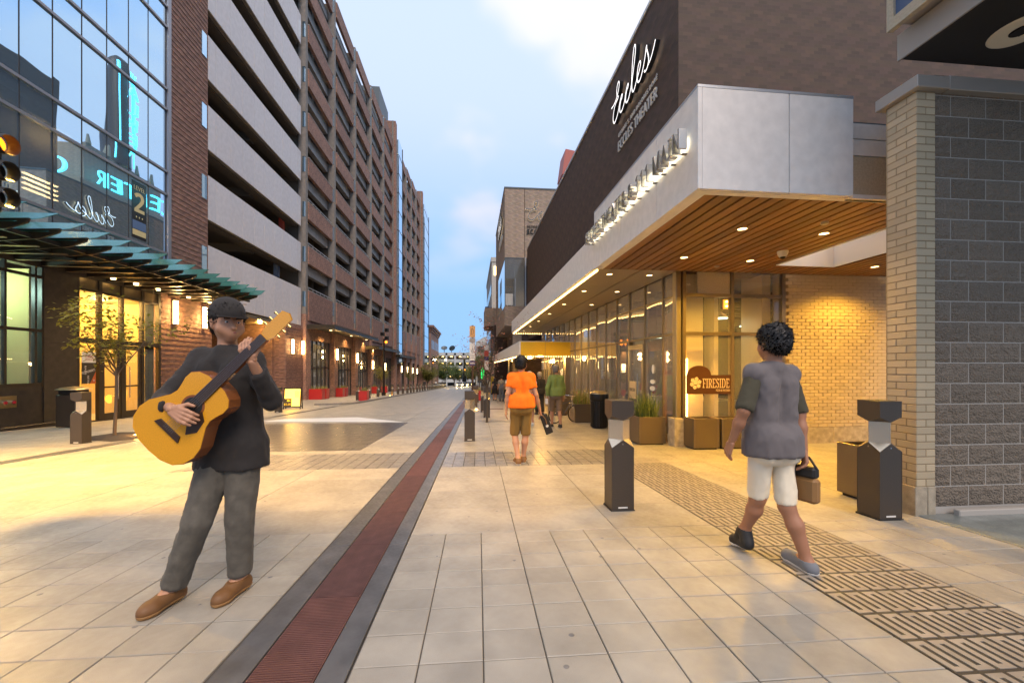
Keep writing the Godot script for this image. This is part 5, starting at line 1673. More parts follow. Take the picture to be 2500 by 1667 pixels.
# ---------------------------------------------------------------- far end of the street
func _far_buildings() -> void:
	# white building with window strips past the theatre wing
	var w := thing("white_office_block", "white office block with dark window bands beyond the theatre wing", "building", Vector3(2.6, gy(-55), -55))
	part("body", bx(Vector3(2.6, -4, -74), Vector3(20, 15.6, -55)), M.far_white, w)
	part("roof_cap", bx(Vector3(2.5, 15.6, -74), Vector3(20, 16.2, -54.9)), M.far_white, w)
	part("top_lit_room_light", bx(Vector3(2.9, 13.8, -54.99), Vector3(5, 15.0, -54.95)), M.garage_lamp_glow, w)
	for k in 5:
		part("window_band", bx(Vector3(2.55, -0.6 + 3.0 * k, -73.5), Vector3(2.6, 0.8 + 3.0 * k, -55.6)), M.dark_window, w)
		part("window_band", bx(Vector3(3.3, -0.6 + 3.0 * k, -55.0), Vector3(9, 0.8 + 3.0 * k, -54.95)), M.dark_window, w)
	part("flag", bx(Vector3(1.9, 9.6, -62), Vector3(2.5, 10.6, -61.96)), M.sign_purple, w)
	# tan bay jutting out
	var b := thing("tan_bay_wing", "tan brick bay jutting out behind the theatre wing", "building", Vector3(1.5, 6.2, -49))
	part("bay_wall", bx(Vector3(1.45, 6.2, -52), Vector3(6, 8.3, -47.5)), M.tan_brick, b)
	_pane(b, "bay_window", M.sky_glass, Vector3(1.5, 10.2, -49.8), 4.0, 3.4, Vector3(-1, 0, 0), 0.0)
	part("bay_soffit", bx(Vector3(1.5, 6.0, -51.9), Vector3(6, 6.19, -47.6)), M.dark_brick, b)
	part("shop_base", bx(Vector3(2.4, -3, -54.5), Vector3(6, 6, -44.5)), M.dark_brick, b)
	var g := thing("blue_glass_block", "low blue-green glass building behind the bare tree", "building", Vector3(2, gy(-110), -110))
	part("body", bx(Vector3(1.0, -6, -130), Vector3(18, 8.4, -110)), M.far_blue, g)
	for k in 4:
		part("window_band", bx(Vector3(1.4, -2.6 + 2.7 * k, -110.0), Vector3(17, -1.0 + 2.7 * k, -109.95)), M.far_glass, g)
	part("gable", Sh.new().prism(PackedVector2Array([Vector2(1, 8.4), Vector2(7, 8.4), Vector2(6, 10.4), Vector2(3, 9.6)]), Transform3D(Basis.IDENTITY, Vector3(0, 0, -111)), -2, 0), M.far_blue, g)
	# old brick block with cornice
	var r := thing("old_brick_block", "old red brick block with projecting cornice past the garage", "building", Vector3(-9.8, gy(-100), -100))
	part("body", bx(Vector3(-28, -5, -122), Vector3(-9.9, 10.0, -99)), M.red_brick, r)
	for q in [[10.0, 0.25], [10.5, 0.5], [11.0, 0.8]]:
		part("cornice", bx(Vector3(-28, q[0], -122), Vector3(-9.9 + q[1], q[0] + 0.5, -99 + q[1])), M.red_brick_b, r)
	for k in 3:
		for i in 5:
			part("window", bx(Vector3(-9.9, -1.2 + 3.6 * k, -103 - 4.0 * i), Vector3(-9.86, 1.0 + 3.6 * k, -101.4 - 4.0 * i)), M.dark_window, r)
	# open parking structure closing the street
	var p := thing("far_parking_structure", "pale open parking structure with lit decks closing the street", "parking garage", Vector3(-8, gy(-165), -165))
	part("back", bx(Vector3(-24, -7, -186), Vector3(14, 6.6, -184)), M.far_blue, p)
	for k in 5:
		var y := 6.2 - 2.65 * k
		part("deck_edge", bx(Vector3(-24, y, -165.3), Vector3(14, y + 1.25, -165)), M.far_blue, p)
		part("deck", bx(Vector3(-24, y - 0.1, -184), Vector3(14, y + 0.25, -165.3)), M.far_white, p)
		for i in 11:
			if k < 4:
				part("deck_lamp", Sh.new().ball(Vector3(-22 + 3.4 * i + rng.randf_range(-0.4, 0.4), y - 0.35, -168), Vector3(rng.randf_range(0.25, 0.6), 0.15, 0.3), 6), M.garage_lamp_glow, p)
	for i in 12:
		part("column", bx(Vector3(-24.2 + 3.4 * i, -7, -165.0), Vector3(-23.5 + 3.4 * i, 7.4, -164.8)), M.far_blue, p)
		part("column_block", bx(Vector3(-24.2 + 3.4 * i, 6.5, -164.8), Vector3(-23.5 + 3.4 * i, 7.3, -164.7)), M.black_metal, p)
	for q in [[-11.2, 8.9, -2.4, "pale bowl tilted towards the street"], [-8.3, 9.6, 0.6, "dark ribbed back turned to the street"], [-16.9, 9.2, -2.0, "half hidden by the old brick block"]]:
		var d := thing("satellite_dish", "satellite dish on the far parking structure, %s" % q[3], "satellite dish", Vector3(q[0], 7.4, -166), 0, "rooftop satellite dishes")
		var bs := Basis(Vector3.RIGHT, 0.7) if q[2] < 0 else Basis(Vector3.UP, 0.5) * Basis(Vector3.RIGHT, 2.2)
		var o := piece("bowl", Sh.new().lathe([Vector2(0.05, 0.0), Vector2(0.6, 0.1), Vector2(1.0, 0.32), Vector2(1.25, 0.55), Vector2(1.27, 0.6), Vector2(1.0, 0.36), Vector2(0.6, 0.15), Vector2(0.0, 0.06)], 24).mesh(), M.far_glass if q[2] > 0 else M.grey_metal, d, Vector3(0, q[1] - 7.4, 0), bs)
		piece("mast", Sh.new().cyl(Vector3(0, 0, 0), Vector3(0, q[1] - 7.4, 0), 0.14, 0.12, 8).mesh(), M.grey_metal, d)
		piece("feed_arm", Sh.new().cyl(Vector3.ZERO, bs * Vector3(0, 1.2, 0), 0.05, 0.04, 6).mesh(), M.grey_metal, d, Vector3(0, q[1] - 7.4, 0))
	# tall dark column with a lit mushroom top
	var m := thing("sculpture_tower", "dark tapering column with a mushroom-shaped top in front of the far parking structure", "sculpture", gp(-2.7, -140))
	piece("shaft", Sh.new().lathe([Vector2(0.85, 0), Vector2(0.75, 3.5), Vector2(0.42, 5.2), Vector2(0.36, 9.0)], 12).mesh(), M.black_metal, m)
	piece("cap", Sh.new().lathe([Vector2(0.3, 9.0), Vector2(1.1, 9.4), Vector2(1.25, 9.8), Vector2(0.8, 10.2), Vector2(0.0, 10.4)], 16).mesh(), M.cap_metal, m)
	piece("beacon_light", Sh.new().ball(Vector3(0.2, 5.6, 0.45), Vector3.ONE * 0.22, 6).mesh(), M.amber_glow, m)


func _circle(r: float) -> Array:
	var a := []
	for i in 25:
		a.append(Vector3(cos(TAU * i / 24.0) * r, sin(TAU * i / 24.0) * r, 0))
	return a


func _fill(n: int, v: float) -> Array:
	var a := []
	for i in n:
		a.append(v)
	return a


# ---------------------------------------------------------------- city that shows only as reflections in the shop glass
func _reflected_city() -> void:
	var t := thing("sign_tower", "old office tower with cyan neon roof sign mirrored in the shop glass", "building", Vector3(34, gy(-72), -72))
	part("body", bx(Vector3(28, -6, -82), Vector3(44, 27.5, -62)), M.tan_brick, t)
	part("cornice", bx(Vector3(27.4, 26.2, -82.6), Vector3(44, 27.6, -61.4)), M.limestone, t)
	for k in 6:
		for i in 6:
			part("window", bx(Vector3(27.95, 22.5 - 3.6 * k, -80.2 + 3.0 * i), Vector3(28, 24.7 - 3.6 * k, -78.8 + 3.0 * i)), M.dark_window, t)
	part("penthouse", bx(Vector3(29.5, 27.5, -79), Vector3(42, 34.0, -65)), M.tan_brick, t)
	for i in 5:
		part("penthouse_finial", Sh.new().cyl(Vector3(29.6, 34, -78.5 + 3.2 * i), Vector3(29.6, 35.6, -78.5 + 3.2 * i), 0.5, 0.2, 8), M.limestone, t)
	part("pylon", Sh.new().lathe([Vector2(1.9, 34), Vector2(1.6, 44), Vector2(1.4, 49), Vector2(1.1, 50.6), Vector2(0.2, 51.6)], 8, Vector3(30.6, 0, -72)), M.pole_brown, t)
	for s in [-1, 1]:
		part("neon_edge_light", Sh.new().cyl(Vector3(29.2, 34.5, -72 + 1.9 * s), Vector3(29.5, 50.0, -72 + 1.4 * s), 0.12, 0.12, 6), M.cyan_glow, t)
	var W := Vector3(0, 0, 1)
	var ch := "WALKER"
	for i in 6:
		_wall_words(t, ch[i], Vector3(28.5, 47.2 - 2.35 * i, -72.75), W, 1.75, 1.5, 0.15, M.cyan_glow, 0.1, "neon_lettering_light")
	_wall_words(t, "CENTER", Vector3(28.2, 28.2, -79.2), W, 2.3, 14.0, 0.2, M.cyan_glow, 0.2, "neon_lettering_light")
	_wall_words(t, "CENTER", Vector3(29.0, 28.2, -62.2), Vector3(1, 0, 0), 2.3, 12.0, 0.2, M.cyan_glow, 0.2, "neon_lettering_light")
	# dark office slab nearer the corner
	var d := thing("dark_office_slab", "dark office slab mirrored at the edge of the shop glass", "building", Vector3(26, gy(-40), -40))
	part("body", bx(Vector3(20, -4, -51), Vector3(36, 33.5, -22)), M.dark_brick, d)
	for i in 4:
		part("window_strip", bx(Vector3(19.95, 2, -31.5 + 1.6 * i), Vector3(20.0, 31, -30.8 + 1.6 * i)), M.far_white, d)
	# red-roofed turret peeking over the theatre
	var r := thing("red_roofed_turret", "ornate turret with red tiled roof peeking over the theatre parapet", "building", Vector3(17, 15, -70))
	part("turret_wall", bx(Vector3(15.6, 8, -73), Vector3(19.5, 34.5, -69)), M.far_white, r)
	part("turret_roof", Sh.new().prism(PackedVector2Array([Vector2(15.3, 34.5), Vector2(19.8, 34.5), Vector2(19.5, 38.2), Vector2(15.9, 38.8)]), Transform3D(Basis.IDENTITY, Vector3(0, 0, -69)), -4, 0.2), M.red_roof, r)
	part("turret_window", Sh.new().lathe([Vector2(0.8, 0), Vector2(0.8, 0.1), Vector2(0.0, 0.12)], 16), M.dark_window, r)
	r.get_child(2).transform = Transform3D(Basis(Vector3.RIGHT, PI / 2), Vector3(17.0, 33.0, -68.95) - r.position)


# ---------------------------------------------------------------- street furniture
func _bollard(label: String, at: Vector3) -> Node3D:
	var t := thing("bollard", label, "bollard", at, 0, "square waisted bollards")
	var a := 0.1175
	var c := [Vector3(-a, 0, -a), Vector3(-a, 0, a), Vector3(a, 0, a), Vector3(a, 0, -a)]
	var m := []
	for i in 4:
		m.append((c[i] + c[(i + 1) % 4]) * 0.5)
	var U := Vector3.UP
	var body := Sh.new()
	var neck := Sh.new()
	var head := Sh.new()
	for i in 4:
		var j := (i + 1) % 4
		body.quad(c[i], c[j], c[j] + U * 0.665, c[i] + U * 0.665)
		body.tri(c[i] + U * 0.665, c[j] + U * 0.665, m[i] + U * 0.745)
		neck.tri(m[i] + U * 0.745, m[(i + 3) % 4] + U * 0.745, c[i] + U * 0.665)
		var k := (i + 3) % 4
		neck.quad(m[k] * 0.985 + U * 0.745, m[i] * 0.985 + U * 0.745, m[i] * 0.985 + U * 0.95, m[k] * 0.985 + U * 0.95)
		head.tri(m[i] + U * 0.95, c[j] + U * 1.0, c[i] + U * 1.0)
		head.quad(c[i] + U * 1.0, c[j] + U * 1.0, c[j] + U * 1.155, c[i] + U * 1.155)
		head.tri(m[k] + U * 0.95, m[i] + U * 0.95, c[i] + U * 1.0)
		head.tri(c[i] + U * 1.155, c[j] + U * 1.155, U * 1.165)
	piece("body", body.mesh(), M.bollard, t)
	piece("neck", neck.mesh(), M.bollard_neck, t)
	piece("head", head.mesh(), M.bollard, t)
	for i in 4:
		piece("corner_edge", Sh.new().cyl(c[i] * 0.995 + U * 0.01, c[i] * 0.995 + U * 0.66, 0.004, 0.004, 5).mesh(), M.bollard, t)
		piece("bolt", Sh.new().cyl(m[i] * 0.99 + U * 0.70, m[i] * 1.02 + U * 0.70, 0.006, 0.006, 6).mesh(), M.chrome, t)
	piece("base_plate", Sh.new().cbox(Vector3(-a - 0.012, -0.02, -a - 0.012), Vector3(a + 0.012, 0.012, a + 0.012), 0.004).mesh(), M.black_metal, t)
	piece("reflector", Sh.new().box(Vector3(-0.05, 0.03, a), Vector3(0.05, 0.045, a + 0.003)).mesh(), M.sign_white, t)
	return t


func _planter(called: String, label: String, at: Vector3, size: Vector3, m: Material, grass: Array, group: String, blades := 130, tall := 0.5) -> Node3D:
	var t := thing(called, label, "planter", at, 0, group)
	var w := size.x * 0.5
	var d := size.z * 0.5
	var s := Sh.new()
	var e := 0.035
	s.cbox(Vector3(-w, 0.03, -d), Vector3(-w + e, size.y, d), 0.005)
	s.cbox(Vector3(w - e, 0.03, -d), Vector3(w, size.y, d), 0.005)
	s.cbox(Vector3(-w + e, 0.03, d - e), Vector3(w - e, size.y, d - 0.001), 0.004)
	s.cbox(Vector3(-w + e, 0.03, -d + 0.001), Vector3(w - e, size.y, -d + e), 0.004)
	piece("box", s.mesh(), m, t)
	piece("foot", Sh.new().box(Vector3(-w + 0.04, -0.06, -d + 0.04), Vector3(w - 0.04, 0.04, d - 0.04)).mesh(), M.black_metal, t)
	piece("soil", Sh.new().box(Vector3(-w + e, 0.1, -d + e), Vector3(w - e, size.y - 0.04, d - e)).mesh(), M.soil, t)
	if blades > 0:
		for g in 2:
			var b := Sh.new()
			for i in blades / 2:
				var p := Vector3(rng.randf_range(-w + 0.08, w - 0.08), size.y - 0.05, rng.randf_range(-d + 0.08, d - 0.08))
				var az := rng.randf() * TAU
				var lean := rng.randf_range(0.1, 0.9)
				var dir := Vector3(cos(az), 0, sin(az))
				var sd := Vector3(-sin(az), 0, cos(az)) * 0.008
				var h := tall * rng.randf_range(0.55, 1.1)
				var q := p
				for k in 3:
					var u0 := float(k) / 3.0
					var u1 := float(k + 1) / 3.0
					var q2 := p + dir * (lean * h * u1 * u1 * 0.8) + Vector3.UP * (h * (u1 - 0.35 * lean * u1 * u1))
					var w0 := sd * (1.0 - u0 * 0.8)
					var w1 := sd * (1.0 - u1 * 0.8)
					b.quad(q - w0, q + w0, q2 + w1, q2 - w1)
					q = q2
			piece("grass", b.mesh(), grass[g], t)
	return t


func _street_furniture() -> void:
	# bollards: the four nearest singled out, the rows share a label
	_bollard("dark waisted bollard standing alone beside the fret-patterned paving", gp(1.57, -4.27))
	_bollard("dark waisted bollard against the cream brick pier", gp(4.05, -3.72))
	_bollard("dark waisted bollard beside the red slot drain", gp(-0.06, -9.56))
	var b0 := _bollard("dark waisted bollard in front of the leafy young tree", gp(-8.81, -10.15))
	b0.set_meta("base_name", "bollard")
	for q in [[0.55, -15.73], [0.5, -18.6], [0.16, -22.64], [0.3, -27.5]]:
		copy(b0, gp(q[0], q[1]), 0, "dark waisted bollard in the row behind the bare young tree")
	for q in [[-9.87, -21.1], [-8.82, -19.65]]:
		copy(b0, gp(q[0], q[1]), 0, "dark waisted bollard beside the lit folding board")
	var row := [[-8.64, -32.0], [-8.82, -36.1], [-8.81, -39.5], [-8.51, -44.7], [-8.34, -47.2], [-8.1, -49.0], [-7.9, -51.0], [-7.8, -53.2], [-7.7, -55.0], [-7.65, -58.0], [-7.65, -61.2], [-7.65, -64.3], [-7.64, -67.5]]
	var z := -71.0
	while z > -116.0:
		row.append([-7.55, z])
		z -= 2.9
	for q in row:
		copy(b0, gp(q[0], q[1]), 0, "dark waisted bollard in the row along the garage kerb")
	# steel planters on the theatre side
	var dark := [M.leaf_dark, M.leaf_grass]
	var pale := [M.leaf_grass, M.leaf_grass_b]
	_planter("steel_planter", "empty square bronze steel planter below the restaurant sign window", gp(4.64, -7.92), Vector3(0.54, 0.62, 0.40), M.planter_steel, dark, "bronze steel planters", 0)
	_planter("steel_planter", "square bronze steel planter at the foot of the lit brick recess", gp(5.24, -7.92), Vector3(0.56, 0.62, 0.40), M.planter_steel, dark, "bronze steel planters", 0)
	_planter("steel_planter", "square bronze steel planter with dark bushy grass by the glazed corner", gp(3.84, -8.72), Vector3(0.60, 0.60, 0.58), M.planter_steel, dark, "bronze steel planters", 320, 0.62)
	_planter("steel_planter", "bronze steel planter with pale arching grass beyond the slatted litter bin", gp(3.72, -13.75), Vector3(0.66, 0.62, 0.8), M.planter_steel, pale, "bronze steel planters", 300, 0.6)
	_planter("steel_planter", "bronze steel planter between the bollard and the brick recess", gp(4.66, -4.28), Vector3(0.62, 0.62, 0.46), M.planter_steel, dark, "bronze steel planters", 0)
	_planter("steel_planter", "bronze steel planter far along the glazing under the yellow canopy", gp(3.5, -16.6), Vector3(0.7, 0.7, 0.6), M.planter_steel, pale, "bronze steel planters", 0)
	# red planters
	var reds := [[-12.6, -34.55, 1.15, 0.86, 0.75, "wide red planter nearest the garage driveway pier"], [-12.3, -35.5, 0.6, 0.86, 0.75, "narrow red planter right behind the wide one by the driveway pier"], [-12.75, -40.3, 1.2, 0.86, 0.8, "wide red planter at the second garage shop"], [-12.5, -41.4, 0.6, 0.86, 0.7, "narrow red planter behind the wide one at the second garage shop"], [-12.9, -47.1, 0.9, 0.86, 0.8, "red planter at the third garage shop"], [-7.98, -31.2, 0.6, 0.75, 0.6, "small red planter between the kerb bollards"], [-12.0, -52.0, 0.75, 0.86, 0.8, "red planter at the fourth garage shop"], [-11.7, -56.2, 0.75, 0.86, 0.8, "red planter at the fifth garage shop"], [0.55, -30.3, 0.55, 0.75, 0.55, "small red planter behind the theatre side bollards"], [1.6, -48.0, 0.9, 0.8, 0.7, "red planter far down the theatre walk"]]
	for q in reds:
		_planter("red_planter", q[5], gp(q[0], q[1]), Vector3(q[2], q[3], q[4]), M.planter_red, pale, "red planters", 120, 0.38)
	# slatted black litter bin
	var bin := thing("litter_bin", "round black slatted litter bin in front of the theatre glazing", "litter bin", gp(3.72, -11.75))
	for i in 22:
		var a := TAU * i / 22.0
		piece("slat", Sh.new().obox(Vector3.ZERO, Vector3(0.055, 0.74, 0.012), Basis.IDENTITY).mesh(), M.black_metal, bin, Vector3(cos(a) * 0.245, 0.42, sin(a) * 0.245), Basis(Vector3.UP, PI / 2 - a))
	piece("liner", Sh.new().lathe([Vector2(0.19, 0.03), Vector2(0.22, 0.85)], 20).mesh(), M.black_paint, bin)
	piece("rim", Sh.new().lathe([Vector2(0.25, 0.80), Vector2(0.275, 0.84), Vector2(0.275, 0.92), Vector2(0.27, 1.0)], 24).mesh(), M.black_metal, bin)
	piece("lid", Sh.new().lathe([Vector2(0.27, 1.0), Vector2(0.25, 1.05), Vector2(0.15, 1.09), Vector2(0.0, 1.10)], 24).mesh(), M.lid_metal, bin)
	piece("base", Sh.new().lathe([Vector2(0.2, 0.0), Vector2(0.235, 0.02), Vector2(0.24, 0.06)], 20).mesh(), M.black_metal, bin)
	# brown bin with a wide domed lid by the shop pillar
	var bb := thing("domed_bin", "brown bin with a wide domed metal lid beside the dark shop pillar", "litter bin", gp(-12.35, -14.0))
	piece("body", Sh.new().cbox(Vector3(-0.28, 0.04, -0.28), Vector3(0.28, 1.02, 0.28), 0.02).mesh(), M.bin_brown, bb)
	piece("opening", Sh.new().cbox(Vector3(-0.24, 1.02, -0.24), Vector3(0.24, 1.16, 0.24), 0.02).mesh(), M.black_paint, bb)
	piece("lid", Sh.new().lathe([Vector2(0.40, 1.16), Vector2(0.41, 1.18), Vector2(0.30, 1.23), Vector2(0.0, 1.27)], 24).mesh(), M.lid_metal, bb)
	piece("door_seam", Sh.new().box(Vector3(0.281, 0.1, -0.005), Vector3(0.284, 0.95, 0.005)).mesh(), M.black_paint, bb)
	# folding board sign with a glowing poster
	var sb := thing("folding_board_sign", "folding pavement sign with a glowing yellow poster by the garage driveway", "sign", gp(-9.25, -22.2), 0.12)
	for s in [-1, 1]:
		var bs := Basis(Vector3.RIGHT, -0.16 * s)
		piece("frame", Sh.new().box(Vector3(-0.42, 0, -0.015), Vector3(-0.37, 1.12, 0.015)).box(Vector3(0.37, 0, -0.015), Vector3(0.42, 1.12, 0.015)).box(Vector3(-0.37, 1.06, -0.015), Vector3(0.37, 1.12, 0.015)).box(Vector3(-0.37, 0.1, -0.015), Vector3(0.37, 0.15, 0.015)).mesh(), M.black_metal, sb, Vector3(0, 0, 0.2 * s), bs)
	var bs2 := Basis(Vector3.RIGHT, -0.16)
	piece("poster_light", Sh.new().box(Vector3(-0.36, 0.16, 0.0), Vector3(0.36, 1.05, 0.012)).mesh(), M.board_glow, sb, Vector3(0, 0, 0.2), bs2)
	piece("poster_text", Sh.new().box(Vector3(0.12, 0.62, 0.012), Vector3(0.31, 0.95, 0.016)).mesh(), M.tan_print, sb, Vector3(0, 0, 0.2), bs2)
	piece("price_card", Sh.new().box(Vector3(-0.42, 0.10, 0.012), Vector3(-0.02, 0.56, 0.02)).mesh(), M.black_paint, sb, Vector3(0, 0, 0.2), bs2)
	piece("arrow", Sh.new().prism(PackedVector2Array([Vector2(-0.26, 0.44), Vector2(-0.18, 0.50), Vector2(-0.18, 0.46), Vector2(-0.08, 0.46), Vector2(-0.08, 0.42), Vector2(-0.18, 0.42), Vector2(-0.18, 0.38)]), Transform3D.IDENTITY, 0.02, 0.024).mesh(), M.sign_yellow, sb, Vector3(0, 0, 0.2), bs2)
	piece("lettering", words("$5.00", 0.12, 0.004), M.sign_yellow, sb, bs2 * Vector3(-0.38, 0.2, 0.02) + Vector3(0, 0, 0.2), bs2)
	omni(sb, Vector3(0, 0.6, 0.6), 0.5, Color(1, 0.75, 0.2), 0.2)
	# near mast: traffic signal and street lamp, most of it beyond the frame's edge
	var sp := thing("signal_mast", "dark street mast carrying an amber traffic signal and a warm street lamp", "traffic signal", gp(-8.7, -6.9))
	piece("pole", Sh.new().tube([Vector3(0, 0, 0), Vector3(0, 4, 0), Vector3(0, 5.6, 0)], [0.11, 0.09, 0.07], 12).mesh(), M.pole_brown, sp)
	piece("signal_arm", Sh.new().cyl(Vector3(0, 4.62, 0), Vector3(2.68, 4.62, 1.24), 0.04, 0.03, 8).mesh(), M.pole_brown, sp)
	piece("lamp_arm", Sh.new().tube([Vector3(0, 4.95, 0), Vector3(0.9, 5.2, 0.35), Vector3(1.7, 5.12, 0.65)], [0.045, 0.04, 0.035], 8).mesh(), M.pole_brown, sp)
	var sc := Vector3(2.68, 4.05, 1.24)
	var hd := piece("signal_head", Sh.new().cbox(sc + Vector3(-0.14, -0.52, -0.1), sc + Vector3(0.14, 0.52, 0.08), 0.03).mesh(), M.black_paint, sp)
	for k in 3:
		var p := sc + Vector3(0.14, 0.33 - 0.33 * k, -0.01)
		piece("visor", Sh.new().tube([p, p + Vector3(0.16, -0.02, 0)], [0.125, 0.12], 14, false).mesh(), M.black_paint, sp)
		piece("lens_light" if k == 0 else "lens", Sh.new().ball(p, Vector3(0.03, 0.105, 0.105), 7).mesh(), M.amber_glow if k == 0 else M.black_metal, sp)
	piece("lamp_head", Sh.new().cbox(Vector3(1.45, 5.04, 0.55), Vector3(2.10, 5.16, 0.85), 0.02).mesh(), M.pole_brown, sp)
	piece("lamp_lens_light", Sh.new().box(Vector3(1.52, 5.02, 0.60), Vector3(2.03, 5.04, 0.80)).mesh(), M.lamp_glow, sp)
	spot(sp, Vector3(1.78, 4.98, 0.70), Vector3(0.12, -1, 0.12), 95.0, lin(1.0, 0.56, 0.10), 66.0, 0.12)
	# far signal poles on the left kerb
	for q in [[-9.17, -43.7, 5.9, "black signal pole beside the garage kerb, its amber lamp lit"], [-8.9, -92.0, 6.0, "thin black signal pole in front of the old brick block"]]:
		var p := thing("signal_pole", q[3], "traffic signal", gp(q[0], q[1]), 0, "black signal poles")
		piece("pole", Sh.new().tube([Vector3.ZERO, Vector3(0, 0.3, 0), Vector3(0, 0.35, 0), Vector3(0, q[2], 0)], [0.24, 0.22, 0.11, 0.09], 12).mesh(), M.black_metal, p)
		for k in 3:
			var c := Vector3(0.32 if k != 1 else -0.1, q[2] + 0.9 - 0.42 * k, 0.15)
			piece("signal_section", Sh.new().cbox(c - Vector3(0.2, 0.2, 0.15), c + Vector3(0.2, 0.2, 0.1), 0.03).mesh(), M.black_paint, p)
			piece("visor", Sh.new().tube([c + Vector3(0, 0, 0.1), c + Vector3(0, -0.02, 0.3)], [0.17, 0.16], 12, false).mesh(), M.black_paint, p)
		piece("lamp_light", Sh.new().ball(Vector3(0.28, q[2] - 0.35, 0.25), Vector3.ONE * 0.13, 7).mesh(), M.amber_glow, p)
	# street lamps far down the street
	for q in [[-11.0, -112.0, 9.4, 1.1, "far street lamp glaring above the trees"], [-8.2, -128.0, 8.0, 0.75, "smaller far street lamp behind the signal poles"]]:
		var l := thing("street_lamp", q[4], "street lamp", gp(q[0], q[1]), 0, "far street lamps")
		piece("pole", Sh.new().cyl(Vector3.ZERO, Vector3(0, q[2], 0), 0.12, 0.08, 8).mesh(), M.black_metal, l)
		piece("lamp_globe_light", Sh.new().ball(Vector3(0, q[2] + 0.3, 0), Vector3.ONE * 0.36 * q[3], 8).mesh(), M.lamp_glow, l)
		omni(l, Vector3(0, q[2] + 0.3, 0), 60.0 * q[3], lin(1.0, 0.6, 0.2), 0.3)
	# banner pole on the theatre walk
	var bp := thing("banner_pole", "brown pole with stacked wayfinding banners beside the slot drain", "sign", gp(0.02, -30.0))
	piece("pole", Sh.new().cyl(Vector3.ZERO, Vector3(0, 5.5, 0), 0.085, 0.08, 12).mesh(), M.pole_brown, bp)
	var panels := [[5.45, 4.62, M.sign_orange], [4.58, 4.25, M.cap_metal], [4.22, 2.95, M.sign_white], [2.90, 2.55, M.sign_purple]]
	for q in panels:
		piece("banner", Sh.new().cbox(Vector3(-0.22, q[1], 0.08), Vector3(0.19, q[0], 0.10), 0.004).mesh(), q[2], bp)
	piece("emblem", Sh.new().tube([Vector3(-0.015, 4.0, 0.11), Vector3(-0.015, 3.8, 0.11), Vector3(-0.08, 3.6, 0.11), Vector3(-0.015, 3.48, 0.11), Vector3(0.05, 3.6, 0.11), Vector3(-0.015, 3.8, 0.11)], [0.012, 0.012, 0.014, 0.014, 0.014, 0.012], 6).mesh(), M.ink, bp)
	piece("lettering", words("REGENT", 0.10, 0.004, false, false, 0.3), M.ink, bp, Vector3(-0.165, 3.22, 0.10))
	piece("lettering", words("STREET", 0.07, 0.004, false, true, 0.3), M.ink, bp, Vector3(-0.165, 3.08, 0.10))
	piece("lettering", words("EVENTS", 0.14, 0.004, false, true, 0.33), M.sign_white, bp, Vector3(-0.18, 2.66, 0.10))
	piece("emblem", Sh.new().tube([Vector3(-0.015, 5.35, 0.11), Vector3(-0.10, 5.15, 0.11), Vector3(-0.06, 4.85, 0.11), Vector3(0.05, 4.85, 0.11), Vector3(0.08, 5.1, 0.11), Vector3(-0.015, 5.25, 0.11)], _fill(6, 0.012), 6).mesh(), M.ink, bp)
	var sg := thing("parking_sign_pole", "thin pole with red and white parking sign behind the bare young tree", "sign", gp(1.3, -38.0))
	piece("pole", Sh.new().cyl(Vector3.ZERO, Vector3(0, 4.9, 0), 0.05, 0.05, 8).mesh(), M.pole_brown, sg)
	for q in [[4.3, 4.8, M.sign_white], [3.75, 4.25, M.sign_red], [3.4, 3.7, M.sign_purple], [2.5, 3.35, M.sign_white]]:
		piece("sign_plate", Sh.new().cbox(Vector3(-0.2, q[0], 0.05), Vector3(0.2, q[1], 0.07), 0.004).mesh(), q[2], sg)
	var yb := thing("yellow_banner_stand", "yellow standing banner with a dark oval badge on the theatre walk", "sign", gp(2.35, -45.0))
	piece("banner", Sh.new().cbox(Vector3(-0.3, 0.15, 0), Vector3(0.3, 2.0, 0.03), 0.004).mesh(), M.sign_yellow, yb)
	piece("badge", Sh.new().ball(Vector3(0, 1.35, 0.03), Vector3(0.2, 0.14, 0.012), 8).mesh(), M.ink, yb)
	piece("foot", Sh.new().cbox(Vector3(-0.32, 0, -0.12), Vector3(0.32, 0.15, 0.15), 0.01).mesh(), M.black_metal, yb)
	var gb := thing("green_neon_sign", "small upright green neon sign over the far theatre walk", "sign", Vector3(1.15, 0.2, -46.0))
	piece("neon_panel_light", Sh.new().cbox(Vector3(-0.18, -0.1, -0.05), Vector3(0.18, 1.15, 0.05), 0.03).mesh(), M.green_glow, gb)
	piece("bracket", Sh.new().cyl(Vector3(0.18, 1.0, 0), Vector3(1.3, 1.0, 0), 0.03, 0.03, 6).mesh(), M.black_metal, gb)
	# cars
	var car := _car("pale car with headlights on coming up the far street", gp(-3.45, -114.0), M.far_white)
	_car("dark car with headlights on behind the pale one", gp(-2.2, -128.0), M.steel_dark)
	_car("dark car farther back beside the banner pole", gp(-0.9, -143.0), M.grey_metal)
	# bicycle by the planter
	_bicycle()


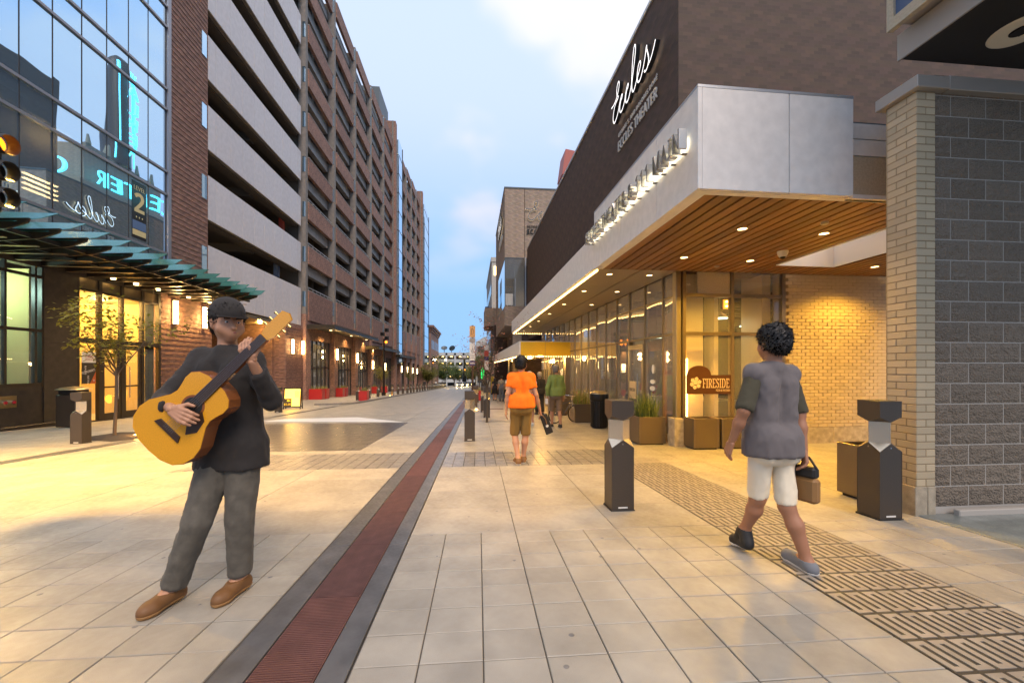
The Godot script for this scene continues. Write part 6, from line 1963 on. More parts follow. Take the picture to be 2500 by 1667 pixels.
func _car(label: String, at: Vector3, paint: Material) -> Node3D:
	var t := thing("car", label, "car", at, 0, "cars at the end of the street")
	var prof := PackedVector2Array([Vector2(-2.2, 0.3), Vector2(2.2, 0.3), Vector2(2.25, 0.7), Vector2(2.0, 0.85), Vector2(1.0, 0.98), Vector2(0.45, 1.45), Vector2(-1.0, 1.48), Vector2(-1.75, 1.0), Vector2(-2.2, 0.92)])
	var fr := Transform3D(Basis(Vector3(0, 0, 1), Vector3.UP, Vector3(-1, 0, 0)), Vector3.ZERO)
	piece("body", Sh.new().prism(prof, fr, -0.88, 0.88).mesh(), paint, t)
	piece("windscreen", Sh.new().prism(PackedVector2Array([Vector2(1.02, 0.99), Vector2(0.5, 1.44), Vector2(0.44, 1.40), Vector2(0.95, 0.97)]), fr, -0.72, 0.72).mesh(), M.dark_window, t)
	piece("side_window", Sh.new().prism(PackedVector2Array([Vector2(0.8, 1.0), Vector2(0.4, 1.38), Vector2(-0.9, 1.41), Vector2(-1.5, 1.03)]), fr, -0.89, 0.89).mesh(), M.dark_window, t)
	piece("grille", Sh.new().box(Vector3(-0.45, 0.45, 2.2), Vector3(0.45, 0.68, 2.26)).mesh(), M.black_metal, t)
	for sx in [-1, 1]:
		piece("head_lamp", Sh.new().ball(Vector3(0.66 * sx, 0.68, 2.22), Vector3(0.17, 0.10, 0.08), 7).mesh(), M.head_lamp_glow, t)
		spot(t, Vector3(0.66 * sx, 0.68, 2.36), Vector3(0, -0.06, 1), 14.0, Color(1, 0.85, 0.55), 35.0, 0.1)
		for sz in [-1.35, 1.35]:
			var w := piece("wheel", Sh.new().cyl(Vector3(0.70 * sx, 0.32, sz), Vector3(0.90 * sx, 0.32, sz), 0.32, 0.32, 16).mesh(), M.black_metal, t)
			piece("rim", Sh.new().cyl(Vector3(0.905 * sx, 0.32, sz), Vector3(0.915 * sx, 0.32, sz), 0.2, 0.2, 12).mesh(), M.chrome, w)
	return t


func _bicycle() -> void:
	var t := thing("small_bicycle", "small dark bicycle leaning behind the grass planter", "bicycle", gp(3.05, -13.3), 0.5)
	for x in [-0.42, 0.42]:
		var ring := []
		var spokes := Sh.new()
		for i in 25:
			ring.append(Vector3(x + cos(TAU * i / 24.0) * 0.27, 0.29 + sin(TAU * i / 24.0) * 0.27, 0))
			if i % 2:
				spokes.cyl(Vector3(x, 0.29, 0), ring[i], 0.003, 0.003, 4)
		var w := piece("wheel", Sh.new().tube(ring, _fill(25, 0.02), 8, false).mesh(), M.black_metal, t)
		piece("spokes", spokes.mesh(), M.chrome, w)
	var f := Sh.new()
	for q in [[Vector3(-0.42, 0.29, 0), Vector3(-0.05, 0.3, 0)], [Vector3(-0.05, 0.3, 0), Vector3(-0.2, 0.7, 0)], [Vector3(-0.42, 0.29, 0), Vector3(-0.17, 0.6, 0)], [Vector3(-0.05, 0.3, 0), Vector3(0.3, 0.7, 0)], [Vector3(-0.17, 0.62, 0), Vector3(0.3, 0.72, 0)]]:
		f.cyl(q[0], q[1], 0.017, 0.017, 8)
	piece("frame", f.mesh(), M.steel_dark, t)
	piece("fork", Sh.new().cyl(Vector3(0.42, 0.29, 0.03), Vector3(0.28, 0.85, 0), 0.014, 0.016, 8).cyl(Vector3(0.42, 0.29, -0.03), Vector3(0.28, 0.85, 0), 0.014, 0.016, 8).mesh(), M.chrome, t)
	piece("handlebar", Sh.new().tube([Vector3(0.22, 0.9, -0.26), Vector3(0.28, 0.88, -0.1), Vector3(0.28, 0.88, 0.1), Vector3(0.22, 0.9, 0.26)], _fill(4, 0.013), 8).mesh(), M.chrome, t)
	piece("saddle", Sh.new().ball(Vector3(-0.22, 0.74, 0), Vector3(0.13, 0.04, 0.06), 7).mesh(), M.black_paint, t)


# ---------------------------------------------------------------- trees
func _branches(s: Sh, tips: Array, from: Vector3, dir: Vector3, length: float, r: float, depth: int, wild: float) -> void:
	var pts := [from]
	var rad := [r]
	var p := from
	var d := dir
	for k in 4:
		d = (d + Vector3(rng.randf_range(-1, 1), rng.randf_range(-0.3, 0.7), rng.randf_range(-1, 1)) * wild * 0.35).normalized()
		p += d * length / 4.0
		pts.append(p)
		rad.append(r * (1.0 - 0.17 * (k + 1)))
		if depth <= 1:
			tips.append([p, d])
	s.tube(pts, rad, 6)
	if depth <= 0:
		return
	var n := 3 if depth > 1 else 2 + rng.randi() % 2
	for i in n:
		var k := 1 + rng.randi() % 3 if i else 4
		var a := rng.randf() * TAU
		var side := Vector3(cos(a), rng.randf_range(0.1, 0.7), sin(a)).normalized()
		_branches(s, tips, pts[k], (d * 0.6 + side * 0.8).normalized(), length * rng.randf_range(0.5, 0.75), rad[k] * 0.6, depth - 1, wild)


func _leaves(tips: Array, per: int, size: float, spread: float) -> Sh:
	var s := Sh.new()
	for t in tips:
		for i in per:
			var p: Vector3 = t[0] + Vector3(rng.randfn(), rng.randfn() * 0.7, rng.randfn()) * spread
			var a := rng.randf() * TAU
			var d := Vector3(cos(a), rng.randf_range(-0.9, 0.25), sin(a)).normalized()
			var u := d.cross(Vector3(rng.randf_range(-0.5, 0.5), 1, rng.randf_range(-0.5, 0.5))).normalized()
			var l := size * rng.randf_range(0.6, 1.25)
			var nrm := d.cross(u)
			# a pointed leaf folded along its rib
			var m := p + d * l * 0.45 - nrm * l * 0.06
			s.tri(p, m + u * l * 0.24, p + d * l)
			s.tri(p, p + d * l, m - u * l * 0.24)
	return s


func _tree(called: String, label: String, at: Vector3, trunk_h: float, r: float, limbs: int, length: float, depth: int, leaf: Material, per: int, size: float, spread: float, group := "", wild := 0.5) -> Node3D:
	var t := thing(called, label, "tree", at, 0, group)
	var s := Sh.new()
	var tips := []
	var top := Vector3(rng.randf_range(-0.06, 0.06), trunk_h, rng.randf_range(-0.06, 0.06))
	s.tube([Vector3(0, -0.02, 0), Vector3(0, 0.06, 0), top * 0.5 + Vector3(0.015, 0, 0), top], [r * 1.5, r * 1.1, r * 0.95, r * 0.8], 10)
	piece("trunk", s.mesh(), M.bark, t)
	var b := Sh.new()
	for i in limbs:
		var a := TAU * (i + rng.randf_range(-0.25, 0.25)) / limbs
		var lean := 0.75 if i else 0.1
		_branches(b, tips, top * (0.86 + 0.14 * rng.randf()), Vector3(cos(a) * lean, 1.0, sin(a) * lean).normalized(), length * rng.randf_range(0.8, 1.15) * (1.25 if i == 0 else 1.0), r * 0.55, depth, wild)
	piece("limbs", b.mesh(), M.bark, t)
	if per > 0:
		var c := piece("crown", _leaves(tips, per, size, spread).mesh(), leaf, t)
	return t


func _planting() -> void:
	rng.seed = 41
	_tree("young_tree", "slender young tree with yellow-green leaves in front of the lit lobby", gp(-9.27, -11.6), 1.72, 0.036, 7, 1.2, 2, M.leaf_tree, 4, 0.14, 0.12, "", 0.55)
	var pit := setting("tree_pit")
	part("mulch", _gpoly([Vector2(-9.7, -10.9), Vector2(-8.3, -10.3), Vector2(-7.75, -11.3), Vector2(-8.6, -12.3), Vector2(-9.7, -12.3)], 0.008), M.soil, pit)
	rng.seed = 57
	_tree("bare_tree", "thin nearly bare young tree with a few pinkish leaves by the slot drain", gp(0.49, -13.8), 1.25, 0.036, 6, 1.25, 2, M.leaf_pink, 3, 0.085, 0.06, "", 0.5)
	rng.seed = 77
	_tree("lit_tree", "tree lit amber from below on the far theatre walk", gp(1.0, -42.0), 1.6, 0.07, 6, 1.8, 2, M.leaf_far, 6, 0.20, 0.22, "trees along the walks")
	_tree("kerb_tree", "small leafy tree between the kerb bollards and the garage", gp(-10.2, -47.5), 1.5, 0.05, 5, 1.0, 2, M.leaf_tree, 5, 0.16, 0.14, "trees along the walks")
	_tree("kerb_tree", "small leafy tree farther along the garage shops", gp(-9.7, -66.0), 1.5, 0.05, 5, 1.1, 2, M.leaf_far, 5, 0.18, 0.16, "trees along the walks")
	var far := [[-10.6, -106, 1.3], [-12.5, -118, 1.5], [-8.3, -122, 1.2], [-5.8, -134, 1.25], [-4.4, -146, 1.1], [-0.2, -138, 1.3], [1.8, -104, 1.5], [2.0, -76, 1.2], [0.9, -120, 1.3], [-9.2, -86, 0.9], [-9.6, -132, 1.6], [-6.6, -150, 1.5], [-12.0, -140, 1.7], [-1.6, -152, 1.4], [2.6, -92, 1.6], [3.4, -128, 1.7]]
	for q in far:
		rng.seed = int(absf(q[1]) * 13)
		_tree("street_tree", "leafy street tree near the far end of the street", gp(q[0], q[1]), 1.5 * q[2], 0.13, 6, 2.1 * q[2], 2, M.leaf_far if rng.randf() < 0.7 else M.leaf_dark, 14, 0.34, 0.42, "street trees at the far end")


func _gpoly(p: Array, up: float) -> Sh:
	var s := Sh.new()
	for i in range(1, p.size() - 1):
		s.tri(gp(p[0].x, p[0].y, up), gp(p[i].x, p[i].y, up), gp(p[i + 1].x, p[i + 1].y, up))
	return s


# ---------------------------------------------------------------- people
class Net:
	# smooth union of tapered capsules, meshed as surface nets
	var v := PackedVector3Array()
	var n := PackedVector3Array()
	var ix := PackedInt32Array()

	func blob(bones: Array, cell: float, k: float, cuts := []) -> Net:
		var lo := Vector3.INF
		var hi := -Vector3.INF
		for b in bones:
			var r: float = maxf(b[2], b[3]) + k + cell * 2.0
			for e in 2:
				lo = lo.min(b[e] - Vector3.ONE * r)
				hi = hi.max(b[e] + Vector3.ONE * r)
		var nx := int((hi.x - lo.x) / cell) + 2
		var ny := int((hi.y - lo.y) / cell) + 2
		var nz := int((hi.z - lo.z) / cell) + 2
		var f := PackedFloat32Array()
		f.resize(nx * ny * nz)
		f.fill(1.0)
		for b in bones:
			var a: Vector3 = b[0]
			var ba: Vector3 = b[1] - a
			var l2 := maxf(ba.length_squared(), 1e-9)
			var r0: float = b[2]
			var dr: float = b[3] - b[2]
			var reach := maxf(b[2], b[3]) + k + cell * 1.6
			var p0: Vector3 = (a.min(b[1]) - Vector3.ONE * reach - lo) / cell
			var p1: Vector3 = (a.max(b[1]) + Vector3.ONE * reach - lo) / cell
			var ax := a.x; var ay := a.y; var az := a.z
			var bx_ := ba.x; var by := ba.y; var bz := ba.z
			for z in range(maxi(int(p0.z), 0), mini(int(p1.z) + 2, nz)):
				var pz := lo.z + z * cell - az
				for y in range(maxi(int(p0.y), 0), mini(int(p1.y) + 2, ny)):
					var py := lo.y + y * cell - ay
					var row := (z * ny + y) * nx
					var part_ := py * by + pz * bz
					for x in range(maxi(int(p0.x), 0), mini(int(p1.x) + 2, nx)):
						var px := lo.x + x * cell - ax
						var t := clampf((px * bx_ + part_) / l2, 0.0, 1.0)
						var ex := px - bx_ * t
						var ey := py - by * t
						var ez := pz - bz * t
						var d := sqrt(ex * ex + ey * ey + ez * ez) - r0 - dr * t
						var o := f[row + x]
						if d - o >= k:
							continue
						if o - d >= k:
							f[row + x] = d
						else:
							var h := 0.5 + 0.5 * (o - d) / k
							f[row + x] = o + (d - o) * h - k * h * (1.0 - h)
		for c in cuts:  # [normal, point, radius]: cut away what lies beyond the plane within radius of the point
			var nn: Vector3 = c[0]
			var pt: Vector3 = c[1]
			var rr: float = c[2]
			for z in nz:
				for y in ny:
					for x in nx:
						var q := (z * ny + y) * nx + x
						if f[q] > 0.2:
							continue
						var p := lo + Vector3(x, y, z) * cell - pt
						if p.length_squared() < rr * rr:
							f[q] = maxf(f[q], p.dot(nn))
		var id := PackedInt32Array()
		id.resize(nx * ny * nz)
		id.fill(-1)
		var sx := 1
		var sy := nx
		var sz := nx * ny
		var far := cell * 2.0
		for z in nz - 1:
			for y in ny - 1:
				var q := (z * ny + y) * nx
				for x in nx - 1:
					var c0 := f[q]
					if c0 < far and c0 > -far:
						var c1 := f[q + 1]; var c2 := f[q + sy]; var c3 := f[q + sy + 1]
						var c4 := f[q + sz]; var c5 := f[q + sz + 1]; var c6 := f[q + sz + sy]; var c7 := f[q + sz + sy + 1]
						var m := int(c0 < 0.0) + int(c1 < 0.0) + int(c2 < 0.0) + int(c3 < 0.0) + int(c4 < 0.0) + int(c5 < 0.0) + int(c6 < 0.0) + int(c7 < 0.0)
						if m != 0 and m != 8:
							var c := [c0, c1, c2, c3, c4, c5, c6, c7]
							var s := Vector3.ZERO
							var w := 0
							for e in [[0, 1], [2, 3], [4, 5], [6, 7], [0, 2], [1, 3], [4, 6], [5, 7], [0, 4], [1, 5], [2, 6], [3, 7]]:
								var u: float = c[e[0]]
								var g: float = c[e[1]]
								if (u < 0.0) != (g < 0.0):
									var t := u / (u - g)
									var A := Vector3(e[0] & 1, (e[0] >> 1) & 1, e[0] >> 2)
									var B := Vector3(e[1] & 1, (e[1] >> 1) & 1, e[1] >> 2)
									s += A.lerp(B, t)
									w += 1
							id[q] = v.size()
							v.append(lo + (Vector3(x, y, z) + s / w) * cell)
							n.append(Vector3(c1 + c3 + c5 + c7 - c0 - c2 - c4 - c6, c2 + c3 + c6 + c7 - c0 - c1 - c4 - c5, c4 + c5 + c6 + c7 - c0 - c1 - c2 - c3).normalized())
					q += 1
		for z in range(1, nz - 1):
			for y in range(1, ny - 1):
				for x in range(1, nx - 1):
					var q := (z * ny + y) * nx + x
					if id[q] < 0:
						continue
					var c0 := f[q] < 0.0
					for ax_ in 3:
						var st: int = [sx, sy, sz][ax_]
						if c0 != (f[q + st] < 0.0):
							var u: int = [sy, sz, sx][ax_]
							var w: int = [sz, sx, sy][ax_]
							var A := id[q - u - w]
							var B := id[q - w]
							var C := id[q]
							var D := id[q - u]
							if A < 0 or B < 0 or C < 0 or D < 0:
								continue
							if c0:
								for e in [A, C, B, A, D, C]:
									ix.append(e)
							else:
								for e in [A, B, C, A, C, D]:
									ix.append(e)
		return self

	func folds(amp: float, freq: Vector3, seed_: int) -> Net:
		# cloth creases or hair tufts: push the surface in and out, then take new normals
		var f := FastNoiseLite.new()
		f.seed = seed_
		f.frequency = 1.0
		f.fractal_octaves = 3
		f.fractal_type = FastNoiseLite.FRACTAL_RIDGED
		for i in v.size():
			v[i] += n[i] * (f.get_noise_3dv(v[i] * freq) * amp)
		var m := PackedVector3Array()
		m.resize(v.size())
		for i in range(0, ix.size(), 3):
			var c := (v[ix[i + 2]] - v[ix[i]]).cross(v[ix[i + 1]] - v[ix[i]])
			for q in 3:
				m[ix[i + q]] += c
		for i in v.size():
			n[i] = m[i].normalized() if m[i].length_squared() > 1e-16 else n[i]
		return self

	func strands(count: int, length: float, seed_: int) -> Net:
		# short locks growing out of the surface
		var r := RandomNumberGenerator.new()
		r.seed = seed_
		var nv := v.size()
		for i in count:
			var k := r.randi() % nv
			var d := (n[k] * 0.55 + Vector3(r.randf_range(-0.6, 0.6), r.randf_range(-0.9, 0.3), r.randf_range(-0.6, 0.6))).normalized()
			var s := d.cross(n[k] + Vector3(0.01, 0, 0)).normalized() * 0.0035
			var p := v[k] - n[k] * 0.004
			var q := v.size()
			v.append(p - s); v.append(p + s); v.append(p + d * length * r.randf_range(0.5, 1.2) - n[k] * 0.004)
			for e in 3:
				n.append(n[k]); ix.append(q + e)
		return self

	func mesh() -> ArrayMesh:
		var a := []
		a.resize(Mesh.ARRAY_MAX)
		a[Mesh.ARRAY_VERTEX] = v
		a[Mesh.ARRAY_NORMAL] = n
		a[Mesh.ARRAY_INDEX] = ix
		var m := ArrayMesh.new()
		m.add_surface_from_arrays(Mesh.PRIMITIVE_TRIANGLES, a)
		return m


func _hand_bones(wrist: Vector3, d: Vector3, palm: Vector3, s: float, curl: float, left: bool) -> Array:
	# palm and five fingers; d runs along the hand, palm is the way the palm faces
	var side := d.cross(palm).normalized() * (1.0 if left else -1.0)
	var b := []
	for k in 4:
		var o := side * (k - 1.5) * 0.021 * s
		b.append([wrist + o * 0.55 + d * 0.01, wrist + d * 0.085 * s + o, 0.017 * s, 0.0125 * s])
		var l: float = [0.062, 0.078, 0.072, 0.056][k] * s
		var d1 := (d + palm * curl * 0.7).normalized()
		var d2 := (d + palm * curl * 2.0).normalized()
		var p0 := wrist + d * 0.085 * s + o * 1.05
		var p1 := p0 + d1 * l * 0.52
		b.append([p0, p1, 0.0105 * s, 0.0095 * s])
		b.append([p1, p1 + d2 * l * 0.5, 0.0095 * s, 0.0075 * s])
	var t0 := wrist + d * 0.03 * s - side * 0.03 * s
	var t1 := t0 + (d * 0.7 - side * 0.9 + palm * 0.5).normalized() * 0.042 * s
	b.append([wrist + d * 0.02 * s - side * 0.012 * s, t0, 0.018 * s, 0.015 * s])
	b.append([t0, t1, 0.0135 * s, 0.0115 * s])
	b.append([t1, t1 + (d - side * 0.2 + palm * 0.4).normalized() * 0.032 * s, 0.0115 * s, 0.009 * s])
	return b


func _person(label: String, J: Dictionary, P: Dictionary) -> Node3D:
	# J: joints in world coordinates; P: looks
	var root := Vector3((J.anL.x + J.anR.x) * 0.5, gy((J.anL.z + J.anR.z) * 0.5), (J.anL.z + J.anR.z) * 0.5)
	var t := thing("person", label, "person")
	t.position = root
	var cell: float = P.get("cell", 0.015)
	var fine: bool = P.get("fine", true)
	var g: float = P.get("girth", 1.0)
	var f: Vector3 = P.face.normalized()     # way the face looks
	var bf: Vector3 = P.get("chest", P.face).normalized()
	var U := Vector3.UP
	var sd := U.cross(f).normalized()
	var H: Vector3 = J.head
	var head := [
		[H + U * 0.035 - f * 0.02, H - U * 0.02 - f * 0.018, 0.088, 0.082], [H + U * 0.04 + f * 0.025, H - U * 0.03 + f * 0.03, 0.074, 0.068],
		[H - U * 0.05 + f * 0.03, H - U * 0.088 + f * 0.048, 0.056, 0.036], [H + U * 0.015 + f * 0.098, H - U * 0.025 + f * 0.112, 0.010, 0.016],
		[H - U * 0.035 + sd * 0.05 + f * 0.045, H - U * 0.06 + f * 0.07, 0.03, 0.03], [H - U * 0.035 - sd * 0.05 + f * 0.045, H - U * 0.06 + f * 0.07, 0.03, 0.03]]
	for s in [-1.0, 1.0]:
		head.append([H + sd * 0.084 * s + U * 0.012 - f * 0.012, H + sd * 0.086 * s - U * 0.028 - f * 0.004, 0.016, 0.010])
	var neck := [[J.neck - U * 0.03, H - U * 0.075 - f * 0.015, 0.058, 0.052]]
	var mid: Vector3 = (J.hipL + J.hipR) * 0.5
	var sm: Vector3 = (J.shL + J.shR) * 0.5
	var torso := [[J.shL, J.shR, 0.058, 0.058], [J.neck - U * 0.04, sm, 0.06, 0.075]]
	for s in ["L", "R"]:
		var sh: Vector3 = J["sh" + s]
		var hp: Vector3 = J["hip" + s]
		var q := sm.lerp(sh, 0.55)
		torso.append([q - U * 0.07 + bf * 0.02, q.lerp(hp, 0.55) + bf * 0.015, 0.083 * g, 0.076 * g])
		torso.append([q.lerp(hp, 0.5), hp + U * 0.04, 0.076 * g, 0.092 * g])
		torso.append([q - U * 0.08 - bf * 0.03, q.lerp(hp, 0.5) - bf * 0.02, 0.075 * g, 0.07 * g])
	torso.append([sm.lerp(mid, 0.3) + bf * 0.03, sm.lerp(mid, 0.8) + bf * (0.03 + 0.05 * (g - 1.0)), 0.080 * g, 0.082 * g])
	var pelvis := [[J.hipL + U * 0.03, J.hipR + U * 0.03, 0.10 * g, 0.10 * g], [J.hipL - bf * 0.045 - U * 0.02, J.hipR - bf * 0.045 - U * 0.02, 0.085 * g, 0.085 * g]]
	var arms := []
	var legs := []
	var feet := {}
	for s in ["L", "R"]:
		var sh: Vector3 = J["sh" + s]; var el: Vector3 = J["el" + s]; var ha: Vector3 = J["ha" + s]
		arms.append([sh, el, 0.050 * g, 0.038])
		arms.append([el, el.lerp(ha, 0.4), 0.039, 0.037])
		arms.append([el.lerp(ha, 0.4), ha, 0.037, 0.026])
		var hp: Vector3 = J["hip" + s]; var kn: Vector3 = J["kn" + s]; var an: Vector3 = J["an" + s]
		legs.append([hp, kn, 0.088 * g, 0.056])
		legs.append([kn, kn.lerp(an, 0.35) - bf * 0.012, 0.052, 0.054])
		legs.append([kn.lerp(an, 0.35) - bf * 0.012, an, 0.054, 0.036])
		var toe: Vector3 = J["toe" + s]
		var fd := (toe - an); fd.y = 0; fd = fd.normalized()
		var heel: Vector3 = Vector3(an.x, toe.y + 0.005 + maxf(0.0, (an.y - toe.y - 0.1) * 0.8), an.z) - fd * 0.045
		feet[s] = [[an, an.lerp(heel, 0.7), 0.038, 0.036], [heel, toe, 0.034, 0.032], [an.lerp(toe, 0.2), toe - fd * 0.05, 0.038, 0.030], [toe - fd * 0.03 + fd.cross(U) * 0.014, toe - fd * 0.03 - fd.cross(U) * 0.014, 0.032, 0.030]]
	var all := neck + torso + pelvis + arms + legs
	if not fine:
		all += head
	for s in ["L", "R"]:
		all += feet[s]
	var body := Net.new()
	body.blob(all, cell, 0.03)
	if fine:
		body.blob(head + [[J.neck, H - U * 0.07 - f * 0.015, 0.056, 0.052]], 0.006, 0.022)
		for s in ["L", "R"]:
			var ha: Vector3 = J["ha" + s]
			var dir: Vector3 = P.get("hand_dir" + s, (ha - J["el" + s]).normalized())
			var palm: Vector3 = P.get("palm" + s, (mid - ha) - dir * (mid - ha).dot(dir))
			palm = (palm - dir * palm.dot(dir)).normalized()
			body.blob(_hand_bones(ha, dir, palm, 1.0, P.get("curl" + s, 0.5), s == "L"), 0.0045, 0.006)
	part("body", body.mesh(), M[P.skin], t)
	# clothes
	var grow := func(bones: Array, e: float) -> Array:
		var o := []
		for b in bones:
			o.append([b[0], b[1], b[2] + e, b[3] + e])
		return o
	var shirt: Array = grow.call(torso + [[J.hipL.lerp(J.hipR, 0.15) + U * 0.05, J.hipR.lerp(J.hipL, 0.15) + U * 0.05, 0.118 * g, 0.118 * g]], 0.022)
	var cuts := []
	var sl: float = P.get("sleeve", 0.55)
	var sleeves := []
	for s in ["L", "R"]:
		var sh: Vector3 = J["sh" + s]; var el: Vector3 = J["el" + s]; var ha: Vector3 = J["ha" + s]
		if sl <= 1.0:
			sleeves.append([sh, sh.lerp(el, sl) + (el - sh).normalized() * 0.03, 0.066 * g, 0.060])
			cuts.append([(el - sh).normalized(), sh.lerp(el, sl), 0.13])
		else:
			sleeves.append([sh, el, 0.064 * g, 0.056])
			sleeves.append([el, el.lerp(ha, sl - 1.0) + (ha - el).normalized() * 0.02, 0.055, 0.045])
			cuts.append([(ha - el).normalized(), el.lerp(ha, sl - 1.0), 0.09])
	var fold := Vector3(7, 4.5, 7)
	var hem: float = P.get("hem", -0.04)
	for s in ["L", "R"]:
		var hp: Vector3 = J["hip" + s]
		shirt.append([hp + U * (hem + 0.16), hp + U * (hem - 0.04), 0.132 * g, 0.140 * g])
		var qq := sm.lerp(J["sh" + s], 0.6)
		shirt.append([qq - U * 0.10, hp + U * (hem + 0.02), 0.092 * g, 0.118 * g])
		shirt.append([mid + U * (hem + 0.12) - bf * 0.075, mid + U * (hem - 0.04) - bf * 0.08, 0.10 * g, 0.105 * g])
		shirt.append([hp + U * (hem + 0.14) - bf * 0.05, hp + U * (hem - 0.04) - bf * 0.055, 0.112 * g, 0.116 * g])
	var base_cuts := [[-U, mid + U * hem, 0.6], [U, J.neck + U * 0.012, 0.14]]
	if P.has("sleeve_mat"):
		part("shirt", Net.new().blob(shirt, cell, 0.03, base_cuts).folds(0.009, fold, 3).mesh(), M[P.shirt], t)
		for i in 2:
			part("sleeve", Net.new().blob([sleeves[i]] if sl <= 1.0 else [sleeves[2 * i], sleeves[2 * i + 1]], cell, 0.015, [cuts[i]]).folds(0.006, fold, 5).mesh(), M[P.sleeve_mat], t)
	else:
		part("shirt", Net.new().blob(shirt + sleeves, cell, 0.03, base_cuts + cuts).folds(0.009, fold, 3).mesh(), M[P.shirt], t)
	var tr: Array = grow.call(pelvis, 0.014)
	tr.append([mid + U * 0.10, mid, 0.12 * g, 0.12 * g])
	cuts = [[U, mid + U * 0.13, 0.5]]
	var tl: float = P.get("trouser", 1.95)      # 1 is the knee, 2 the ankle
	for s in ["L", "R"]:
		var hp: Vector3 = J["hip" + s]; var kn: Vector3 = J["kn" + s]; var an: Vector3 = J["an" + s]
		if P.has("skirt"):
			tr.append([hp, hp.lerp(kn, 0.9), 0.12, 0.15])
			cuts.append([-U, hp.lerp(kn, 0.85), 0.4])
		elif tl <= 1.3:
			var e := hp.lerp(kn, minf(tl, 1.0)) + (an - kn).normalized() * maxf(tl - 1.0, 0.0) * 0.4
			tr.append([hp, e + (kn - hp).normalized() * 0.04, 0.092 * g, 0.074 * g])
			cuts.append([(kn - hp).normalized(), e, 0.125])
		else:
			var e := kn.lerp(an, tl - 1.0)
			tr.append([hp, kn, 0.104 * g, 0.078])
			tr.append([kn, e + (an - kn).normalized() * 0.04, 0.076, 0.066])
			cuts.append([(an - kn).normalized(), e, 0.14])
	part("trousers" if tl > 1.3 else ("skirt" if P.has("skirt") else "shorts"), Net.new().blob(tr, cell, 0.012, cuts).folds(0.009, Vector3(9, 3, 9), 9).mesh(), M[P.bottom], t)
	var k := 0
	for s in ["L", "R"]:
		var fb: Array = grow.call(feet[s], 0.010)
		var an: Vector3 = J["an" + s]
		part("shoe", Net.new().blob(fb, minf(cell, 0.012), 0.02, [[U, an + U * 0.01, 0.12], [-U, Vector3(an.x, J["toe" + s].y - 0.035, an.z), 0.4]]).mesh(), M[P.shoes[k]], t)
		var sole: Array = grow.call(feet[s], 0.014)
		part("sole", Net.new().blob(sole, minf(cell, 0.012), 0.02, [[U, Vector3(an.x, J["toe" + s].y - 0.010, an.z), 0.5], [-U, Vector3(an.x, J["toe" + s].y - 0.038, an.z), 0.5]]).mesh(), M[P.get("sole", "shoe_white")], t)
		k += 1
	# hair or cap
	var hair := [[H + U * 0.045 - f * 0.03, H - U * 0.01 - f * 0.035, 0.096, 0.090], [H + U * 0.065 + f * 0.02, H + U * 0.055 - f * 0.02, 0.078, 0.085]]
	if P.get("hair_long", false):
		hair.append([H - f * 0.05, H - U * 0.14 - f * 0.04, 0.085, 0.07])
	if P.has("hair_big"):
		hair.append([H + U * 0.05 - f * 0.02, H + U * 0.0 - f * 0.03, 0.104, 0.096])
	var hc := [[(f * 1.0 - U * 0.35).normalized(), H + f * 0.055 + U * 0.035, 0.4], [(-U + f * 0.55).normalized(), H - U * (0.17 if P.get("hair_long", false) else 0.035), 0.4]]
	part("hair", Net.new().blob(hair, 0.007 if fine else cell * 0.7, 0.02, hc).folds(0.008, Vector3(26, 18, 26), 13).strands(2600 if fine else 500, 0.03, 3).mesh(), M[P.hair], t)
	if P.has("cap"):
		part("cap", Net.new().blob([[H + U * 0.075 - f * 0.015, H + U * 0.04 - f * 0.02, 0.100, 0.104], [H + U * 0.06 + f * 0.02, H + U * 0.06, 0.085, 0.095]], 0.008, 0.02, [[-U, H + U * 0.03, 0.4]]).mesh(), M[P.cap], t)
		var brim := Sh.new()
		var pl := PackedVector2Array()
		for i in 13:
			var a := PI * i / 12.0
			pl.append(Vector2(cos(a) * 0.085, sin(a) * 0.10))
		brim.prism(pl, Transform3D(Basis(sd, f, sd.cross(f)), H + U * 0.045 + f * 0.085), -0.005, 0.005)
		part("cap_brim", brim, M[P.cap], t)
	if fine and P.get("show_face", false):
		for s in [-1.0, 1.0]:
			var e: Vector3 = H + U * 0.010 + f * 0.087 + sd * 0.032 * s
			var ey := part("eye", Sh.new().ball(e, Vector3(0.011, 0.008, 0.011), 6), M.eye_white, t)
			part("iris", Sh.new().ball(e + f * 0.007, Vector3.ONE * 0.006, 5), M.ink, ey, true)
			part("eyebrow", Sh.new().cyl(e + U * 0.022 - sd * 0.018 + f * 0.012, e + U * 0.024 + sd * 0.018 + f * 0.008, 0.005, 0.004, 6), M.hair_black, t)
		part("mouth", Sh.new().ball(H - U * 0.056 + f * 0.096, Vector3(0.022, 0.007, 0.012), 6), M.lips, t)
	return t


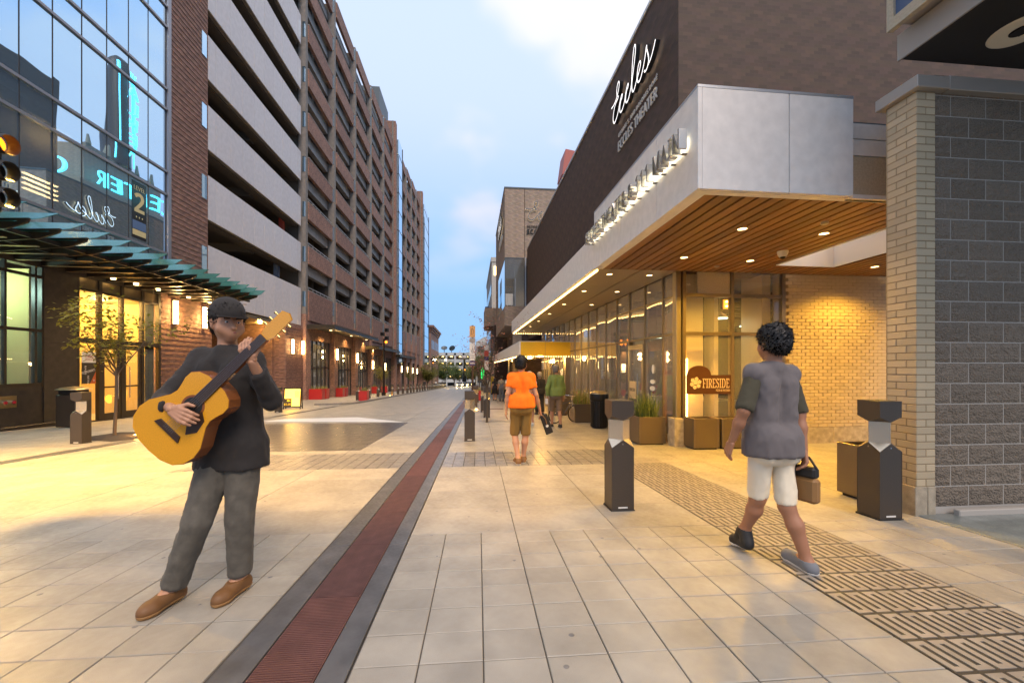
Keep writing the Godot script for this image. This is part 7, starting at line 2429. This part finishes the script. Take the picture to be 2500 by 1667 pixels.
func _pose(at: Vector3, turn: float, h: float, stride: float, swing: float) -> Dictionary:
	# a walking figure at the given place; facing -z before turning
	var k := h / 1.75
	var raw := {"head": Vector3(0, 1.63, -0.02), "neck": Vector3(0, 1.48, 0), "shL": Vector3(-0.155, 1.40, 0), "shR": Vector3(0.155, 1.40, 0), "elL": Vector3(-0.23, 1.12, 0.05 + swing * 0.12), "haL": Vector3(-0.26, 0.86, -0.04 + swing * 0.2), "elR": Vector3(0.23, 1.12, 0.05 - swing * 0.12), "haR": Vector3(0.26, 0.86, -0.04 - swing * 0.2), "hipL": Vector3(-0.085, 0.90, 0), "hipR": Vector3(0.085, 0.90, 0), "knL": Vector3(-0.09, 0.49, -0.06 - stride * 0.16), "anL": Vector3(-0.09, 0.085, -stride * 0.25), "toeL": Vector3(-0.10, 0.035, -0.17 - stride * 0.25), "knR": Vector3(0.09, 0.49, -0.04 + stride * 0.12), "anR": Vector3(0.09, 0.10, stride * 0.28), "toeR": Vector3(0.10, 0.035, -0.15 + stride * 0.28)}
	var o := {}
	var bs := Basis(Vector3.UP, turn)
	for j in raw:
		var p: Vector3 = bs * (raw[j] * k)
		o[j] = at + p + Vector3(0, SLOPE * p.z, 0)
	return o


func _people() -> void:
	rng.seed = 5
	# guitarist
	var J := {"head": Vector3(-1.594, 1.640, -2.85), "neck": Vector3(-1.602, 1.485, -2.86), "shR": Vector3(-1.770, 1.405, -2.89), "shL": Vector3(-1.450, 1.400, -2.84), "elR": Vector3(-1.905, 1.150, -2.74), "haR": Vector3(-1.700, 1.115, -2.500), "elL": Vector3(-1.272, 1.140, -2.75), "haL": Vector3(-1.290, 1.385, -2.545), "hipR": Vector3(-1.655, 0.80, -2.86), "hipL": Vector3(-1.49, 0.80, -2.85), "knL": Vector3(-1.480, 0.385, -2.77), "anL": Vector3(-1.497, -0.005, -2.80), "toeL": Vector3(-1.53, -0.055, -2.64), "knR": Vector3(-1.68, 0.40, -2.68), "anR": Vector3(-1.835, -0.01, -2.70), "toeR": Vector3(-1.87, -0.05, -2.54)}
	var gd := (Vector3(-1.143, 1.60, -2.52) - Vector3(-1.778, 0.962, -2.55)).normalized()
	_person("guitarist in black shirt, cap and worn jeans striding past with a yellow guitar", J, {"skin": "skin", "shirt": "cloth_black", "sleeve": 1.75, "bottom": "jeans", "trouser": 1.93, "shoes": ["leather_brown", "leather_brown"], "sole": "bag_tan", "hair": "hair_black", "cap": "cloth_black", "face": Vector3(0.75, -0.1, 0.75), "chest": Vector3(0.1, 0, 1), "show_face": true, "hem": -0.10, "girth": 0.98, "hand_dirR": Vector3(0.85, -0.4, 0.25).normalized(), "palmR": Vector3(0, -0.2, -1), "curlR": 0.5, "hand_dirL": Vector3(-0.35, 0.9, 0.2).normalized(), "palmL": Vector3(0.2, 0.1, -1), "curlL": 0.9})
	_guitar(Vector3(-1.665, 1.070, -2.590), gd)
	# man in grey with white shorts
	J = {"head": Vector3(2.235, 1.530, -2.86), "neck": Vector3(2.233, 1.385, -2.85), "shL": Vector3(2.085, 1.305, -2.85), "shR": Vector3(2.385, 1.295, -2.89), "elL": Vector3(1.960, 1.040, -2.79), "haL": Vector3(1.925, 0.800, -2.88), "elR": Vector3(2.435, 1.010, -2.84), "haR": Vector3(2.420, 0.745, -2.78), "hipL": Vector3(2.135, 0.745, -2.85), "hipR": Vector3(2.315, 0.735, -2.87), "knL": Vector3(2.155, 0.365, -2.91), "anL": Vector3(2.150, 0.075, -3.05), "toeL": Vector3(2.165, -0.065, -3.20), "knR": Vector3(2.300, 0.335, -2.80), "anR": Vector3(2.375, -0.025, -2.70), "toeR": Vector3(2.385, -0.068, -2.90)}
	_person("man in grey t-shirt and white shorts walking away past the restaurant window", J, {"skin": "skin_b", "shirt": "cloth_grey", "sleeve": 1.0, "sleeve_mat": "cloth_olive", "bottom": "cloth_cream", "trouser": 0.98, "shoes": ["black_paint", "cloth_slate"], "hair": "hair_black", "hair_big": true, "face": Vector3(-0.2, 0, -1), "hem": -0.04, "girth": 0.88, "curlL": 0.6, "curlR": 0.9})
	var bag := thing("carry_bag", "small dark-topped tan bag hanging from the hand of the man in white shorts", "bag", Vector3(2.44, 0.60, -2.80), 0.3)
	piece("bag_body", Sh.new().cbox(Vector3(-0.04, -0.23, -0.10), Vector3(0.04, -0.05, 0.10), 0.02).mesh(), M.bag_tan, bag)
	piece("bag_top", Sh.new().cbox(Vector3(-0.035, -0.05, -0.09), Vector3(0.035, 0.03, 0.09), 0.015).mesh(), M.black_paint, bag)
	piece("strap", Sh.new().tube([Vector3(0, 0.02, -0.09), Vector3(-0.01, 0.10, -0.04), Vector3(-0.01, 0.10, 0.04), Vector3(0, 0.02, 0.09)], _fill(4, 0.008), 6).mesh(), M.black_paint, bag)
	# man in orange polo
	J = {"head": Vector3(0.818, 1.412, -6.81), "neck": Vector3(0.818, 1.272, -6.80), "shL": Vector3(0.660, 1.195, -6.80), "shR": Vector3(0.976, 1.193, -6.80), "elL": Vector3(0.585, 0.925, -6.75), "haL": Vector3(0.565, 0.640, -6.80), "elR": Vector3(1.055, 0.900, -6.75), "haR": Vector3(1.135, 0.630, -6.82), "hipL": Vector3(0.730, 0.690, -6.80), "hipR": Vector3(0.905, 0.688, -6.80), "knL": Vector3(0.715, 0.230, -6.90), "anL": Vector3(0.750, -0.140, -6.70), "toeL": Vector3(0.735, -0.205, -6.88), "knR": Vector3(0.895, 0.230, -6.86), "anR": Vector3(0.855, -0.140, -6.84), "toeR": Vector3(0.885, -0.212, -7.02)}
	_person("man in bright orange polo shirt and khaki shorts walking away down the walk", J, {"skin": "skin", "shirt": "cloth_orange", "sleeve": 0.62, "bottom": "cloth_khaki", "trouser": 1.02, "shoes": ["leather_brown", "leather_brown"], "hair": "hair_black", "face": Vector3(0.45, 0, -1), "chest": Vector3(0, 0, -1), "hem": 0.0, "girth": 1.04, "curlL": 0.5, "curlR": 0.8, "cell": 0.018})
	var sk := thing("black_folder", "black folder with a white mark hanging from the orange-shirted man's hand", "folder", Vector3(1.19, 0.54, -6.80))
	sk.rotation = Vector3(0.1, 0.2, 0.38)
	piece("cover", Sh.new().cbox(Vector3(-0.06, -0.33, -0.02), Vector3(0.07, 0.02, 0.02), 0.01).mesh(), M.black_paint, sk)
	piece("white_mark", Sh.new().ball(Vector3(0.0, -0.18, 0.02), Vector3(0.025, 0.025, 0.006), 6).mesh(), M.paper, sk)
	piece("cord", Sh.new().tube([Vector3(0.0, -0.17, 0.022), Vector3(0.01, -0.06, 0.03), Vector3(-0.02, 0.04, 0.02)], _fill(3, 0.006), 6).mesh(), M.bag_tan, sk)
	# man in green shirt
	J = _pose(gp(2.47, -11.95), 0.02, 1.84, 0.55, 0.6)
	J.elL += Vector3(-0.05, 0, 0)
	_person("tall man in olive green shirt and taupe shorts walking beside the glazing", J, {"skin": "skin", "shirt": "cloth_green", "sleeve": 1.85, "bottom": "cloth_taupe", "trouser": 1.03, "shoes": ["black_paint", "black_paint"], "hair": "hair_grey", "face": Vector3(0.6, 0, -0.8), "chest": Vector3(0, 0, -1), "hem": 0.0, "girth": 1.0, "cell": 0.02})
	var pp := thing("paper_sheet", "folded white paper in the hand of the green-shirted man", "paper", J.haL + Vector3(-0.02, -0.10, -0.03), 0.4)
	piece("sheet", Sh.new().box(Vector3(-0.005, -0.10, -0.07), Vector3(0.004, 0.06, 0.07)).mesh(), M.paper, pp)
	piece("fold", Sh.new().box(Vector3(0.005, -0.08, -0.06), Vector3(0.009, 0.05, 0.06)).mesh(), M.paper, pp)
	# others farther on
	var rough := {"fine": false, "cell": 0.026}
	var more := [
		["woman in white top and emerald skirt half hidden by the orange-shirted man", gp(1.78, -12.7), 0.0, 1.66, {"skin": "skin", "shirt": "cloth_white", "bottom": "cloth_emerald", "skirt": true, "trouser": 1.0, "shoes": ["shoe_white", "shoe_white"], "hair": "hair_grey", "hair_long": true, "sleeve": 0.5}],
		["person in dark clothes under the yellow canopy", gp(2.75, -16.6), 0.1, 1.75, {"skin": "skin", "shirt": "cloth_black", "bottom": "cloth_black", "shoes": ["black_paint", "black_paint"], "hair": "hair_grey", "sleeve": 1.6}],
		["man in slate grey shirt and trousers far down the walk", gp(2.05, -28.8), 0.0, 1.78, {"skin": "skin", "shirt": "cloth_slate", "bottom": "cloth_slate", "shoes": ["black_paint", "black_paint"], "hair": "hair_black", "sleeve": 0.7}],
		["woman in short black dress beside the man in slate grey", gp(1.65, -30.2), 0.0, 1.62, {"skin": "skin", "shirt": "cloth_black", "bottom": "cloth_black", "skirt": true, "trouser": 1.0, "shoes": ["black_paint", "black_paint"], "hair": "hair_black", "hair_long": true, "sleeve": 0.3}],
		["man in white shirt behind the man in slate grey", gp(2.45, -27.6), 0.05, 1.78, {"skin": "skin", "shirt": "cloth_white", "bottom": "cloth_slate", "shoes": ["black_paint", "black_paint"], "hair": "hair_black", "sleeve": 0.6}],
		["dark-clothed person beside the far left bollards", gp(-8.8, -77.0), 3.1, 1.75, {"skin": "skin", "shirt": "cloth_black", "bottom": "cloth_black", "shoes": ["black_paint", "black_paint"], "hair": "hair_black", "sleeve": 1.6}],
		["person in light top walking beyond the far left bollards", gp(-8.4, -96.0), 0.1, 1.7, {"skin": "skin", "shirt": "cloth_white", "bottom": "cloth_slate", "shoes": ["black_paint", "black_paint"], "hair": "hair_black", "sleeve": 0.6}],
		["dark-clothed person by the small red planter on the theatre walk", gp(0.95, -33.0), 0.2, 1.75, {"skin": "skin", "shirt": "cloth_black", "bottom": "cloth_black", "shoes": ["black_paint", "black_paint"], "hair": "hair_black", "sleeve": 1.6}]]
	for q in more:
		var P: Dictionary = q[4]
		P.merge(rough)
		P.face = Basis(Vector3.UP, q[2]) * Vector3(0, 0, -1)
		if q[1].z < -60:
			P.cell = 0.04
		_person(q[0], _pose(q[1], q[2], q[3], 0.5, 0.5), P)


func _guitar(c: Vector3, d: Vector3) -> void:
	# c: middle of the body, d: way the neck runs
	var t := thing("acoustic_guitar", "yellow-topped acoustic guitar held up by the striding guitarist", "guitar", c)
	var fz := Vector3(0.10, 0.16, 1).normalized()
	fz = (fz - d * fz.dot(d)).normalized()
	var sx := d.cross(fz).normalized()
	var bs := Basis(sx, d, fz).scaled_local(Vector3(1.08, 1.08, 1.05))
	var out := PackedVector2Array()
	var half := [[-0.255, 0.0], [-0.25, 0.08], [-0.225, 0.145], [-0.18, 0.185], [-0.12, 0.200], [-0.06, 0.190], [-0.01, 0.160], [0.04, 0.130], [0.08, 0.120], [0.12, 0.128], [0.16, 0.140], [0.20, 0.138], [0.232, 0.110], [0.25, 0.06], [0.252, 0.0]]
	for q in half:
		out.append(Vector2(q[1], q[0]))
	for i in range(half.size() - 2, 0, -1):
		out.append(Vector2(-half[i][1], half[i][0]))
	var fr := Transform3D(bs, Vector3.ZERO)
	piece("soundbox", Sh.new().prism(out, fr, -0.055, 0.044).mesh(), M.guitar_side, t)
	var inner := PackedVector2Array()
	for p in out:
		inner.append(p * 0.985)
	piece("top_board", Sh.new().prism(inner, fr, 0.044, 0.048).mesh(), M.guitar_top, t)
	var hole := PackedVector2Array()
	var ros := PackedVector2Array()
	for i in 24:
		hole.append(Vector2(cos(TAU * i / 24.0), sin(TAU * i / 24.0)) * 0.05 + Vector2(0, 0.075))
		ros.append(Vector2(cos(TAU * i / 24.0), sin(TAU * i / 24.0)) * 0.062 + Vector2(0, 0.075))
	piece("rosette", Sh.new().prism(ros, fr, 0.048, 0.0495).mesh(), M.guitar_side, t)
	piece("sound_hole", Sh.new().prism(hole, fr, 0.0495, 0.051).mesh(), M.black_paint, t)
	piece("pickguard", Sh.new().prism(PackedVector2Array([Vector2(0.055, 0.09), Vector2(0.10, 0.06), Vector2(0.115, -0.01), Vector2(0.08, -0.06), Vector2(0.05, -0.02), Vector2(0.03, 0.03)]), fr, 0.048, 0.050).mesh(), M.guitar_dark, t)
	piece("bridge", Sh.new().prism(PackedVector2Array([Vector2(-0.085, -0.115), Vector2(0.085, -0.115), Vector2(0.07, -0.085), Vector2(-0.07, -0.085)]), fr, 0.048, 0.058).mesh(), M.guitar_dark, t)
	piece("neck", Sh.new().prism(PackedVector2Array([Vector2(-0.028, 0.20), Vector2(0.028, 0.20), Vector2(0.022, 0.60), Vector2(-0.022, 0.60)]), fr, 0.022, 0.048).mesh(), M.guitar_side, t)
	piece("fretboard", Sh.new().prism(PackedVector2Array([Vector2(-0.029, 0.12), Vector2(0.029, 0.12), Vector2(0.0225, 0.60), Vector2(-0.0225, 0.60)]), fr, 0.0515, 0.057).mesh(), M.guitar_dark, t)
	piece("headstock", Sh.new().prism(PackedVector2Array([Vector2(-0.024, 0.60), Vector2(0.024, 0.60), Vector2(0.037, 0.65), Vector2(0.034, 0.77), Vector2(0.0, 0.785), Vector2(-0.034, 0.77), Vector2(-0.037, 0.65)]), fr, 0.03, 0.048).mesh(), M.guitar_top, t)
	for i in 6:
		var x := -0.02 + 0.008 * i
		piece("string", Sh.new().cyl(fr * Vector3(x * 1.4, -0.10, 0.060), fr * Vector3(x, 0.60, 0.060), 0.0008, 0.0008, 4).mesh(), M.chrome, t)
		var s := -1.0 if i < 3 else 1.0
		piece("tuning_peg", Sh.new().cyl(fr * Vector3(0.034 * s, 0.655 + 0.04 * (i % 3), 0.039), fr * Vector3(0.058 * s, 0.655 + 0.04 * (i % 3), 0.039), 0.005, 0.009, 8).mesh(), M.brass, t)
